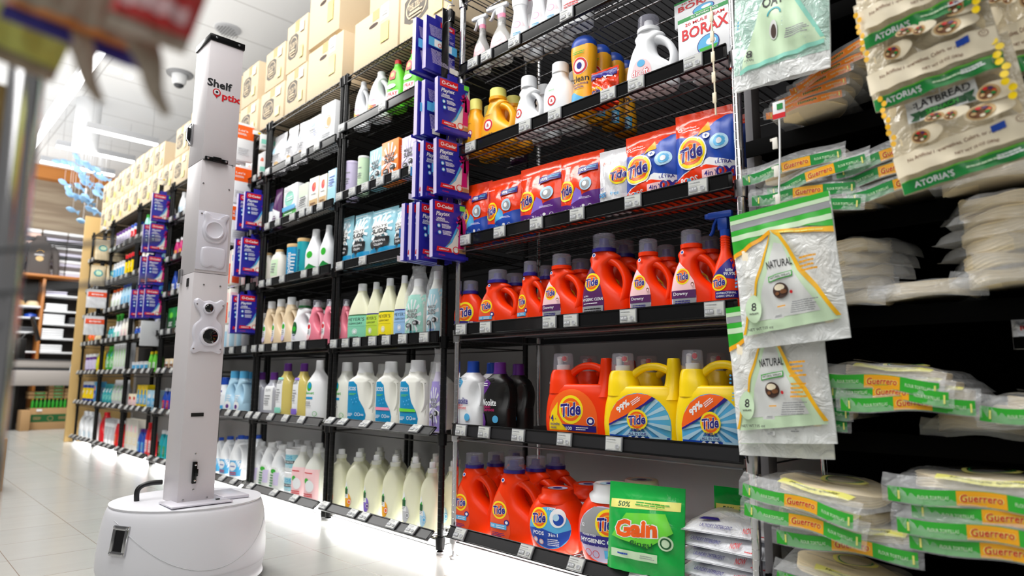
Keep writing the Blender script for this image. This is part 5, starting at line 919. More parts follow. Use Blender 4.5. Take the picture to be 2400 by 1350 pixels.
LEVELS={'C6': 1.955, 'C5': 1.6, 'C4': 1.222, 'C3': 0.868, 'C2': 0.482, 'C1': 0.1, 'B16': 1.97, 'B15': 1.6, 'B14': 1.235, 'B13': 0.847, 'B12': 0.46, 'B11': 0.062, 'B26': 1.935, 'B25': 1.585, 'B24': 1.237, 'B23': 0.852, 'B22': 0.457, 'B21': 0.055, 'B36': 1.935, 'B35': 1.585, 'B34': 1.237, 'B33': 0.852, 'B32': 0.457, 'B31': 0.055}
ITEMS={
 'C6':[
  ('dreft_spray', 1.953, 0.077, 0.256, 0.03, 'e'),
  ('dreft_spray', 1.836, 0.104, 0.257, 0.03, 'e'),
  ('pink_bottle', 1.731, 0.087, 0.267, 0.032, 'e'),
  ('pink_bottle', 1.627, 0.079, 0.256, 0.032, 'e'),
  ('pink_bottle', 1.549, 0.078, 0.255, 0.032, 'e'),
  ('tide_small_tub', 1.44, 0.116, 0.224, 0.04, 'e'),
 ],
 'C5':[
  ('yellow_bottle', 1.995, 0.095, 0.241, 0.035, 'e'),
  ('yellow_jug', 1.853, 0.179, 0.246, 0.04, 'e'),
  ('white_loop_jug', 1.68, 0.126, 0.237, 0.04, 'e'),
  ('white_logo_jug', 1.526, 0.137, 0.236, 0.04, 'e'),
  ('scent_bottle', 1.408, 0.097, 0.295, 0.035, 'e'),
  ('tide_mini_pouch', 1.306, 0.108, 0.133, 0.02, 'e'),
  ('dreft_jug', 1.131, 0.173, 0.261, 0.045, 'e'),
  ('borax_box', 0.917, 0.182, 0.181, 0.03, 'b'),
 ],
 'C4':[
  ('tide_blue_pouch', 1.981, 0.167, 0.253, 0.035, 'e'),
  ('tide_blue_pouch', 1.81, 0.178, 0.24, 0.035, 'e'),
  ('tide_purple_pouch', 1.606, 0.226, 0.248, 0.035, 'e'),
  ('tide_purple_pouch', 1.422, 0.178, 0.241, 0.035, 'e'),
  ('tide_free_pouch', 1.274, 0.121, 0.22, 0.03, 'e'),
  ('tide_oxi_pouch', 1.129, 0.208, 0.246, 0.04, 'e'),
  ('tide_oxi_pouch', 0.944, 0.195, 0.261, 0.04, 'e'),
 ],
 'C3':[
  ('tide_small_bottle', 2.012, 0.142, 0.205, 0.035, 'e'),
  ('tide_jug_plain', 1.843, 0.189, 0.232, 0.04, 'e'),
  ('tide_jug_plain', 1.671, 0.124, 0.244, 0.04, 'e'),
  ('tide_downy_jug', 1.518, 0.174, 0.251, 0.045, 'e'),
  ('tide_hygienic_jug', 1.331, 0.183, 0.295, 0.05, 'e'),
  ('tide_downy_jug', 1.155, 0.148, 0.25, 0.045, 'e'),
  ('tide_downy_jug', 1.002, 0.153, 0.255, 0.045, 'e'),
  ('tide_spray', 0.897, 0.086, 0.297, 0.035, 'e'),
 ],
 'C2':[
  ('woolite_white', 2.001, 0.134, 0.268, 0.045, 'e'),
  ('woolite_black', 1.845, 0.129, 0.261, 0.045, 'e'),
  ('tide_big_jug', 1.456, 0.256, 0.284, 0.06, 'e'),
  ('simply_big_jug', 1.202, 0.262, 0.278, 0.06, 'e'),
  ('simply_big_jug', 0.963, 0.224, 0.282, 0.06, 'e'),
 ],
 'C1':[
  ('tide_jug_bottom', 1.976, 0.201, 0.294, 0.05, 'e'),
  ('tide_jug_bottom', 1.754, 0.224, 0.297, 0.05, 'e'),
  ('pods_tub', 1.575, 0.209, 0.208, 0.07, 'e'),
  ('hygienic_tub', 1.347, 0.218, 0.248, 0.075, 'e'),
 ],
 'B16':[
  ('white_gallon', 2.914, 0.092, 0.264, 0.045, 'e'),
  ('white_gallon', 2.746, 0.132, 0.26, 0.045, 'e'),
  ('green_wash', 2.584, 0.109, 0.261, 0.035, 'e'),
  ('green_wash', 2.448, 0.097, 0.266, 0.035, 'e'),
 ],
 'B15':[
  ('lilac_canister', 2.985, 0.08, 0.208, 0.04, 'e'),
  ('mint_canister', 2.856, 0.061, 0.204, 0.03, 'e'),
  ('blue_suds_box', 2.705, 0.112, 0.203, 0.03, 'b'),
  ('orange_suds_box', 2.583, 0.135, 0.214, 0.03, 'b'),
  ('violet_suds_box', 2.43, 0.105, 0.196, 0.03, 'b'),
  ('violet_suds_box', 2.331, 0.081, 0.195, 0.03, 'b'),
 ],
 'B14':[
  ('suds_pouch', 2.98, 0.101, 0.277, 0.03, 'e'),
  ('suds_pouch', 2.832, 0.15, 0.268, 0.03, 'e'),
  ('suds_pouch', 2.641, 0.2, 0.258, 0.03, 'e'),
  ('suds_pouch', 2.491, 0.106, 0.241, 0.03, 'e'),
  ('suds_pouch', 2.371, 0.112, 0.248, 0.03, 'e'),
 ],
 'B13':[
  ('pink_jug', 2.985, 0.075, 0.234, 0.04, 'e'),
  ('meyer_mint', 2.842, 0.153, 0.299, 0.04, 'e'),
  ('meyer_lime', 2.717, 0.093, 0.295, 0.04, 'e'),
  ('meyer_yellow', 2.6, 0.105, 0.301, 0.04, 'e'),
  ('meyer_blue', 2.483, 0.089, 0.302, 0.04, 'e'),
  ('mint_suds_bottle', 2.374, 0.115, 0.274, 0.04, 'e'),
  ('blue_suds_bottle', 2.239, 0.089, 0.294, 0.04, 'e'),
 ],
 'B12':[
  ('planet_jug_back', 2.975, 0.125, 0.301, 0.05, 'e'),
  ('ecos_blue', 2.802, 0.178, 0.298, 0.05, 'e'),
  ('ecos_pink', 2.585, 0.144, 0.298, 0.05, 'e'),
  ('ecos_green', 2.376, 0.162, 0.301, 0.05, 'e'),
  ('purple_suds_bottle', 2.216, 0.068, 0.285, 0.04, 'e'),
 ],
 'B11':[
  ('vinegar_orange', 2.995, 0.119, 0.268, 0.05, 'e'),
  ('vinegar_orange', 2.833, 0.115, 0.267, 0.05, 'e'),
  ('vinegar_purple', 2.68, 0.11, 0.265, 0.05, 'e'),
  ('vinegar_orange', 2.529, 0.11, 0.272, 0.05, 'e'),
  ('vinegar_grey', 2.377, 0.104, 0.282, 0.05, 'e'),
  ('vinegar_blue', 2.258, 0.098, 0.271, 0.05, 'e'),
 ],
 'B26':[
  ('white_pouch', 3.845, 0.159, 0.259, 0.03, 'e'),
  ('white_pouch', 3.672, 0.115, 0.261, 0.03, 'e'),
  ('white_pouch', 3.54, 0.088, 0.256, 0.03, 'e'),
  ('white_tag_box', 3.347, 0.153, 0.216, 0.05, 'b'),
  ('white_round_box', 3.175, 0.143, 0.248, 0.05, 'b'),
 ],
 'B25':[
  ('navy_pouch', 3.912, 0.069, 0.177, 0.02, 'e'),
  ('plum_pouch', 3.827, 0.078, 0.254, 0.03, 'e'),
  ('greenwhite_box', 3.625, 0.179, 0.231, 0.03, 'b'),
  ('grey_box', 3.46, 0.111, 0.203, 0.03, 'b'),
  ('fruit_box', 3.337, 0.1, 0.214, 0.03, 'b'),
  ('fruit_box', 3.233, 0.082, 0.207, 0.03, 'b'),
  ('tall_blue_box', 3.136, 0.088, 0.214, 0.03, 'b'),
 ],
 'B24':[
  ('grey_round_bottle', 3.953, 0.096, 0.216, 0.04, 'e'),
  ('grey_round_bottle', 3.797, 0.116, 0.216, 0.04, 'e'),
  ('blue_can', 3.591, 0.094, 0.217, 0.035, 'e'),
  ('teal_can', 3.469, 0.08, 0.232, 0.035, 'e'),
  ('white_green_bottle', 3.35, 0.113, 0.269, 0.04, 'e'),
  ('white_green_bottle', 3.205, 0.087, 0.269, 0.04, 'e'),
 ],
 'B23':[
  ('small_green_bottle', 3.952, 0.08, 0.224, 0.03, 'e'),
  ('cream_jug', 3.853, 0.106, 0.289, 0.04, 'e'),
  ('cream_jug', 3.727, 0.108, 0.292, 0.04, 'e'),
  ('cream_jug', 3.591, 0.123, 0.293, 0.04, 'e'),
  ('greencap_jug', 3.446, 0.157, 0.263, 0.045, 'e'),
  ('pink_jug', 3.284, 0.115, 0.249, 0.04, 'e'),
  ('pink_jug', 3.146, 0.097, 0.242, 0.04, 'e'),
 ],
 'B22':[
  ('zum_clear', 3.957, 0.127, 0.259, 0.04, 'e'),
  ('zum_clear', 3.781, 0.119, 0.258, 0.04, 'e'),
  ('zum_yellow_mint', 3.608, 0.132, 0.308, 0.04, 'e'),
  ('zum_yellow_purple', 3.413, 0.122, 0.305, 0.04, 'e'),
  ('planet_jug', 3.255, 0.14, 0.319, 0.05, 'e'),
 ],
 'B21':[
  ('white_jug_blue', 3.919, 0.138, 0.25, 0.05, 'e'),
  ('white_jug_blue', 3.775, 0.145, 0.255, 0.05, 'e'),
  ('white_jug_blue', 3.636, 0.14, 0.252, 0.05, 'e'),
  ('pink_rose_bottle', 3.384, 0.113, 0.264, 0.045, 'e'),
  ('pink_rose_bottle', 3.237, 0.126, 0.268, 0.045, 'e'),
 ],
 'B33':[
  ('white_slim_bottle', 4.607, 0.094, 0.397, 0.035, 'e'),
  ('white_slim_bottle', 4.491, 0.086, 0.386, 0.035, 'e'),
  ('white_slim_bottle', 4.373, 0.079, 0.375, 0.035, 'e'),
  ('white_slim_bottle', 4.255, 0.076, 0.365, 0.035, 'e'),
 ],
 'B32':[
  ('oxi_white_bottle', 4.598, 0.088, 0.228, 0.04, 'e'),
  ('oxi_white_bottle', 4.502, 0.085, 0.228, 0.04, 'e'),
  ('lightblue_jug', 4.356, 0.116, 0.269, 0.04, 'e'),
  ('lightblue_jug', 4.213, 0.11, 0.268, 0.04, 'e'),
 ],
 'B31':[
  ('bleach_jug', 4.543, 0.09, 0.235, 0.05, 'e'),
  ('bleach_jug', 4.394, 0.111, 0.252, 0.05, 'e'),
  ('bleach_jug', 4.226, 0.121, 0.268, 0.05, 'e'),
 ],
}
TAGS={
 'C6':[1.927, 1.844, 1.686, 1.422],
 'C5':[1.933, 1.626, 1.48, 1.245, 1.135, 0.934],
 'C4':[1.956, 1.759, 1.569, 1.381, 1.156, 0.932],
 'C3':[1.973, 1.831, 1.507, 1.412, 1.182, 0.895],
 'C2':[1.961, 1.83, 1.653, 1.441, 1.242],
 'C1':[1.949, 1.606, 1.389, 1.162],
 'B16':[2.588, 2.966],
 'B15':[2.961, 2.833, 2.715, 2.585, 2.455, 2.323],
 'B14':[2.928, 2.713, 2.361],
 'B13':[2.954, 2.84, 2.739, 2.603, 2.492, 2.365, 2.212],
 'B12':[2.93, 2.811, 2.618, 2.435, 2.235],
 'B11':[2.95, 2.692, 2.597, 2.38, 2.246],
 'B26':[3.849, 3.569, 3.375, 3.227],
 'B25':[3.809, 3.664, 3.48, 3.362, 3.278, 3.16],
 'B24':[3.839, 3.738, 3.566, 3.305, 3.172],
 'B23':[3.893, 3.786, 3.612, 3.433, 3.275],
 'B22':[3.88, 3.773, 3.595, 3.413, 3.229],
 'B21':[3.791, 3.491, 3.259],
}


# ------------------------------------------------------------------ stock on the shelves (heights, then positions along the aisle in metres)
RK = dict(C='chrome rack', B1='rack beside chrome rack', B2='rack right of robot', B3='rack right of mast', B4='rack left of mast', B5='second rack left of mast', B6='third rack left of mast', B7='far end rack')
SH = {1: 'bottom shelf', 2: 'second shelf', 3: 'third shelf', 4: 'fourth shelf', 5: 'fifth shelf', 6: 'sixth shelf', 7: 'seventh shelf', 8: 'top shelf'}
def where(code): return '%s, %s' % (SH[int(code[-1])], RK[code[:-1]])
rj = random.Random(11)
JIT = {'e': 5, 'b': 2}
BACK = {'tide_jug_bottom': 2, 'tide_jug_plain': 1, 'tide_downy_jug': 1, 'tide_hygienic_jug': 1, 'yellow_jug': 1, 'yellow_bottle': 1, 'white_loop_jug': 1, 'white_logo_jug': 1, 'scent_bottle': 3, 'tide_big_jug': 1, 'simply_big_jug': 1,
        'pods_tub': 1, 'hygienic_tub': 1, 'vinegar_orange': 2, 'vinegar_purple': 2, 'vinegar_grey': 2, 'vinegar_blue': 2, 'ecos_blue': 1, 'ecos_pink': 1, 'ecos_green': 1, 'meyer_mint': 1, 'meyer_lime': 1, 'meyer_yellow': 1, 'meyer_blue': 1,
        'woolite_black': 1, 'woolite_white': 1, 'white_jug_blue': 2, 'bleach_jug': 1, 'cream_jug': 1, 'greencap_jug': 1, 'pink_bottle': 1, 'suds_pouch': 1, 'tide_blue_pouch': 1, 'tide_oxi_pouch': 1, 'planet_jug_back': 1, 'lightblue_jug': 1}
for code, its in ITEMS.items():
    z = LEVELS[code]
    for (key, Y, w, h, hb, sh) in its:
        r = REC[key]; sx = w/r.w; sz = h/r.h; dpt = {'b': .03}.get(sh, hb)
        rz = -PI/2+RAD(rj.uniform(-1, 1)*JIT[sh])
        if 'pouch' in key: rz += RAD(rj.uniform(0, 9))
        elif sh == 'e' and code[0] == 'C': rz += RAD(11)
        elif sh == 'e': rz += RAD(14)
        x0 = D+.022+dpt
        g = 'products on the %s of the %s' % (SH[int(code[-1])], RK[code[:-1]])
        sy = min(1.1, max(.75, sx)) if sx < .9 else 1
        put(r, (x0, Y, z+.001), rz, where(code), g, (sx, sy, sz))
        for k in range(BACK.get(key, 0)):
            stp = 2*hb+.012 if 'tub' not in key else .165
            put(r, (x0+(k+1)*stp, Y+rj.uniform(-.004, .004), z+.001), rz+RAD(rj.uniform(-3, 3)), 'behind front row, '+where(code), g, (sx*.97, sy, sz*.985), desc=' '.join(r.desc.split(',')[0].split()[:6]), key=-Y+.3*k)
# eco pails stacked in two on the bottom shelf, borax carton above, gain pouch, flat bags
put('eco_pail', (D+.1, 3.50, LEVELS['B21']+.001), -PI/2, '', 'powder pails in a stack', label='lower white powder pail with aqua label, bottom shelf right of robot')
put('eco_pail', (D+.1, 3.50, LEVELS['B21']+.123), -PI/2, '', 'powder pails in a stack', label='upper white powder pail stacked on another, bottom shelf right of robot')
put('gain_pouch', (D-.005, 1.155, .128), -PI/2+RAD(8), '', None, (1.1, 1, 1), rx=RAD(-6), label='glossy green pod pouch reading flings, leaning on bottom shelf of chrome rack')
put('gain_pouch', (D+.2, .93, .12), -PI/2, '', None, label='green pod pouch in shade behind the white powder bags')
for i in range(5):
    put('flat_bag', (D+.20-.008*(i % 2), .925+(.008, -.012, .01, 0, -.006)[i], LEVELS['C1']+.004+i*.040), -PI/2+RAD((4, -5, 3, -3, 6)[i]), '', 'white powder bags in a stack',
        (1.0, 1, 1), label=('lowest', 'second lowest', 'middle', 'second highest', 'topmost')[i]+' white powder bag in the stack at right of bottom shelf, chrome rack')
for i in range(2):
    put('borax_box', (D+.10, .955-.02*i, LEVELS['C5']+.187+.0), -PI/2, '', None, (1, 1, .4), label='white carton lying on top of the borax carton, chrome rack') if i == 0 else None
put('borax_box', (D+.115, .915, LEVELS['C5']+.001), -PI/2, 'behind front row, '+where('C5'), None, (.95, .8, .84), desc='white and green borax carton')
put('plum_pouch', (D+.05, 2.065, LEVELS['C5']+.002) if False else (D+.25, 1.93, LEVELS['C5']+.002), -PI/2, 'behind yellow bottles, chrome rack', None)
# price tags on the rails
tn = random.Random(3)
TILT = dict(C1=30, C2=6, B11=48, B12=48, B21=48, B22=30, B31=48, B32=30)
def tag_at(code, Y, z, tilt, i):
    a = RAD(tilt); lx = .012+.013*math.cos(a)*0+.010; zc = z+.028-.024*math.cos(a); xo = .012+.024*math.sin(a)+.010*math.cos(a)
    put('tag%d' % i, (D-xo, Y, zc-.010*math.sin(a)*-1 if tilt else zc), -PI/2, 'on edge of '+where(code), 'electronic price tags on the shelf edges', rx=-a)
for code, ys in TAGS.items():
    for Y in ys: tag_at(code, Y, LEVELS[code], TILT.get(code, 0), 5 if code in ('C2',) and Y < 1.3 else tn.choice((0, 1, 2, 3, 4)))
# ------------------------------------------------------------------ racks beyond the robot: many small goods
GB = {}
def gb(kind, w, h, c1, c2, c3, desc):
    key = 'g_%s_%s_%s_%s_%d_%d' % (kind, c1, c2, c3, w*1000, h*1000)
    if key in REC: return key
    if kind == 'bottle': bottle(key, desc, w, h, w*.32, c1, Art().rect(0, h*.3, w*.8, h*.36, c3).lines(0, h*.3, w*.5, h*.2, 3, 'grey'), c2, w*.18, h*.13, .55, name='cleaner_bottle', cut=.02)
    elif kind == 'can': canister(key, desc, w/2, h, c1, Art().rect(0, h*.45, w*.85, h*.5, c3).lines(0, h*.5, w*.5, h*.2, 3, 'white'), c2, name='spray_can', lidh=h*.16)
    elif kind == 'box': carton(key, desc, w, h, .06, c1, Art().rect(0, h*.4, w*.9, h*.4, c3).ell(0, h*.7, w*.25, h*.12, c2).lines(0, h*.35, w*.6, h*.2, 3, 'white'), sidemat=c1, name='cleaning_goods_box')
    elif kind == 'spray': spray(key, desc, w, h, c1, c2, c2, Art().rect(0, h*.2, w*.7, h*.25, c3))
    elif kind == 'jug': loop_jug(key, desc, w, h, w*.36, c1, Art().rect(-.0, h*.2, w*.6, h*.22, c3), c2, w*.17, h*.1, nx=-.03, name='cleaner_jug', cat='jug', artcut=.03, rib=.01)
    elif kind == 'pouch': pouch(key, desc, w, h, .03, c1, Art().rect(0, h*.4, w*.7, h*.4, c3).ell(0, h*.7, w*.2, h*.1, c2), 3, cut=.03, name='cleaning_goods_pouch')
    return key
FAR = {
 'B33': [], 'B34': [('spray', .08, .25, 'white', 'white', 'lilac', 'white spray bottle')]*3+[('pouch', .12, .2, 'pale_pink', 'orange', 'white', 'pink and white pack')]*2,
 'B35': [('pouch', .13, .22, 'white', 'sky', 'pale_blue', 'white and pale blue pack')]*4, 'B36': [('box', .12, .2, 'white', 'orange', 'orange', 'white box with orange panel')]*4,
 'B41': [('bottle', .09, .22, 'teal', 'white', 'green', 'teal bottle with white cap')]*2+[('bottle', .1, .24, 'red', 'grey', 'dark_brown', 'dark red bottle')]*2+[('can', .09, .2, 'leaf', 'dark_green', 'white', 'green canister')]*2+[('bottle', .09, .2, 'lilac', 'leaf', 'purple', 'lilac bottle with green cap')]*2,
 'B42': [('bottle', .09, .18, 'blue', 'white', 'red', 'small blue bottle with white cap')]*3+[('box', .12, .27, 'mint', 'white', 'aqua', 'pale mint open box')]*2+[('pouch', .12, .22, 'mint', 'white', 'teal', 'mint pack')]*2,
 'B43': [('box', .09, .1, 'kraft', 'white', 'brown', 'low kraft box')]*3+[('can', .1, .08, 'white', 'blue', 'pale_blue', 'short white can')]*4,
 'B44': [('box', .16, .2, 'green', 'lime', 'dark_green', 'wide green box')]*4+[('pouch', .1, .18, 'lime', 'yellow', 'leaf', 'bright lime pouch')]*2,
 'B45': [('bottle', .08, .2, 'blue', 'blue', 'white', 'blue bottle with white label')]*7, 'B46': [('bottle', .07, .18, 'magenta', 'white', 'amber', 'magenta bottle')]*3+[('bottle', .07, .2, 'orange', 'red', 'white', 'orange bottle')]*3+[('bottle', .07, .2, 'beige', 'grey', 'white', 'beige bottle')]*2,
 'B47': [('bottle', .11, .24, 'white', 'white', 'pale_blue', 'white bottle with pale label')]*5,
 'B51': [('box', .12, .27, 'warm_white', 'pale_pink', 'cream', 'tall cream carton')]*3+[('bottle', .1, .2, 'blue', 'purple', 'sky', 'royal blue bottle')]*2+[('bottle', .09, .26, 'red', 'red', 'pale_pink', 'bright red bottle')]*3,
 'B52': [('box', .12, .12, 'cream', 'red', 'pale_pink', 'small cream box')]*2+[('box', .09, .2, 'yellow', 'cyan', 'sky', 'yellow box with blue print')]*3+[('box', .13, .16, 'pale_blue', 'white', 'sky', 'pale blue box')]*2,
 'B53': [('can', .08, .09, 'white', 'light_grey', 'sky', 'small white tub')]*4+[('bottle', .07, .17, 'lime', 'yellow', 'white', 'small lime bottle')]*3,
 'B54': [('bottle', .06, .1, 'blue', 'white', 'sky', 'tiny blue bottle')]*5+[('pouch', .1, .18, 'light_grey', 'blue', 'white', 'grey and white pack')]*2,
 'B55': [('box', .09, .22, 'glove_blue', 'magenta', 'purple', 'narrow violet-blue box')]*4+[('bottle', .08, .2, 'sky', 'white', 'blue', 'light blue bottle')]*2,
 'B56': [('bottle', .07, .22, 'warm_white', 'red', 'leaf', 'white bottle with red cap and green label')]*4+[('bottle', .08, .24, 'aqua', 'green', 'white', 'aqua bottle')]*2,
 'B57': [('bottle', .1, .22, 'mint', 'leaf', 'green', 'flat green bottle')]*3+[('bottle', .09, .19, 'white', 'white', 'mint', 'white bottle')]*3, 'B58': [],
 'B61': [('jug', .15, .29, 'red', 'red', 'red', 'slanted bright red jug')]*1+[('can', .08, .24, 'white', 'light_grey', 'light_grey', 'tall white spray can')]*3+[('bottle', .09, .24, 'red', 'white', 'orange', 'red and orange bottle')]*2,
 'B62': [('pouch', .11, .2, 'teal', 'white', 'mint', 'teal and white pouch')]*3+[('pouch', .12, .24, 'light_grey', 'leaf', 'pale_green', 'clear pack with green print')]*4,
 'B63': [('pouch', .12, .26, 'leaf', 'sky', 'white', 'green and blue bag')]*2+[('box', .06, .27, 'white', 'lime', 'pale_green', 'narrow tall white carton')]*6,
 'B64': [('bottle', .07, .15, 'teal', 'white', 'white', 'short teal bottle')]*2+[('spray', .09, .26, 'white', 'leaf', 'mint', 'white spray bottle with green head')]*2+[('bottle', .08, .2, 'warm_white', 'white', 'pale_pink', 'white bottle with pale pink label')]*3,
 'B65': [('bottle', .1, .22, 'white', 'orange', 'pale_green', 'white bottle with orange cap')]*3+[('bottle', .09, .24, 'pale_blue', 'blue', 'sky', 'pale blue bottle')]*4,
 'B66': [('can', .06, .2, 'white', 'light_grey', 'sky', 'slim white can')]*4+[('can', .06, .24, 'black', 'red', 'yellow', 'slim black can with red top')]*4,
 'B67': [('can', .06, .19, 'white', 'purple', 'lilac', 'white can with purple lid')]*5+[('can', .06, .19, 'white', 'blue', 'red', 'white can with blue lid')]*3, 'B68': [],
 'B71': [('jug', .17, .27, 'white', 'white', 'pale_blue', 'large white jug with blue swirl')]*3+[('bottle', .1, .26, 'white', 'white', 'red', 'white bottle with red print')]*1,
 'B72': [('can', .14, .22, 'blue', 'white', 'yellow', 'blue tub with white lid')]*3+[('box', .1, .22, 'sky', 'orange', 'blue', 'blue box with orange base')]*2,
 'B73': [('can', .13, .2, 'purple', 'white', 'lilac', 'purple tub with white lid')]*3+[('pouch', .12, .22, 'yellow', 'leaf', 'lime', 'yellow-green pouch')]*2,
 'B74': [('bottle', .08, .13, 'orange', 'red', 'leaf', 'short orange bottle')]*2+[('bottle', .08, .12, 'beige', 'mint', 'cream', 'short beige bottle')]*3,
 'B75': [], 'B76': [('bottle', .08, .2, 'white', 'white', 'lilac', 'white bottle')]*3, 'B77': [('bottle', .08, .18, 'plum', 'white', 'pale_pink', 'plum and white bottle')]*4, 'B78': [],
}
YC = dict(B3=(3.98, 4.79), B4=(4.9, 5.72), B5=(5.83, 6.65), B6=(6.75, 7.57), B7=(7.66, 8.42))
for code, L in FAR.items():
    bay = code[:2]; n = int(code[-1]); z = LV['B2'][n-1] if bay == 'B3' else LF[n-1]
    y0, y1 = YC[bay]; tot = sum(i[1] for i in L)
    if not L: continue
    gap = max(.004, (y1-y0-tot)/len(L)); y = y1-gap/2
    for (k, w, h, c1, c2, c3, ds) in L:
        if y-w < y0-.02: break
        put(gb(k, w, h, c1, c2, c3, ds), (D+.03+(w*.33 if k in ('bottle', 'jug', 'spray') else w/2 if k == 'can' else .035), y-w/2, z+.001), -PI/2, where(code), 'goods on the %s of the %s' % (SH[n], RK[bay])); y -= w+gap
for bay in ('B3', 'B4', 'B5', 'B6', 'B7'):
    lv = LV['B2'][:6] if bay == 'B3' else LF[:7]; y0, y1 = YC[bay]
    for n, z in enumerate(lv):
        t = (48, 30, 0, 0, 0, 0)[n] if bay == 'B3' else (48, 30, 20, 0, 0, 0, 0)[n]
        for k in range(5): tag_at('%s%d' % (bay, n+1), y1-.06-k*(y1-y0-.12)/4+tn.uniform(-.02, .02), z, t, tn.choice((1, 2, 3)))
# ------------------------------------------------------------------ cartons on top
TZ = 2.272
def box_on(key, Ya, Yb, z0, z1, lab, dx=0):
    r = REC[key]; w = abs(Ya-Yb)-.006; put(r, (D+.215+dx, (Ya+Yb)/2, z0), -PI/2, '', 'storage cartons on top of the racks', (w/r.w, 1, (z1-z0-.002)/r.h), label=lab)
box_on('kraft_slot', 2.94, 2.53, TZ, 2.55, 'lower left kraft carton with handle slot above rack beside chrome rack')
box_on('kraft_logo', 2.52, 2.12, TZ, 2.57, 'lower right kraft carton with dark emblem above rack beside chrome rack')
box_on('kraft_slot', 2.90, 2.54, 2.575, 2.9, 'upper left kraft carton above rack beside chrome rack', .06)
box_on('kraft_logo', 2.50, 2.14, 2.575, 2.9, 'upper right kraft carton above rack beside chrome rack', .02)
box_on('kraft_slot', 3.46, 3.055, TZ, 2.575, 'lower kraft carton with handle slot above rack right of robot')
box_on('kraft_slot', 3.47, 3.11, 2.60, 2.93, 'upper kraft carton with open flap and slot, above rack right of robot')
box_on('kraft_logo', 3.74, 3.47, TZ, 2.54, 'lower middle emblem carton above rack right of robot')
box_on('kraft_logo', 3.76, 3.49, 2.545, 2.86, 'upper middle emblem carton above rack right of robot')
box_on('kraft_logo', 4.10, 3.76, TZ, 2.52, 'lower left emblem carton above rack right of robot')
box_on('kraft_logo', 4.06, 3.78, 2.525, 2.79, 'upper left emblem carton above rack right of robot')
box_on('kraft_logo', 4.44, 4.14, TZ, 2.52, 'lower emblem carton just right of mast top'); box_on('kraft_logo', 4.44, 4.17, 2.525, 2.8, 'upper emblem carton just right of mast top')
box_on('kraft_logo', 4.80, 4.47, TZ, 2.52, 'lower emblem carton behind the mast'); box_on('kraft_logo', 4.80, 4.48, 2.525, 2.8, 'upper emblem carton behind the mast')
yy = 4.88; n_ = 0; wd = [.30, .27, .33, .26, .30, .29, .27, .33, .26, .30, .28]
nm = ['first', 'second', 'third', 'fourth', 'fifth', 'sixth', 'seventh', 'eighth', 'ninth', 'tenth', 'eleventh']
for w_ in wd:
    box_on('kraft_logo', yy+w_, yy, 2.255, 2.255+.25, 'lower emblem carton, %s stack left from the robot mast' % nm[n_]); hh = (.27, .3, .25, .28, .24, .27, .28, .26, .27, .25, .27)[n_]
    if n_ not in (3,): box_on('kraft_logo', yy+w_, yy+.01, 2.508, 2.508+hh, 'upper emblem carton, %s stack left from the robot mast' % nm[n_])
    yy += w_+.012; n_ += 1
    if yy > 8.2: break
# ------------------------------------------------------------------ clip strips and the glove cartons hanging on them
def strip(label, X, Y, z0, z1):
    e = empty('hanging_clip_strip', label, 'clip strip', (X, Y, z1)); b = MB(); b.box((.0, .0, -(z1-z0)/2), (.036, .003, z1-z0), 'black_plastic', .0005); link('strip', b.mesh('s'), e)
    b = MB(); b.tube([(.0, .0, -.01), (.02, .01, .03), (.06, .02, .05)], .003, 'steel', 6); b.box((.0, -.006, .045), (.06, .004, .026), 'white', .001); b.box((.012, -.009, .045), (.018, .002, .012), 'yellow'); link('holder', b.mesh('h'), e)
    z = -.06
    while z > -(z1-z0)+.1:
        b = MB(); b.tube([(0, -.002, z), (.0, -.03, z-.004), (0, -.034, z+.01)], .0015, 'steel', 6); link('hook', b.mesh('hk'), e); z -= .26
strip('black clip strip at the chrome rack corner carrying glove cartons', 1.605, 2.055, 1.13, 2.23)
ww = 'strip by chrome rack'
def gl(key, X, Y, z, w, lab, rz=0.0, rx=0.0): put(key, (X, Y, z), RAD(rz), '', 'glove cartons hanging on clip strips', (1.0, 1, 1.0), rx=RAD(rx), label=lab)
gl('glove_box_back', 1.60, 2.090, 1.945, 1, 'backwards blue glove carton, highest on strip by chrome rack', 3)
gl('glove_box_back', 1.575, 2.128, 1.94, 1, 'backwards glove carton behind the highest one by chrome rack', 3)
for i, (z, n, x_) in enumerate(((1.665, 2, 1.612), (1.405, 2, 1.612), (1.148, 3, 1.600))):
    lv = ('second level', 'third level', 'lowest level')[i]
    gl('glove_box', x_+.012, 2.018, z, 1, 'blue glove carton facing out, %s, strip by chrome rack' % lv, -4, -2)
    for k in range(n):
        gl('glove_box' if i else 'glove_box_back', x_-.014*(k+1), 2.085+.03*k+(.0 if k else -.0), z-.006, 1, 'blue glove carton, %s behind the front one, %s, strip by chrome rack' % (('just', 'second', 'third')[k], lv.split()[0]), 2)
strip('black clip strip between rack right of robot and mast', 1.655, 4.06, .95, 2.2)
for i, z in enumerate((1.60, 1.31, .955)):
    gl('glove_box', 1.665, 4.015, z, 1, 'blue glove carton, %s of three on strip right of mast' % ('top', 'middle', 'lowest')[i], -3)
    gl('glove_box', 1.65, 4.088, z-.003, 1, 'blue glove carton behind the %s one, strip right of mast' % ('top', 'middle', 'lowest')[i], 2)
for i, z in enumerate((2.12, 1.94)): put('small_white_pack', (1.70, 3.985, z), RAD(-10), '', 'small boxes hanging on the strip', label='small white box, %s one hanging by mast strip' % ('upper', 'lower')[i])
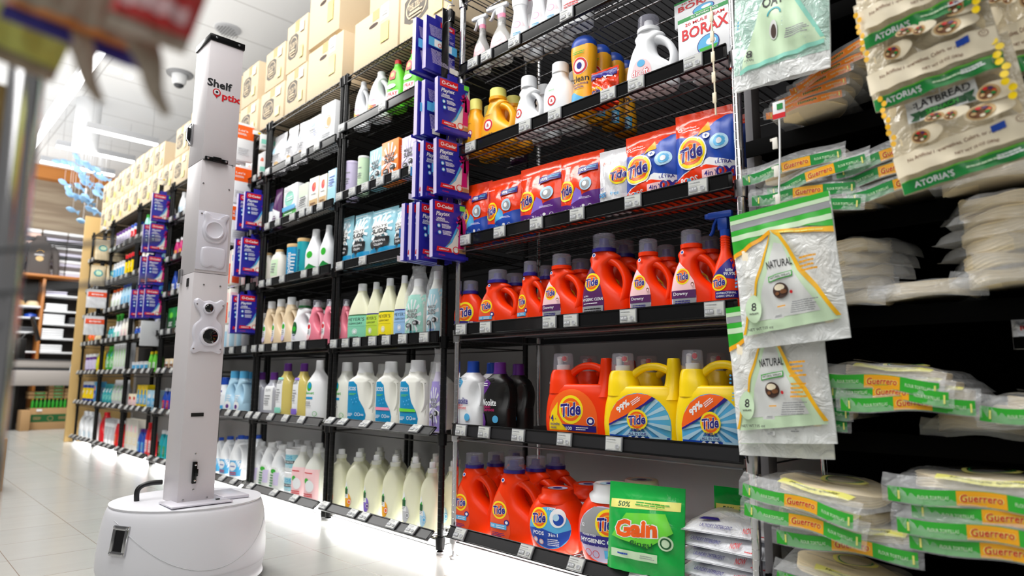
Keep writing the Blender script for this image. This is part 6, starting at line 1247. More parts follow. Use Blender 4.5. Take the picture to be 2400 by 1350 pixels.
for i, (z, key) in enumerate(((2.075, 'orange_white_pack'), (1.79, 'orange_white_pack'), (1.53, 'orange_white_pack'), (1.27, 'brush_pack'), (1.02, 'brush_pack'))):
    for k in range(2 if key[0] == 'o' else 3):
        put(key, (1.615-.02*k-(.0 if key[0] == 'o' else -.02*k), 4.17+.06*k, z), RAD(0), '', 'packs hanging beside the mast', label='%s, level %s from top, %s in depth, right of mast' % (('orange and white pack' if key[0] == 'o' else 'orange brush pack'), ('one', 'two', 'three', 'four', 'five')[i], ('front', 'second', 'third')[k]))
strip('black clip strip left of the mast carrying four levels of glove cartons', 1.62, 5.86, 1.15, 2.28)
for i, z in enumerate((1.955, 1.70, 1.43, 1.16)):
    for k in range((1, 2, 2, 3)[i]):
        gl('glove_box', 1.63-.03*k, 5.83+.07*k, z, 1, 'small blue glove carton left of mast, %s level, %s in depth' % (('highest', 'second', 'third', 'lowest')[i], ('front', 'second', 'third')[k]), -3)
A = Art(); A.lines(.02, .12, .06, .06, 4, 'light_grey'); carton('grey_notepad', 'pale grey card pack hanging under glove cartons left of mast', .17, .2, .02, 'light_grey', A, name='card_pack', cat='pack')
put('grey_notepad', (1.63, 5.83, .935), 0, '', None, label='pale grey card pack hanging under glove cartons left of mast')
strip('black clip strip at far end carrying white and orange packs', 1.62, 7.62, 1.1, 2.15)
pouch('far_pack', 'white pack with orange band', .2, .19, .012, 'gloss_white', Art().rect(0, .135, .18, .05, 'red_orange').lines(0, .135, .12, .02, 1, 'white'), 5, name='sponge_pack', cat='pack'); pouch('far_mop', 'beige mop pack with teal round badge', .13, .2, .02, 'beige', Art().ell(0, .12, .04, .035, 'teal').ell(0, .12, .028, .024, 'pale_green'), 6, name='mop_pack', cat='pack')
for i, z in enumerate((1.37, 1.10)): put('far_pack', (1.60, 7.58, z), 0, '', 'white packs hanging at the far end', label='white pack with orange band at far end, %s one' % ('upper', 'lower')[i])
for i, (x, z) in enumerate(((1.60, 1.86), (1.74, 1.86), (1.58, 1.60), (1.72, 1.61))): put('far_mop', (x, 7.58, z), 0, '', 'mop packs hanging at the far end', label='beige mop pack at far end, %s row, %s' % (('upper', 'upper', 'lower', 'lower')[i], ('left', 'right')[i % 2]))


# ------------------------------------------------------------------ hanging wrap packs and tortillas at the right
def zip_pack(key, desc, w, h, art, filmmat, bread, bw, bh, bz, seed, name='wrap_pack'):
    """clear zip bag: film with a bread stack inside and print on the front"""
    T = pouch_surf(w, h, .012, seed, .5, 1.6); n, m = 22, 26; b = MB()
    for sg in (-1, 1):
        vs = []; fs = []
        for j in range(m+1):
            for i in range(n+1):
                u, v = -1+2*i/n, j/m; vs.append((u*w/2*(1+.01*math.sin(9*v)), sg*(T(u*w/2, v*h)+.001), v*h))
        for j in range(m):
            for i in range(n): a = j*(n+1)+i; fs.append((a, a+1, a+n+2, a+n+1))
        b.add(vs, fs, filmmat)
    q = MB(); q.box((0, .001, bz), (bw, .014, bh), bread, .006)
    s = lambda x, z, o: (x, -T(x, z)-.001-o, z)
    def_(key, name, 'wrap pack', desc, w, h, [P('film', b.mesh('f', 70), 'crinkled clear film', [('print', art.mesh('l', s, w/26, .0008, .0005), None)]), P('bread', q.mesh('q'), 'pale flat wraps inside')])
w, h = .245, .335; A = Art()
A.poly([(-.5*w, .93*h), (.5*w, .93*h), (.5*w, h), (-.5*w, h)], 'leaf').poly([(-.5*w, .93*h), (.5*w, .93*h), (.5*w, .96*h), (-.5*w, .96*h)], 'pale_green').rect(0, .905*h, w*.99, .045*h, 'grey').poly([(-.5*w, .88*h), (.5*w, .88*h), (.5*w, .75*h), (.1*w, .82*h), (-.1*w, .82*h), (-.5*w, .70*h)], 'leaf').poly([(-.5*w, .84*h), (.5*w, .84*h), (.5*w, .80*h), (-.5*w, .80*h)], 'pale_green')
A.poly([(-.5*w, .70*h), (-.08*w, .82*h), (-.08*w, .79*h), (-.5*w, .665*h)], 'amber').poly([(.5*w, .75*h), (-.08*w, .82*h), (-.05*w, .79*h), (.5*w, .71*h)], 'gold').lines(.2*w, .765*h, .5*w, .02*h, 1, 'pale_yellow', -9)
tri = [(-.06*w, .80*h), (.02*w, .77*h), (.09*w, .66*h), (.17*w, .5*h), (.3*w, .36*h), (.46*w, .15*h), (.46*w, .13*h), (-.46*w, .09*h), (-.28*w, .4*h), (-.14*w, .68*h)]
A.poly(tri, 'pale_green').poly([(-.05*w, .72*h), (.02*w, .70*h), (.1*w, .5*h), (.26*w, .28*h), (.3*w, .2*h), (-.32*w, .18*h), (-.2*w, .42*h)], 'offwhite')
A.poly([(-.06*w, .80*h), (.02*w, .78*h), (.10*w, .67*h), (.18*w, .51*h), (.31*w, .37*h), (.47*w, .15*h), (.43*w, .15*h), (.28*w, .35*h), (.15*w, .49*h), (.07*w, .65*h), (.0*w, .755*h)], 'gold').poly([(-.06*w, .80*h), (-.08*w, .78*h), (-.16*w, .66*h), (-.3*w, .4*h), (-.48*w, .1*h), (-.45*w, .1*h), (-.27*w, .4*h), (-.13*w, .67*h)], 'gold')
A.text('NATURAL', -.02*w, .565*h, .25*w, 'ink', .055*h, .01, -.1, 2).poly([(-.14*w, .44*h), (.1*w, .46*h), (.1*w, .5*h), (-.14*w, .48*h)], 'leaf').poly([(-.13*w, .447*h), (.09*w, .467*h), (.09*w, .494*h), (-.13*w, .474*h)], 'offwhite').text('NATURAL WRAPS', -.02*w, .471*h, .2*w, 'dark_green', .016*h, 0, 0, 4)
A.ell(-.03*w, .37*h, .075*w, .055*h, 'dark_brown').ell(-.035*w, .392*h, .05*w, .022*h, 'cream').ell(-.0*w, .36*h, .03*w, .016*h, 'brown').ell(-.06*w, .35*h, .02*w, .012*h, 'brown').ell(.07*w, .35*h, .014*w, .012*h, 'red').lines(-.03*w, .26*h, .1*w, .02*h, 1, 'amber')
A.ell(-.31*w, .27*h, .08*w, .1*h, 'pale_green').text('8', -.31*w, .285*h, .05*w, 'ink', .06*h).text('WRAPS', -.31*w, .235*h, .09*w, 'ink').text('NET WT 7.05 oz', -.26*w, .125*h, .26*w, 'ink').lines(.2*w, .24*h, .26*w, .09*h, 6, 'grey').rect(-.05*w, .185*h, .13*w, .03*h, 'offwhite').lines(-.03*w, .185*h, .09*w, .02*h, 2, 'grey').lines(-.4*w, .46*h, .03*w, .08*h, 3, 'sky').lines(.33*w, .5*h, .18*w, .12*h, 4, 'amber')
zip_pack('natural_pack', '', w, h, A, 'white_film', 'cream', w*.86, h*.62, h*.42, 31)
A2 = Art(); A2.poly([(-.5*w, .9*h), (.5*w, .9*h), (.5*w, .12*h), (-.5*w, .12*h)], 'mint_film').poly([(-.06*w, .80*h), (.02*w, .80*h), (.47*w, .2*h), (-.4*w, .15*h)], 'pale_green').poly([(-.02*w, .8*h), (.03*w, .8*h), (.46*w, .22*h), (.42*w, .22*h)], 'mint').text('OAT', -.05*w, .6*h, .22*w, 'ink', .09*h, .02, 0, 4).ring(-.03*w, .48*h, .05*h, .004, 'teal', a1=180).ell(-.04*w, .37*h, .045*w, .07*h, 'offwhite').ell(-.04*w, .36*h, .03*w, .05*h, 'dark_brown').text('8', -.3*w, .24*h, .06*w, 'ink', .06*h).text('WRAPS', -.3*w, .19*h, .1*w, 'ink').poly([(-.42*w, .14*h), (.46*w, .2*h), (.46*w, .17*h), (-.42*w, .11*h)], 'mint').lines(.22*w, .3*h, .24*w, .09*h, 5, 'grey').lines(-.38*w, .45*h, .03*w, .08*h, 3, 'sky').lines(.3*w, .62*h, .2*w, .12*h, 4, 'pale_yellow')
zip_pack('oat_pack', '', w, h, A2, 'white_film', 'offwhite', w*.84, h*.62, h*.42, 37)
def hang(key, X, Y, Z, w, h, roll, lab, grp, dz=0):
    r = REC[key]; e = put(r, (X, Y, Z), -PI/2, '', grp, (w/r.w, 1, h/r.h), label=lab)
    M_ = Matrix.Translation((X, Y, Z)) @ Matrix.Rotation(-PI/2+RAD(dz), 4, 'Z') @ Matrix.Rotation(RAD(-roll), 4, 'Y') @ Matrix.Translation((0, 0, -h/2)) @ Matrix.Diagonal((w/r.w, 1, h/r.h, 1))
    e.location, q, e.scale = M_.decompose(); e.rotation_euler = q.to_euler(); return e
hang('natural_pack', 1.50, .632, .925, .238, .33, 4.5, 'upper clear green-topped wrap pack reading natural, hanging before chrome post', 'wrap packs on the hanging strip')
hang('natural_pack', 1.535, .678, .700, .228, .33, 3.5, 'lower wrap pack reading natural, partly behind the upper one', 'wrap packs on the hanging strip')
hang('natural_pack', 1.57, .692, .655, .225, .31, 2, 'rearmost wrap pack of the lower hanging pair', 'wrap packs on the hanging strip')
hang('oat_pack', 1.50, .613, 1.56, .232, .34, -3, 'mint wrap pack reading oat hanging at upper right', 'oat wrap packs hanging above')
hang('oat_pack', 1.485, .605, 1.80, .225, .33, -6, 'mint wrap pack above the one reading oat', 'oat wrap packs hanging above')
# strip of white clips
e = empty('hanging_clip_strip', 'thin white clip strip hanging above the natural wrap packs', 'clip strip', (1.515, .634, 1.305)); b = MB(); b.tube(crom([(0, 0, 0), (0, .004, -.1), (.0, .012, -.2), (0, .014, -.255)], 4), .0022, 'white', 6); link('strip', b.mesh('s'), e)
for z in (-.06, -.13, -.2): b = MB(); b.box((.0, .014, z), (.004, .012, .028), 'warm_white', .001); b.box((.0, .022, z+.01), (.004, .006, .006), 'warm_white'); link('clip', b.mesh('c'), e)
b = MB(); b.box((0, -.0, .02), (.003, .03, .045), 'white', .001); b.box((-.002, -.003, .028), (.002, .014, .014), 'green'); b.box((-.002, 0, .005), (.002, .03, .012), 'red'); link('sign', b.mesh('sg'), e)
e = empty('hanging_clip_strip', 'cream plastic clip strip hanging beside the borax carton', 'clip strip', (1.60, .845, 1.72)); b = MB(); b.tube([(0, 0, 0), (0, -.002, -.32)], .0025, 'cream', 6); link('strip', b.mesh('s'), e)
for k in range(5): b = MB(); b.box((0, .0, -.03-.06*k), (.005, .011, .03), 'cream', .001); link('clip', b.mesh('c'), e)
# flatbread packs
w, h = .225, .25; A = Art(); A.rect(0, .05*h, w*.995, .1*h, 'green').poly([(-.5*w, .095*h), (.5*w, .095*h), (.5*w, .115*h), (-.5*w, .1*h)], 'lime').text("ATORIA'S", -.25*w, .05*h, .3*w, 'white', .05*h, .02).lines(.12*w, .05*h, .26*w, .03*h, 1, 'pale_green').lines(.3*w, .05*h, .2*w, .05*h, 2, 'white')
A.poly([(-.5*w, .13*h), (.5*w, .13*h), (.5*w, .31*h), (-.5*w, .31*h)], 'cream').text('No Artificial Preservatives, Colors, or Flavors', -.04*w, .245*h, .7*w, 'brown', .035*h).text('NET WT 10 OZ (283g)', .1*w, .17*h, .3*w, 'brown').rect(.27*w, .26*h, .1*w, .05*h, 'blue').ring(.42*w, .27*h, .03*w, .005*w, 'brown').text('U', .42*w, .27*h, .02*w, 'brown')
A.poly([(-.3*w, .52*h), (.22*w, .52*h), (.22*w, .74*h), (-.3*w, .74*h)], 'offwhite').text('FLATBREAD', -.04*w, .655*h, .44*w, 'ink', .06*h, .02).rect(-.04*w, .57*h, .34*w, .06*h, 'dark_green').poly([(-.28*w, .53*h), (-.22*w, .53*h), (-.2*w, .61*h), (-.28*w, .61*h), (-.25*w, .57*h)], 'dark_green').poly([(.2*w, .53*h), (.14*w, .53*h), (.12*w, .61*h), (.2*w, .61*h), (.17*w, .57*h)], 'dark_green').text('SPINACH', -.04*w, .57*h, .24*w, 'leaf', .042*h, .02)
for x, z, rx, rz in ((-.24, .39, .07, .055), (.2, .40, .1, .06), (.28, .52, .08, .06), (-.1, .48, .07, .035), (.01, .44, .05, .035)):
    A.ell((x+.05)*w, z*h, rx*w*1.7, rz*h*1.15, 'cream').ell(x*w, z*h, rx*w, rz*h, 'tan').ell((x-.005)*w, z*h, rx*w*.78, rz*h*.74, 'brown')
    for q in range(7): A.ell((x+rx*.5*math.cos(q*2.4))*w, (z+rz*.5*math.sin(q*2.4))*h, rx*w*.2, rz*h*.2, ('red_orange', 'dark_green', 'cream', 'plum', 'tan', 'green', 'red')[q], 8)
for k in range(9): A.ell((.42+.02*math.sin(k*2))*w, (.42+.055*k)*h, .03*w, .028*h, 'yellow', 10).ell((-.43+.015*math.sin(k*2))*w, (.38+.05*k)*h, .022*w, .025*h, 'gold', 10)
zip_pack('flatbread_pack', '', w, h, A, 'bread_film', 'tortilla', w*.9, h*.8, h*.55, 41, 'flatbread_pack')
hang('flatbread_pack', 1.40, .262, 1.165, .222, .235, 9, 'frontmost flatbread pack reading spinach, lowest of three at right', 'flatbread packs hanging at upper right')
hang('flatbread_pack', 1.362, .290, 1.325, .21, .235, 6.5, 'middle flatbread pack hanging behind the spinach one', 'flatbread packs hanging at upper right')
hang('flatbread_pack', 1.330, .292, 1.442, .205, .235, 6, 'highest flatbread pack at the top right edge', 'flatbread packs hanging at upper right')
hang('flatbread_pack', 1.50, .175, 1.40, .16, .30, 6, 'flatbread pack at far right edge beside the others', 'flatbread packs hanging at upper right')
# a tortilla pack lying flat: stack of discs in clear film, printed band along the front edge
def tortilla_pack(key, desc, w, dp, t, bandmat, txt, yellow=True, name='tortilla_pack', bandh=.034, n=6, wavy=.004, bread='tortilla', txtm='red', txtbg='amber'):
    b = MB(); r = min(w, dp)*.44; rr = []
    for k in range(n):
        for q in (0, .5, .9):
            z = (k+q)*t/n; rad = r*(1 if q == .5 else .975)
            rr.append([(rad*math.cos(2*PI*j/36), rad*math.sin(2*PI*j/36), z+wavy*math.sin(3*2*PI*j/36+k*.7)+wavy*.5*math.sin(5*2*PI*j/36)) for j in range(36)])
    b.rings(rr, bread)
    f = MB(); N, K = 18, 14
    for sg in (0, 1):
        vs = []; fs = []
        for j in range(K+1):
            for i in range(N+1):
                u, v = -1+2*i/N, -1+2*j/K; e_ = (1-abs(u)**5)**.5*(1-abs(v)**5)**.5; wv = .003*math.sin(6*u+3*v)+.002*math.sin(11*v)
                vs.append((u*w/2, v*dp/2, (t+.006)*e_+wv*e_+.001 if sg else -.002*e_+.0005))
        for j in range(K):
            for i in range(N): a = j*(N+1)+i; fs.append((a, a+1, a+N+2, a+N+1))
        f.add(vs, fs, 'clear_film')
    # flap at the front edge, curling down a little
    vs = []; fs = []; NN = 20
    for i in range(NN+1):
        u = -1+2*i/NN; dz = .004*math.sin(4*u+1)
        vs += [(u*w/2, -dp/2+.004, bandh*.25+t*.35+dz+.012), (u*w/2, -dp/2-.012+.003*math.sin(7*u), t*.35+dz), (u*w/2, -dp/2-.014+.004*math.sin(6*u), t*.35-bandh+dz)]
    for i in range(NN): a = i*3; fs += [(a, a+1, a+4, a+3), (a+1, a+2, a+5, a+4)]
    f.add(vs, fs, 'clear_film')
    A = Art()
    if txt: A.rect(0, 0, w*.93, bandh*.86, bandmat).rect(.06*w, 0, .26*w, bandh*.8, txtbg).text(txt, .06*w, .001, .22*w, txtm, bandh*.42, .02, .1, 2, 'pale_yellow').text('FLOUR TORTILLAS', -.2*w, 0, .18*w, 'pale_green', bandh*.2).text('FLOUR TORTILLAS', .32*w, 0, .18*w, 'pale_green', bandh*.2).rect(-.4*w, 0, .012*w, bandh*.5, 'pale_yellow').rect(.44*w, 0, .012*w, bandh*.5, 'pale_yellow')
    bs = lambda x, z, o: (x, -dp/2-.0125-o*1.5+.0035*math.sin(6.5*x/(w/2)), t*.35-bandh*.5+z+.004*math.sin(4*x/(w/2)+1))
    parts = [P('tortillas', b.mesh('t', 60), 'stack of pale flour tortillas'), P('film', f.mesh('f', 70), 'clear bag')]
    if txt: parts.append(P('front_band', A.mesh('fb', bs, (.012, (0,))), 'printed band along front seal'))
    if yellow:
        Y_ = Art(); Y_.poly([(-.2*w, -.47*dp), (.38*w, -.47*dp), (.38*w, -.37*dp), (-.2*w, -.37*dp)], 'pale_yellow').text('Homestyle Quality', .08*w, -.42*dp, .4*w, 'ink', .05*dp, 0, .2).ring(.05*w, .05*dp, .16*w, .03*w, 'pale_yellow', sz=.9).ring(.05*w, .05*dp, .13*w, .01*w, 'green', sz=.9).lines(-.1*w, -.2*dp, .4*w, .06*dp, 2, 'grey')
        parts.append(P('top_print', Y_.mesh('tp', lambda x, z, o: (x, z, (t+.006)*(1-abs(2*x/w)**5)**.5*(1-min(.999, abs(2*z/dp))**5)**.5+.003*math.sin(12*x/w+6*z/dp)+.002*math.sin(22*z/dp)+.004+o), w/14), 'yellow print on top'))
    def_(key, name, 'tortilla pack', desc, w, t, parts)
tortilla_pack('green_tortillas', '', .30, .27, .022, 'leaf', 'Guerrero')
tortilla_pack('darkgreen_tortillas', '', .24, .22, .016, 'green', 'Guerrero', False, bandh=.03)
M('pack_orange', (240, 136, 30), rough=.35)
tortilla_pack('orange_tortillas', '', .19, .17, .012, 'pack_orange', 'Homestyle', False, bandh=.02, txtm='ink', txtbg='soft_orange', bread='tortilla')
tortilla_pack('beige_tortillas', '', .19, .2, .028, 'clear_film', '', False, bandh=.02, wavy=.006, bread='tortilla')
G = 'tortilla packs on the right-hand shelves'
def lay(key, X, Y, Z, yaw, lab, s=1.0, ry=0, rx=0): put(key, (X, Y, Z), -PI/2+RAD(yaw), '', G, (s, s, 1), rx=RAD(rx), ry=RAD(ry), label=lab)
# lowest two stacks
lay('green_tortillas', D+.0, .56, .34+.0, 3, 'lowest green-banded tortilla pack of the low left stack', 1.0, 0); lay('green_tortillas', D-.02, .61, .378, -10, 'second green-banded tortilla pack of the low left stack, slanting', 1.0, 4)
lay('green_tortillas', D-.03, .605, .420, -14, 'topmost green-banded tortilla pack of low left stack, yellow print', 1.0, 5)
for i in range(4): lay('green_tortillas', D+.0-.006*(i % 2), .285+(0, .02, -.01, .035)[i], .375+.030*i, (0, 1, -1, 2)[i], ('lowest', 'second lowest', 'third', 'topmost')[i]+' green-banded tortilla pack of the low right stack')
lay('green_tortillas', D+.0, .60, .235, 12, 'green-banded tortilla pack at the very bottom right, partly dark', .9, 8); lay('darkgreen_tortillas', D+.05, .55, .205, 2, 'dark tortilla pack under the lowest stacks', 1)
# middle shelf
for i in range(4): lay('darkgreen_tortillas', D+.02, .66-(0, .02, -.01, .01)[i], .592+.026*i, (2, -3, 4, 0)[i], ('lowest', 'second', 'third', 'topmost')[i]+' green pack of the middle shelf left stack')
for i in range(3): lay('green_tortillas', D+.0, .425+.02*i, .64+.022*i, (2, -6, -4)[i], ('lowest', 'middle', 'topmost')[i]+' green and yellow pack of the middle shelf centre stack', .88, (0, 3, 5)[i])
lay('green_tortillas', D+.02, .17, .62, -4, 'green-banded tortilla pack at right edge of middle shelf', .85, 4)
# beige stacks
for i in range(5): lay('beige_tortillas', D+.03, .545+.006*(i % 2), .858+.030*i, i*17, ('lowest', 'second', 'third', 'fourth', 'topmost')[i]+' unprinted pita pack of the stack beside the natural wraps', .95)
lay('beige_tortillas', D+.05, .40, .865, 10, 'single flat unprinted pita pack between the two beige stacks', 1.15)
for i in range(6): lay('beige_tortillas', D+.0, .225+.006*(i % 2), .875+.030*i, i*23, ('lowest', 'second', 'third', 'fourth', 'fifth', 'topmost')[i]+' unprinted pita pack of the stack at the right edge', 1.05)
# upper shelves
for i in range(4): lay('darkgreen_tortillas', D+.0, .585+(0, .03, -.02, .05)[i], 1.092+.035*i, (-2, 5, -4, 3)[i], ('lowest', 'second', 'third', 'topmost')[i]+' dark green tortilla pack of upper left stack', 1.05, (6, 2, -7, -4)[i])
for i in range(3): lay('darkgreen_tortillas', D+.0, .40+.01*i, 1.105+.035*i, (3, -5, 2)[i], ('lowest', 'middle', 'topmost')[i]+' dark green tortilla pack of upper centre stack', 1, (-6, -3, -8)[i])
for i in range(5): lay('orange_tortillas', D-.02, .60-.02*i, 1.345+.02*i, (4, 0, -4, 3, -3)[i], ('lowest', 'second', 'middle', 'fourth', 'topmost')[i]+' orange-banded tortilla pack fanned under the oat wraps', 1.0, (-3, -6, -10, -14, -20)[i])
lay('beige_tortillas', D+.02, .25, 1.085, 5, 'golden flat bread pack behind the spinach flatbread pack', 1.2)
# faint packs deep in the dark shelf
lay('beige_tortillas', D+.1, .33, .575, 0, 'dim crinkled pack deep on the dark shelf at right', 1.0, 0); lay('beige_tortillas', D+.02, .21, .60, 0, 'dim pack at right edge above the low right stack', 1.0)
pouch('res_bag', '', .12, .13, .02, 'bag_white', Art().text('RES', 0, .085, .06, 'red', .02, .02).text('rec & drink', 0, .05, .07, 'ink', .01).rect(0, .025, .118, .05, 'gondola_black'), 3, name='snack_bag', cat='bag', amp=1.5)
put('res_bag', (D+.03, .222, .745), -PI/2, '', None, (.5, .6, .5), label='small dark bag with white and red corner at the right edge', rx=0)


# ------------------------------------------------------------------ back of the store
yb = 12.45
e = empty('display_shelving', 'wooden display shelving with white shelves at back of store', 'shelving', (1.85, yb, 0))
for x in (1.25, 1.83, 2.42): b = MB(); b.box((x-1.85, -.18, 1.1), (.04, .36, 2.2), 'orange_wood', .002); link('upright', b.mesh('u'), e)
b = MB(); b.box((0, -.2, 2.22), (1.3, .42, .04), 'orange_wood', .002); link('top_board', b.mesh('tb'), e)
b = MB(); b.box((0, -.005, 1.1), (1.2, .01, 2.2), 'black'); link('back_panel', b.mesh('bk'), e)
for x, zs in ((-.31, (1.74, 1.57, 1.35, 1.06, .8)), (.28, (1.93, 1.69, 1.49, 1.27, 1.06, .85))):
    for z in zs: b = MB(); b.box((x, -.19, z), (.54, .36, .025), 'white', .003); link('shelf', b.mesh('s'), e)
def folded(x, z, n, mat, lab, w=.28, t=.035):
    for i in range(n):
        b = MB(); b.box((0, 0, t/2), (w, .28, t*.95), mat, .012); single('folded_shirt', b.mesh('fs'), (('bottom', 'second', 'third', 'fourth')[i]+' folded '+lab), 'clothing', (x, yb-.2, z+i*t), (0, 0, 0), 'folded shirts on the back shelving')
folded(2.0, 1.945, 2, 'blanket_lilac', 'grey shirt on highest right back shelf'); folded(2.02, 1.705, 3, 'white', 'white shirt under highest right back shelf'); folded(2.0, 1.505, 4, 'white', 'white shirt on third right back shelf'); folded(2.0, 1.285, 4, 'white', 'white shirt on fourth right back shelf'); folded(2.0, 1.075, 3, 'white', 'white shirt on fifth right back shelf')
folded(1.45, 1.075, 3, 'blanket_grey', 'grey shirt on fourth left back shelf'); folded(1.65, 1.365, 2, 'dark_grey', 'dark shirt on third left back shelf', .3); folded(1.6, .815, 2, 'pink', 'pink shirt near the counter'); folded(2.28, 1.505, 3, 'dark_grey', 'dark shirt at right end of third back shelf', .16)
for i, (x, m_) in enumerate(((1.36, 'white'), (1.55, 'tan'), (1.73, 'beige'))):
    b = MB(); b.lathe([(0, 0), (.10, .0), (.105, .012), (.085, .04), (.075, .07), (.05, .085), (0, .09)], m_, 20); b.box((0, -.11, .006), (.13, .08, .008), m_, .003)
    single('cap_hat', b.mesh('hat'), ('white', 'tan', 'pale beige')[i]+' cap on the left back shelf', 'hat', (x, yb-.2, 1.753), (0, 0, 0), 'caps on the back shelf')
for i, x in enumerate((1.37, 1.52)): b = MB(); b.lathe([(0, 0), (.09, .0), (.08, .05), (0, .08)], 'dark_grey' if i == 0 else 'blue', 16); single('cap_hat', b.mesh('hat'), ('dark grey', 'dark blue')[i]+' cap on second left back shelf', 'hat', (x+.2*i, yb-.2, 1.583), (0, 0, 0), 'caps on the back shelf')
# striped blankets hanging above, in two columns, and the hooded sweatshirt
def blanket(x, w, stripes, lab, z0=2.26, z1=2.98):
    e = empty('striped_blanket', lab, 'blanket', (x, yb-.06, z0), (0, 0, 0), 'striped blankets on the back wall'); n = len(stripes); hh = (z1-z0)/n
    b = MB()
    for i, m_ in enumerate(stripes): b.box((0, .01*math.sin(i), (i+.5)*hh), (w, .05, hh*.98), m_, .015)
    link('woven_panel', b.mesh('wp'), e)
a_ = ['blanket_pink', 'blanket_grey', 'dark_grey', 'blanket_pink', 'white', 'blanket_grey', 'dark_grey', 'blanket_pink', 'dark_grey', 'blanket_pink', 'white']; l_ = ['blanket_lilac', 'white', 'blanket_grey', 'blanket_lilac', 'white', 'dark_grey', 'blanket_lilac', 'blanket_grey', 'white', 'dark_grey', 'blanket_lilac', 'blanket_grey', 'white']
g_ = ['green', 'white', 'dark_grey', 'green', 'white', 'green', 'dark_grey', 'white', 'green', 'white', 'blanket_grey']
blanket(1.40, .12, g_, 'narrow green striped blanket left of pink one'); blanket(1.62, .3, a_, 'pink and grey striped blanket behind sweatshirt'); blanket(1.95, .33, l_, 'lilac striped blanket right of sweatshirt'); blanket(2.26, .27, l_, 'lilac striped blanket nearest the racks')
e = empty('hooded_sweatshirt', 'grey hooded sweatshirt displayed on the back wall', 'clothing', (1.74, yb-.26, 2.243))
b = MB(); s = loft(b, [(0, -.17, .17, .05), (.03, -.165, .165, .06), (.2, -.15, .15, .065), (.38, -.165, .165, .06), (.46, -.15, .15, .05), (.52, -.08, .08, .05), (.54, -.06, .06, .05)], 'hoodie', 2.4); body_ = link('torso', b.mesh('to', 60), e)
A = Art(); A.ring(.0, .33, .05, .006, 'gold', a0=20, a1=160).ell(.0, .24, .05, .04, 'olive' if 'olive' in _M else 'tan').lines(0, .3, .14, .03, 2, 'white'); link('print', A.mesh('pr', s, .02, .002), body_)
for sx in (-1, 1): b = MB(); b.tube(crom([(sx*.14, 0, .44), (sx*.2, 0, .36), (sx*.22, -.01, .2), (sx*.235, -.01, .05), (sx*.23, -.01, .0)], 4), [.055, .055, .054, .053, .052, .05, .05, .048, .047, .045, .044, .043, .042, .04, .04, .036, .036], 'hoodie', 12); link('sleeve', b.mesh('sl', 60), e)
b = MB(); b.lathe([(.05, 0), (.075, .03), (.08, .07), (.055, .1), (.02, .105)], 'hoodie', 18, ys=.7, c=(0, 0, .5)); link('hood', b.mesh('hd', 60), e)
# checkout counter, screen, newspapers, cartons under it
e = empty('checkout_counter', 'grey checkout counter at the far end of the aisle', 'counter', (1.72, 10.8, 0))
b = MB(); b.box((-.0, .35, .86), (.95, 1.1, .1), 'counter', .01); link('upper_band', b.mesh('ub'), e)
b = MB(); b.box((0, .35, .79), (.93, 1.08, .03), 'dark_grey', .005); link('dark_groove', b.mesh('dg'), e)
b = MB(); b.box((-.0, .35, .675), (.95, 1.1, .2), 'counter', .012); link('counter_body', b.mesh('cb'), e)
b = MB(); b.box((0, .35, .915), (.97, 1.12, .012), 'dark_grey', .003); link('worktop', b.mesh('wt'), e)
b = MB(); b.box((-.32, .3, .3), (.18, .5, .6), 'black', .01); link('pedestal', b.mesh('ped'), e)
e = empty('pay_terminal', 'black checkout screen on an arm above the counter', 'screen', (1.45, 10.9, .92)); b = MB(); b.box((0, 0, .14), (.12, .12, .28), 'black', .01); link('stand', b.mesh('st'), e)
b = MB(); b.tube([(0, 0, .26), (.05, 0, .34), (.14, 0, .36)], .014, 'black', 8); link('arm', b.mesh('ar'), e)
b = MB(); b.box((.16, 0, .36), (.03, .2, .34), 'black', .008, Matrix.Rotation(RAD(-16), 4, 'Y') @ Matrix.Translation((.1, 0, 0))); link('display', b.mesh('sc'), e)
M('news', (214, 218, 224), rough=.7)
b = MB(); b.box((0, 0, 0), (.02, .26, .26), 'news', .004); b.box((-.011, 0, -.05), (.002, .25, .03), 'cyan'); b.box((-.011, .04, .04), (.002, .1, .08), 'brown')
single('newspaper', b.mesh('np'), 'folded newspaper hanging from the rack end, upper one', 'newspaper', (1.66, 8.62, .87), (0, RAD(8), RAD(0)), 'newspapers hanging at rack end')
b = MB(); b.box((0, 0, 0), (.02, .24, .28), 'news', .004); b.box((-.011, 0, .08), (.002, .23, .025), 'cyan'); b.box((-.011, 0, .02), (.002, .23, .02), 'sky')
single('newspaper', b.mesh('np'), 'folded newspaper hanging from the rack end, lower one', 'newspaper', (1.67, 8.66, .62), (0, RAD(4), 0), 'newspapers hanging at rack end')
e = empty('produce_carton', 'large kraft carton with green printed panel on the floor', 'carton', (1.83, 10.86, 0)); b = MB(); b.box((0, 0, .14), (.46, .4, .28), 'kraft_dark', .004); link('carton', b.mesh('c'), e)
A = Art(); A.rect(.0, .15, .43, .1, 'dark_green').ring(0, .145, .03, .005, 'kraft_dark').lines(-.14, .15, .1, .04, 3, 'kraft_dark').lines(.14, .15, .1, .04, 3, 'kraft_dark').rect(-.13, .255, .06, .03, 'white'); link('printed_panel', A.mesh('pp', flat_at(-.2)), e)
for i in range(10):
    b = MB(); b.lathe([(0, 0), (.016, 0), (.017, .01), (.017, .075), (.011, .09), (.008, .11), (0, .11)], 'leaf', 12); b.lathe([(0, .11), (.009, .11), (.009, .118), (0, .118)], 'amber', 10)
    o = single('small_green_bottle', b.mesh('gb'), ORD[i]+' little green bottle from left on the kraft carton', 'bottle', (1.63+.045*i, 10.72, .282), (0, 0, 0), 'green bottles standing on the carton')
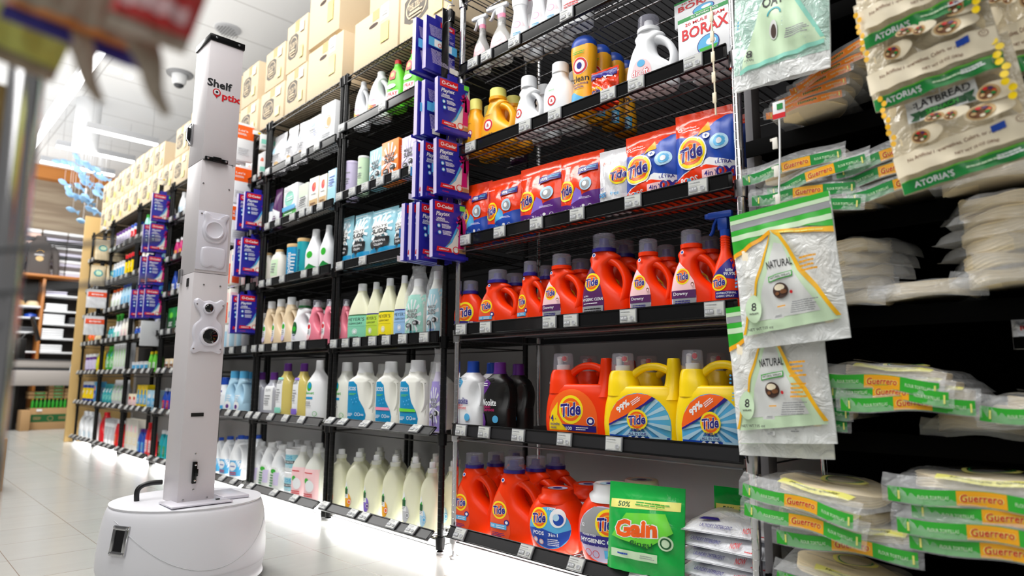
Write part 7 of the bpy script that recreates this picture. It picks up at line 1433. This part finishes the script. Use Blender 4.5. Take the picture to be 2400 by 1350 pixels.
for i, (x, z, w_) in enumerate(((1.68, .405, .2), (1.68, .455, .2), (1.88, .405, .17), (1.88, .45, .17), (1.88, .495, .17), (1.88, .54, .17), (2.05, .405, .15), (2.05, .45, .15), (2.05, .495, .15))):
    b = MB(); b.box((0, 0, .02), (w_, .3, .04), 'kraft_dark', .004); e = empty('snack_carton', '%s, %s layer, low kraft carton with green front under counter' % (('left pile', 'middle pile', 'right pile')[(x > 1.8)+(x > 2)], ('bottom', 'second', 'third', 'top')[int(round((z-.405)/.045))]), 'carton', (x, 10.86, z), (0, 0, 0), 'small cartons piled under the counter')
    link('carton', b.mesh('c'), e); A = Art(); A.rect(.02, .02, w_*.6, .026, 'green').lines(.02, .02, w_*.4, .012, 1, 'pale_green'); link('front_print', A.mesh('fp', flat_at(-.15)), e)
b = MB(); b.box((0, 0, .13), (.1, .3, .26), 'kraft_dark', .004); single('cardboard_box', b.mesh('c'), 'narrow kraft box standing left of the green-panel carton', 'cardboard box', (1.54, 10.66, 0))
# blue paper fish hanging in the air
FISH = [(1.402, 3.22), (1.466, 3.204), (1.532, 3.184), (1.548, 3.256), (1.603, 3.216), (1.63, 3.154), (1.477, 2.978), (1.551, 3.068), (1.667, 3.136), (1.729, 3.188), (1.71, 3.04), (1.613, 2.993), (1.61, 2.924), (1.69, 3.01), (1.804, 2.918), (1.822, 2.975), (1.766, 2.841), (1.497, 2.838), (1.534, 2.804), (1.58, 2.762), (1.634, 2.736), (1.666, 2.779), (1.7, 2.733), (1.74, 2.668), (1.827, 2.694), (1.55, 2.616), (1.706, 2.552), (1.756, 3.13), (1.825, 3.109), (1.822, 3.039)]
b = MB(); n = 16
rr = []
for i in range(9):
    t = i/8; x = -.075+.15*t; hh = (.03*math.sin(PI*min(1, t/.72))**.7+.004) if t < .72 else .006+.028*(t-.72)/.28; yy_ = .012*(1-t)+.003
    rr.append([(x, yy_*math.cos(2*PI*j/10), hh*math.sin(2*PI*j/10)) for j in range(10)])
b.rings(rr, 'mobile_blue'); fm = b.mesh('fish', 60)
rf = random.Random(2)
for i, (x, z) in enumerate(FISH):
    t = (ORD+['seventeenth', 'eighteenth', 'nineteenth', 'twentieth']+['twenty-'+q for q in ORD[:9]]+['thirtieth'])[i]
    e = empty('hanging_fish', '', 'mobile', (x, 9.0+rf.uniform(-.25, .25), z), (0, 0, 0), 'pale blue fish of the hanging mobile'); e.location = (x*9.65/9, 9.65+rf.uniform(-.22, .22), .6747+(z-.6747)*9.65/9); z = e.location.z; e['label'] = 'pale blue paper fish hanging on a thread among the flock above the far racks'
    fo = link('fish_shape', fm, e, None, (0, RAD(rf.uniform(8, 42)), RAD(rf.uniform(-25, 25)))); b = MB(); b.tube([(0, 0, .02), (0, 0, 3.98-z)], .0012, 'white', 4); link('thread', b.mesh('th'), e)
# ------------------------------------------------------------------ rack edge right beside the camera, out of focus
R0 = dict(px=.087, py=.725)
b = MB(); pr = []
b.lathe([(0, -.35), (.0145, -.35), (.0145, .10), (.0135, .104), (0, .104)], 'chrome', 24, c=(0, 0, 0))
e = empty('display_stand', 'chrome post of a rack close to the camera at left, blurred', 'display stand', (.080, .725, .875)); link('post', b.mesh('p'), e)
b = MB(); b.box((-.052, .06, -.27), (.05, .04, .24), 'black_metal', .004); link('side_panel', b.mesh('sp'), e)
for i, (z, x1) in enumerate(((-.100, .075), (-.132, .072))):
    b = MB(); b.tube([(-.03, -.12, z-.01), (x1, -.17, z+.008)], .0022, 'dark_grey', 8); link('peg', b.mesh('pg'), e)
b = MB(); b.tube([(0, 0, .10), (.002, -.0, .20)], .003, 'steel', 8); b.tube([(-.06, -.02, .185), (.06, -.10, .185)], .003, 'steel', 8); link('top_rod', b.mesh('tr'), e)
for q_ in ((.0, -.225), (.03, -.295), (-.035, -.17)): b = MB(); b.tube([(q_[0]*.6, -.04, .185), (q_[0], q_[1], .165), (q_[0], q_[1]-.02, .15)], .0016, 'steel', 6); link('hook', b.mesh('hk'), e)
M('pk_orange', (222, 140, 70), rough=.3, bump=(30, .5, 1)); M('pk_red', (214, 66, 66), rough=.3, bump=(30, .5, 1)); M('pk_beige', (170, 156, 138), rough=.35, bump=(30, .5, 1)); M('pk_green', (204, 208, 110), rough=.3, bump=(30, .5, 1)); M('pk_brown', (132, 104, 40), rough=.4, bump=(30, .5, 1))
def snack(key, w, h, body, low, seal, art):
    T = pouch_surf(w, h, .012, 4, .55, 1.2); pouch(key, '', w, h, .014, body, art, 4, name='snack_bag', cat='bag', amp=1.3, gusset=.35)
    q = MB(); q.box((0, 0, -.004), (w, .002, .012), seal); REC[key].parts.append(P('crimped_seal', q.mesh('q'), 'crimped bottom seal'))
snack('snack_orange', .075, .11, 'pk_orange', '', 'navy', Art().rect(0, .018, .073, .03, 'pk_beige').rect(0, .07, .06, .05, 'orange'))
snack('snack_red', .046, .11, 'pk_red', '', 'pk_beige', Art().rect(0, .010, .038, .010, 'pale_pink').rect(-.008, .045, .007, .05, 'pale_pink').lines(.006, .07, .026, .02, 2, 'navy'))
snack('snack_green', .08, .12, 'pk_green', '', 'pk_beige', Art().rect(.0, .05, .05, .05, 'offwhite').ell(.01, .07, .02, .02, 'brown'))
snack('snack_brown', .06, .16, 'pk_brown', '', 'pk_brown', Art().rect(0, .08, .05, .03, 'brown').rect(0, .02, .055, .05, 'dark_brown'))
def near(key, p, rz, ry, lab, rx=0): put(key, p, RAD(rz), '', 'snack bags hanging close to the camera', rx=RAD(rx), ry=RAD(ry), label=lab)
near('snack_orange', (.076, .50, .905), -15, 12, 'blurred orange and beige snack bag hanging at top left'); near('snack_red', (.104, .425, .889), -25, 14, 'blurred red snack bag hanging at top left, rightmost')
near('snack_green', (.040, .56, .905), -10, 14, 'blurred yellow-green snack bag at the top left corner'); near('snack_brown', (.050, .79, .80), -10, 6, 'blurred brown snack bag left of the chrome post')
b = MB()
b.tube(crom([(0, 0, 0), (.006, 0, -.014), (.010, 0, -.032), (.018, 0, -.046)], 4), [.010-.0006*i for i in range(13)], 'pk_beige', 8, ry=.002); tm = b.mesh('tail')
for i, (x, y, z) in enumerate(((.078, .50, .905), (.103, .44, .885))): single('bag_corner', tm, 'blurred beige bag corner hanging down at top left, %s one' % ('left', 'right')[i], 'bag', (x, y, z), (0, 0, RAD(-20)), 'loose bag corners close to the camera')
b = MB(); b.box((0, 0, 0), (.06, .002, .010), 'navy'); nm_ = b.mesh('nv')
for i, (x, y, z, r_) in enumerate(((.092, .497, .902, 24), (.062, .52, .935, 28))): single('blue_label_strip', nm_, 'blurred navy label strip under the snack bags, %s one' % ('right', 'left')[i], 'label', (x, y, z), (0, RAD(r_), RAD(-20)), 'navy strips close to the camera')
e = empty('cardboard_box', 'kraft box standing on the floor at the left edge, only its corner showing', 'cardboard box', (0.662, 5.050, 0)); b = MB(); b.box((-.15, .15, .155), (.30, .30, .31), 'kraft_dark', .002); b.box((-.15, .15, .3105), (.05, .3, .001), 'warm_white'); link('carton', b.mesh('c'), e)
finish_labels()
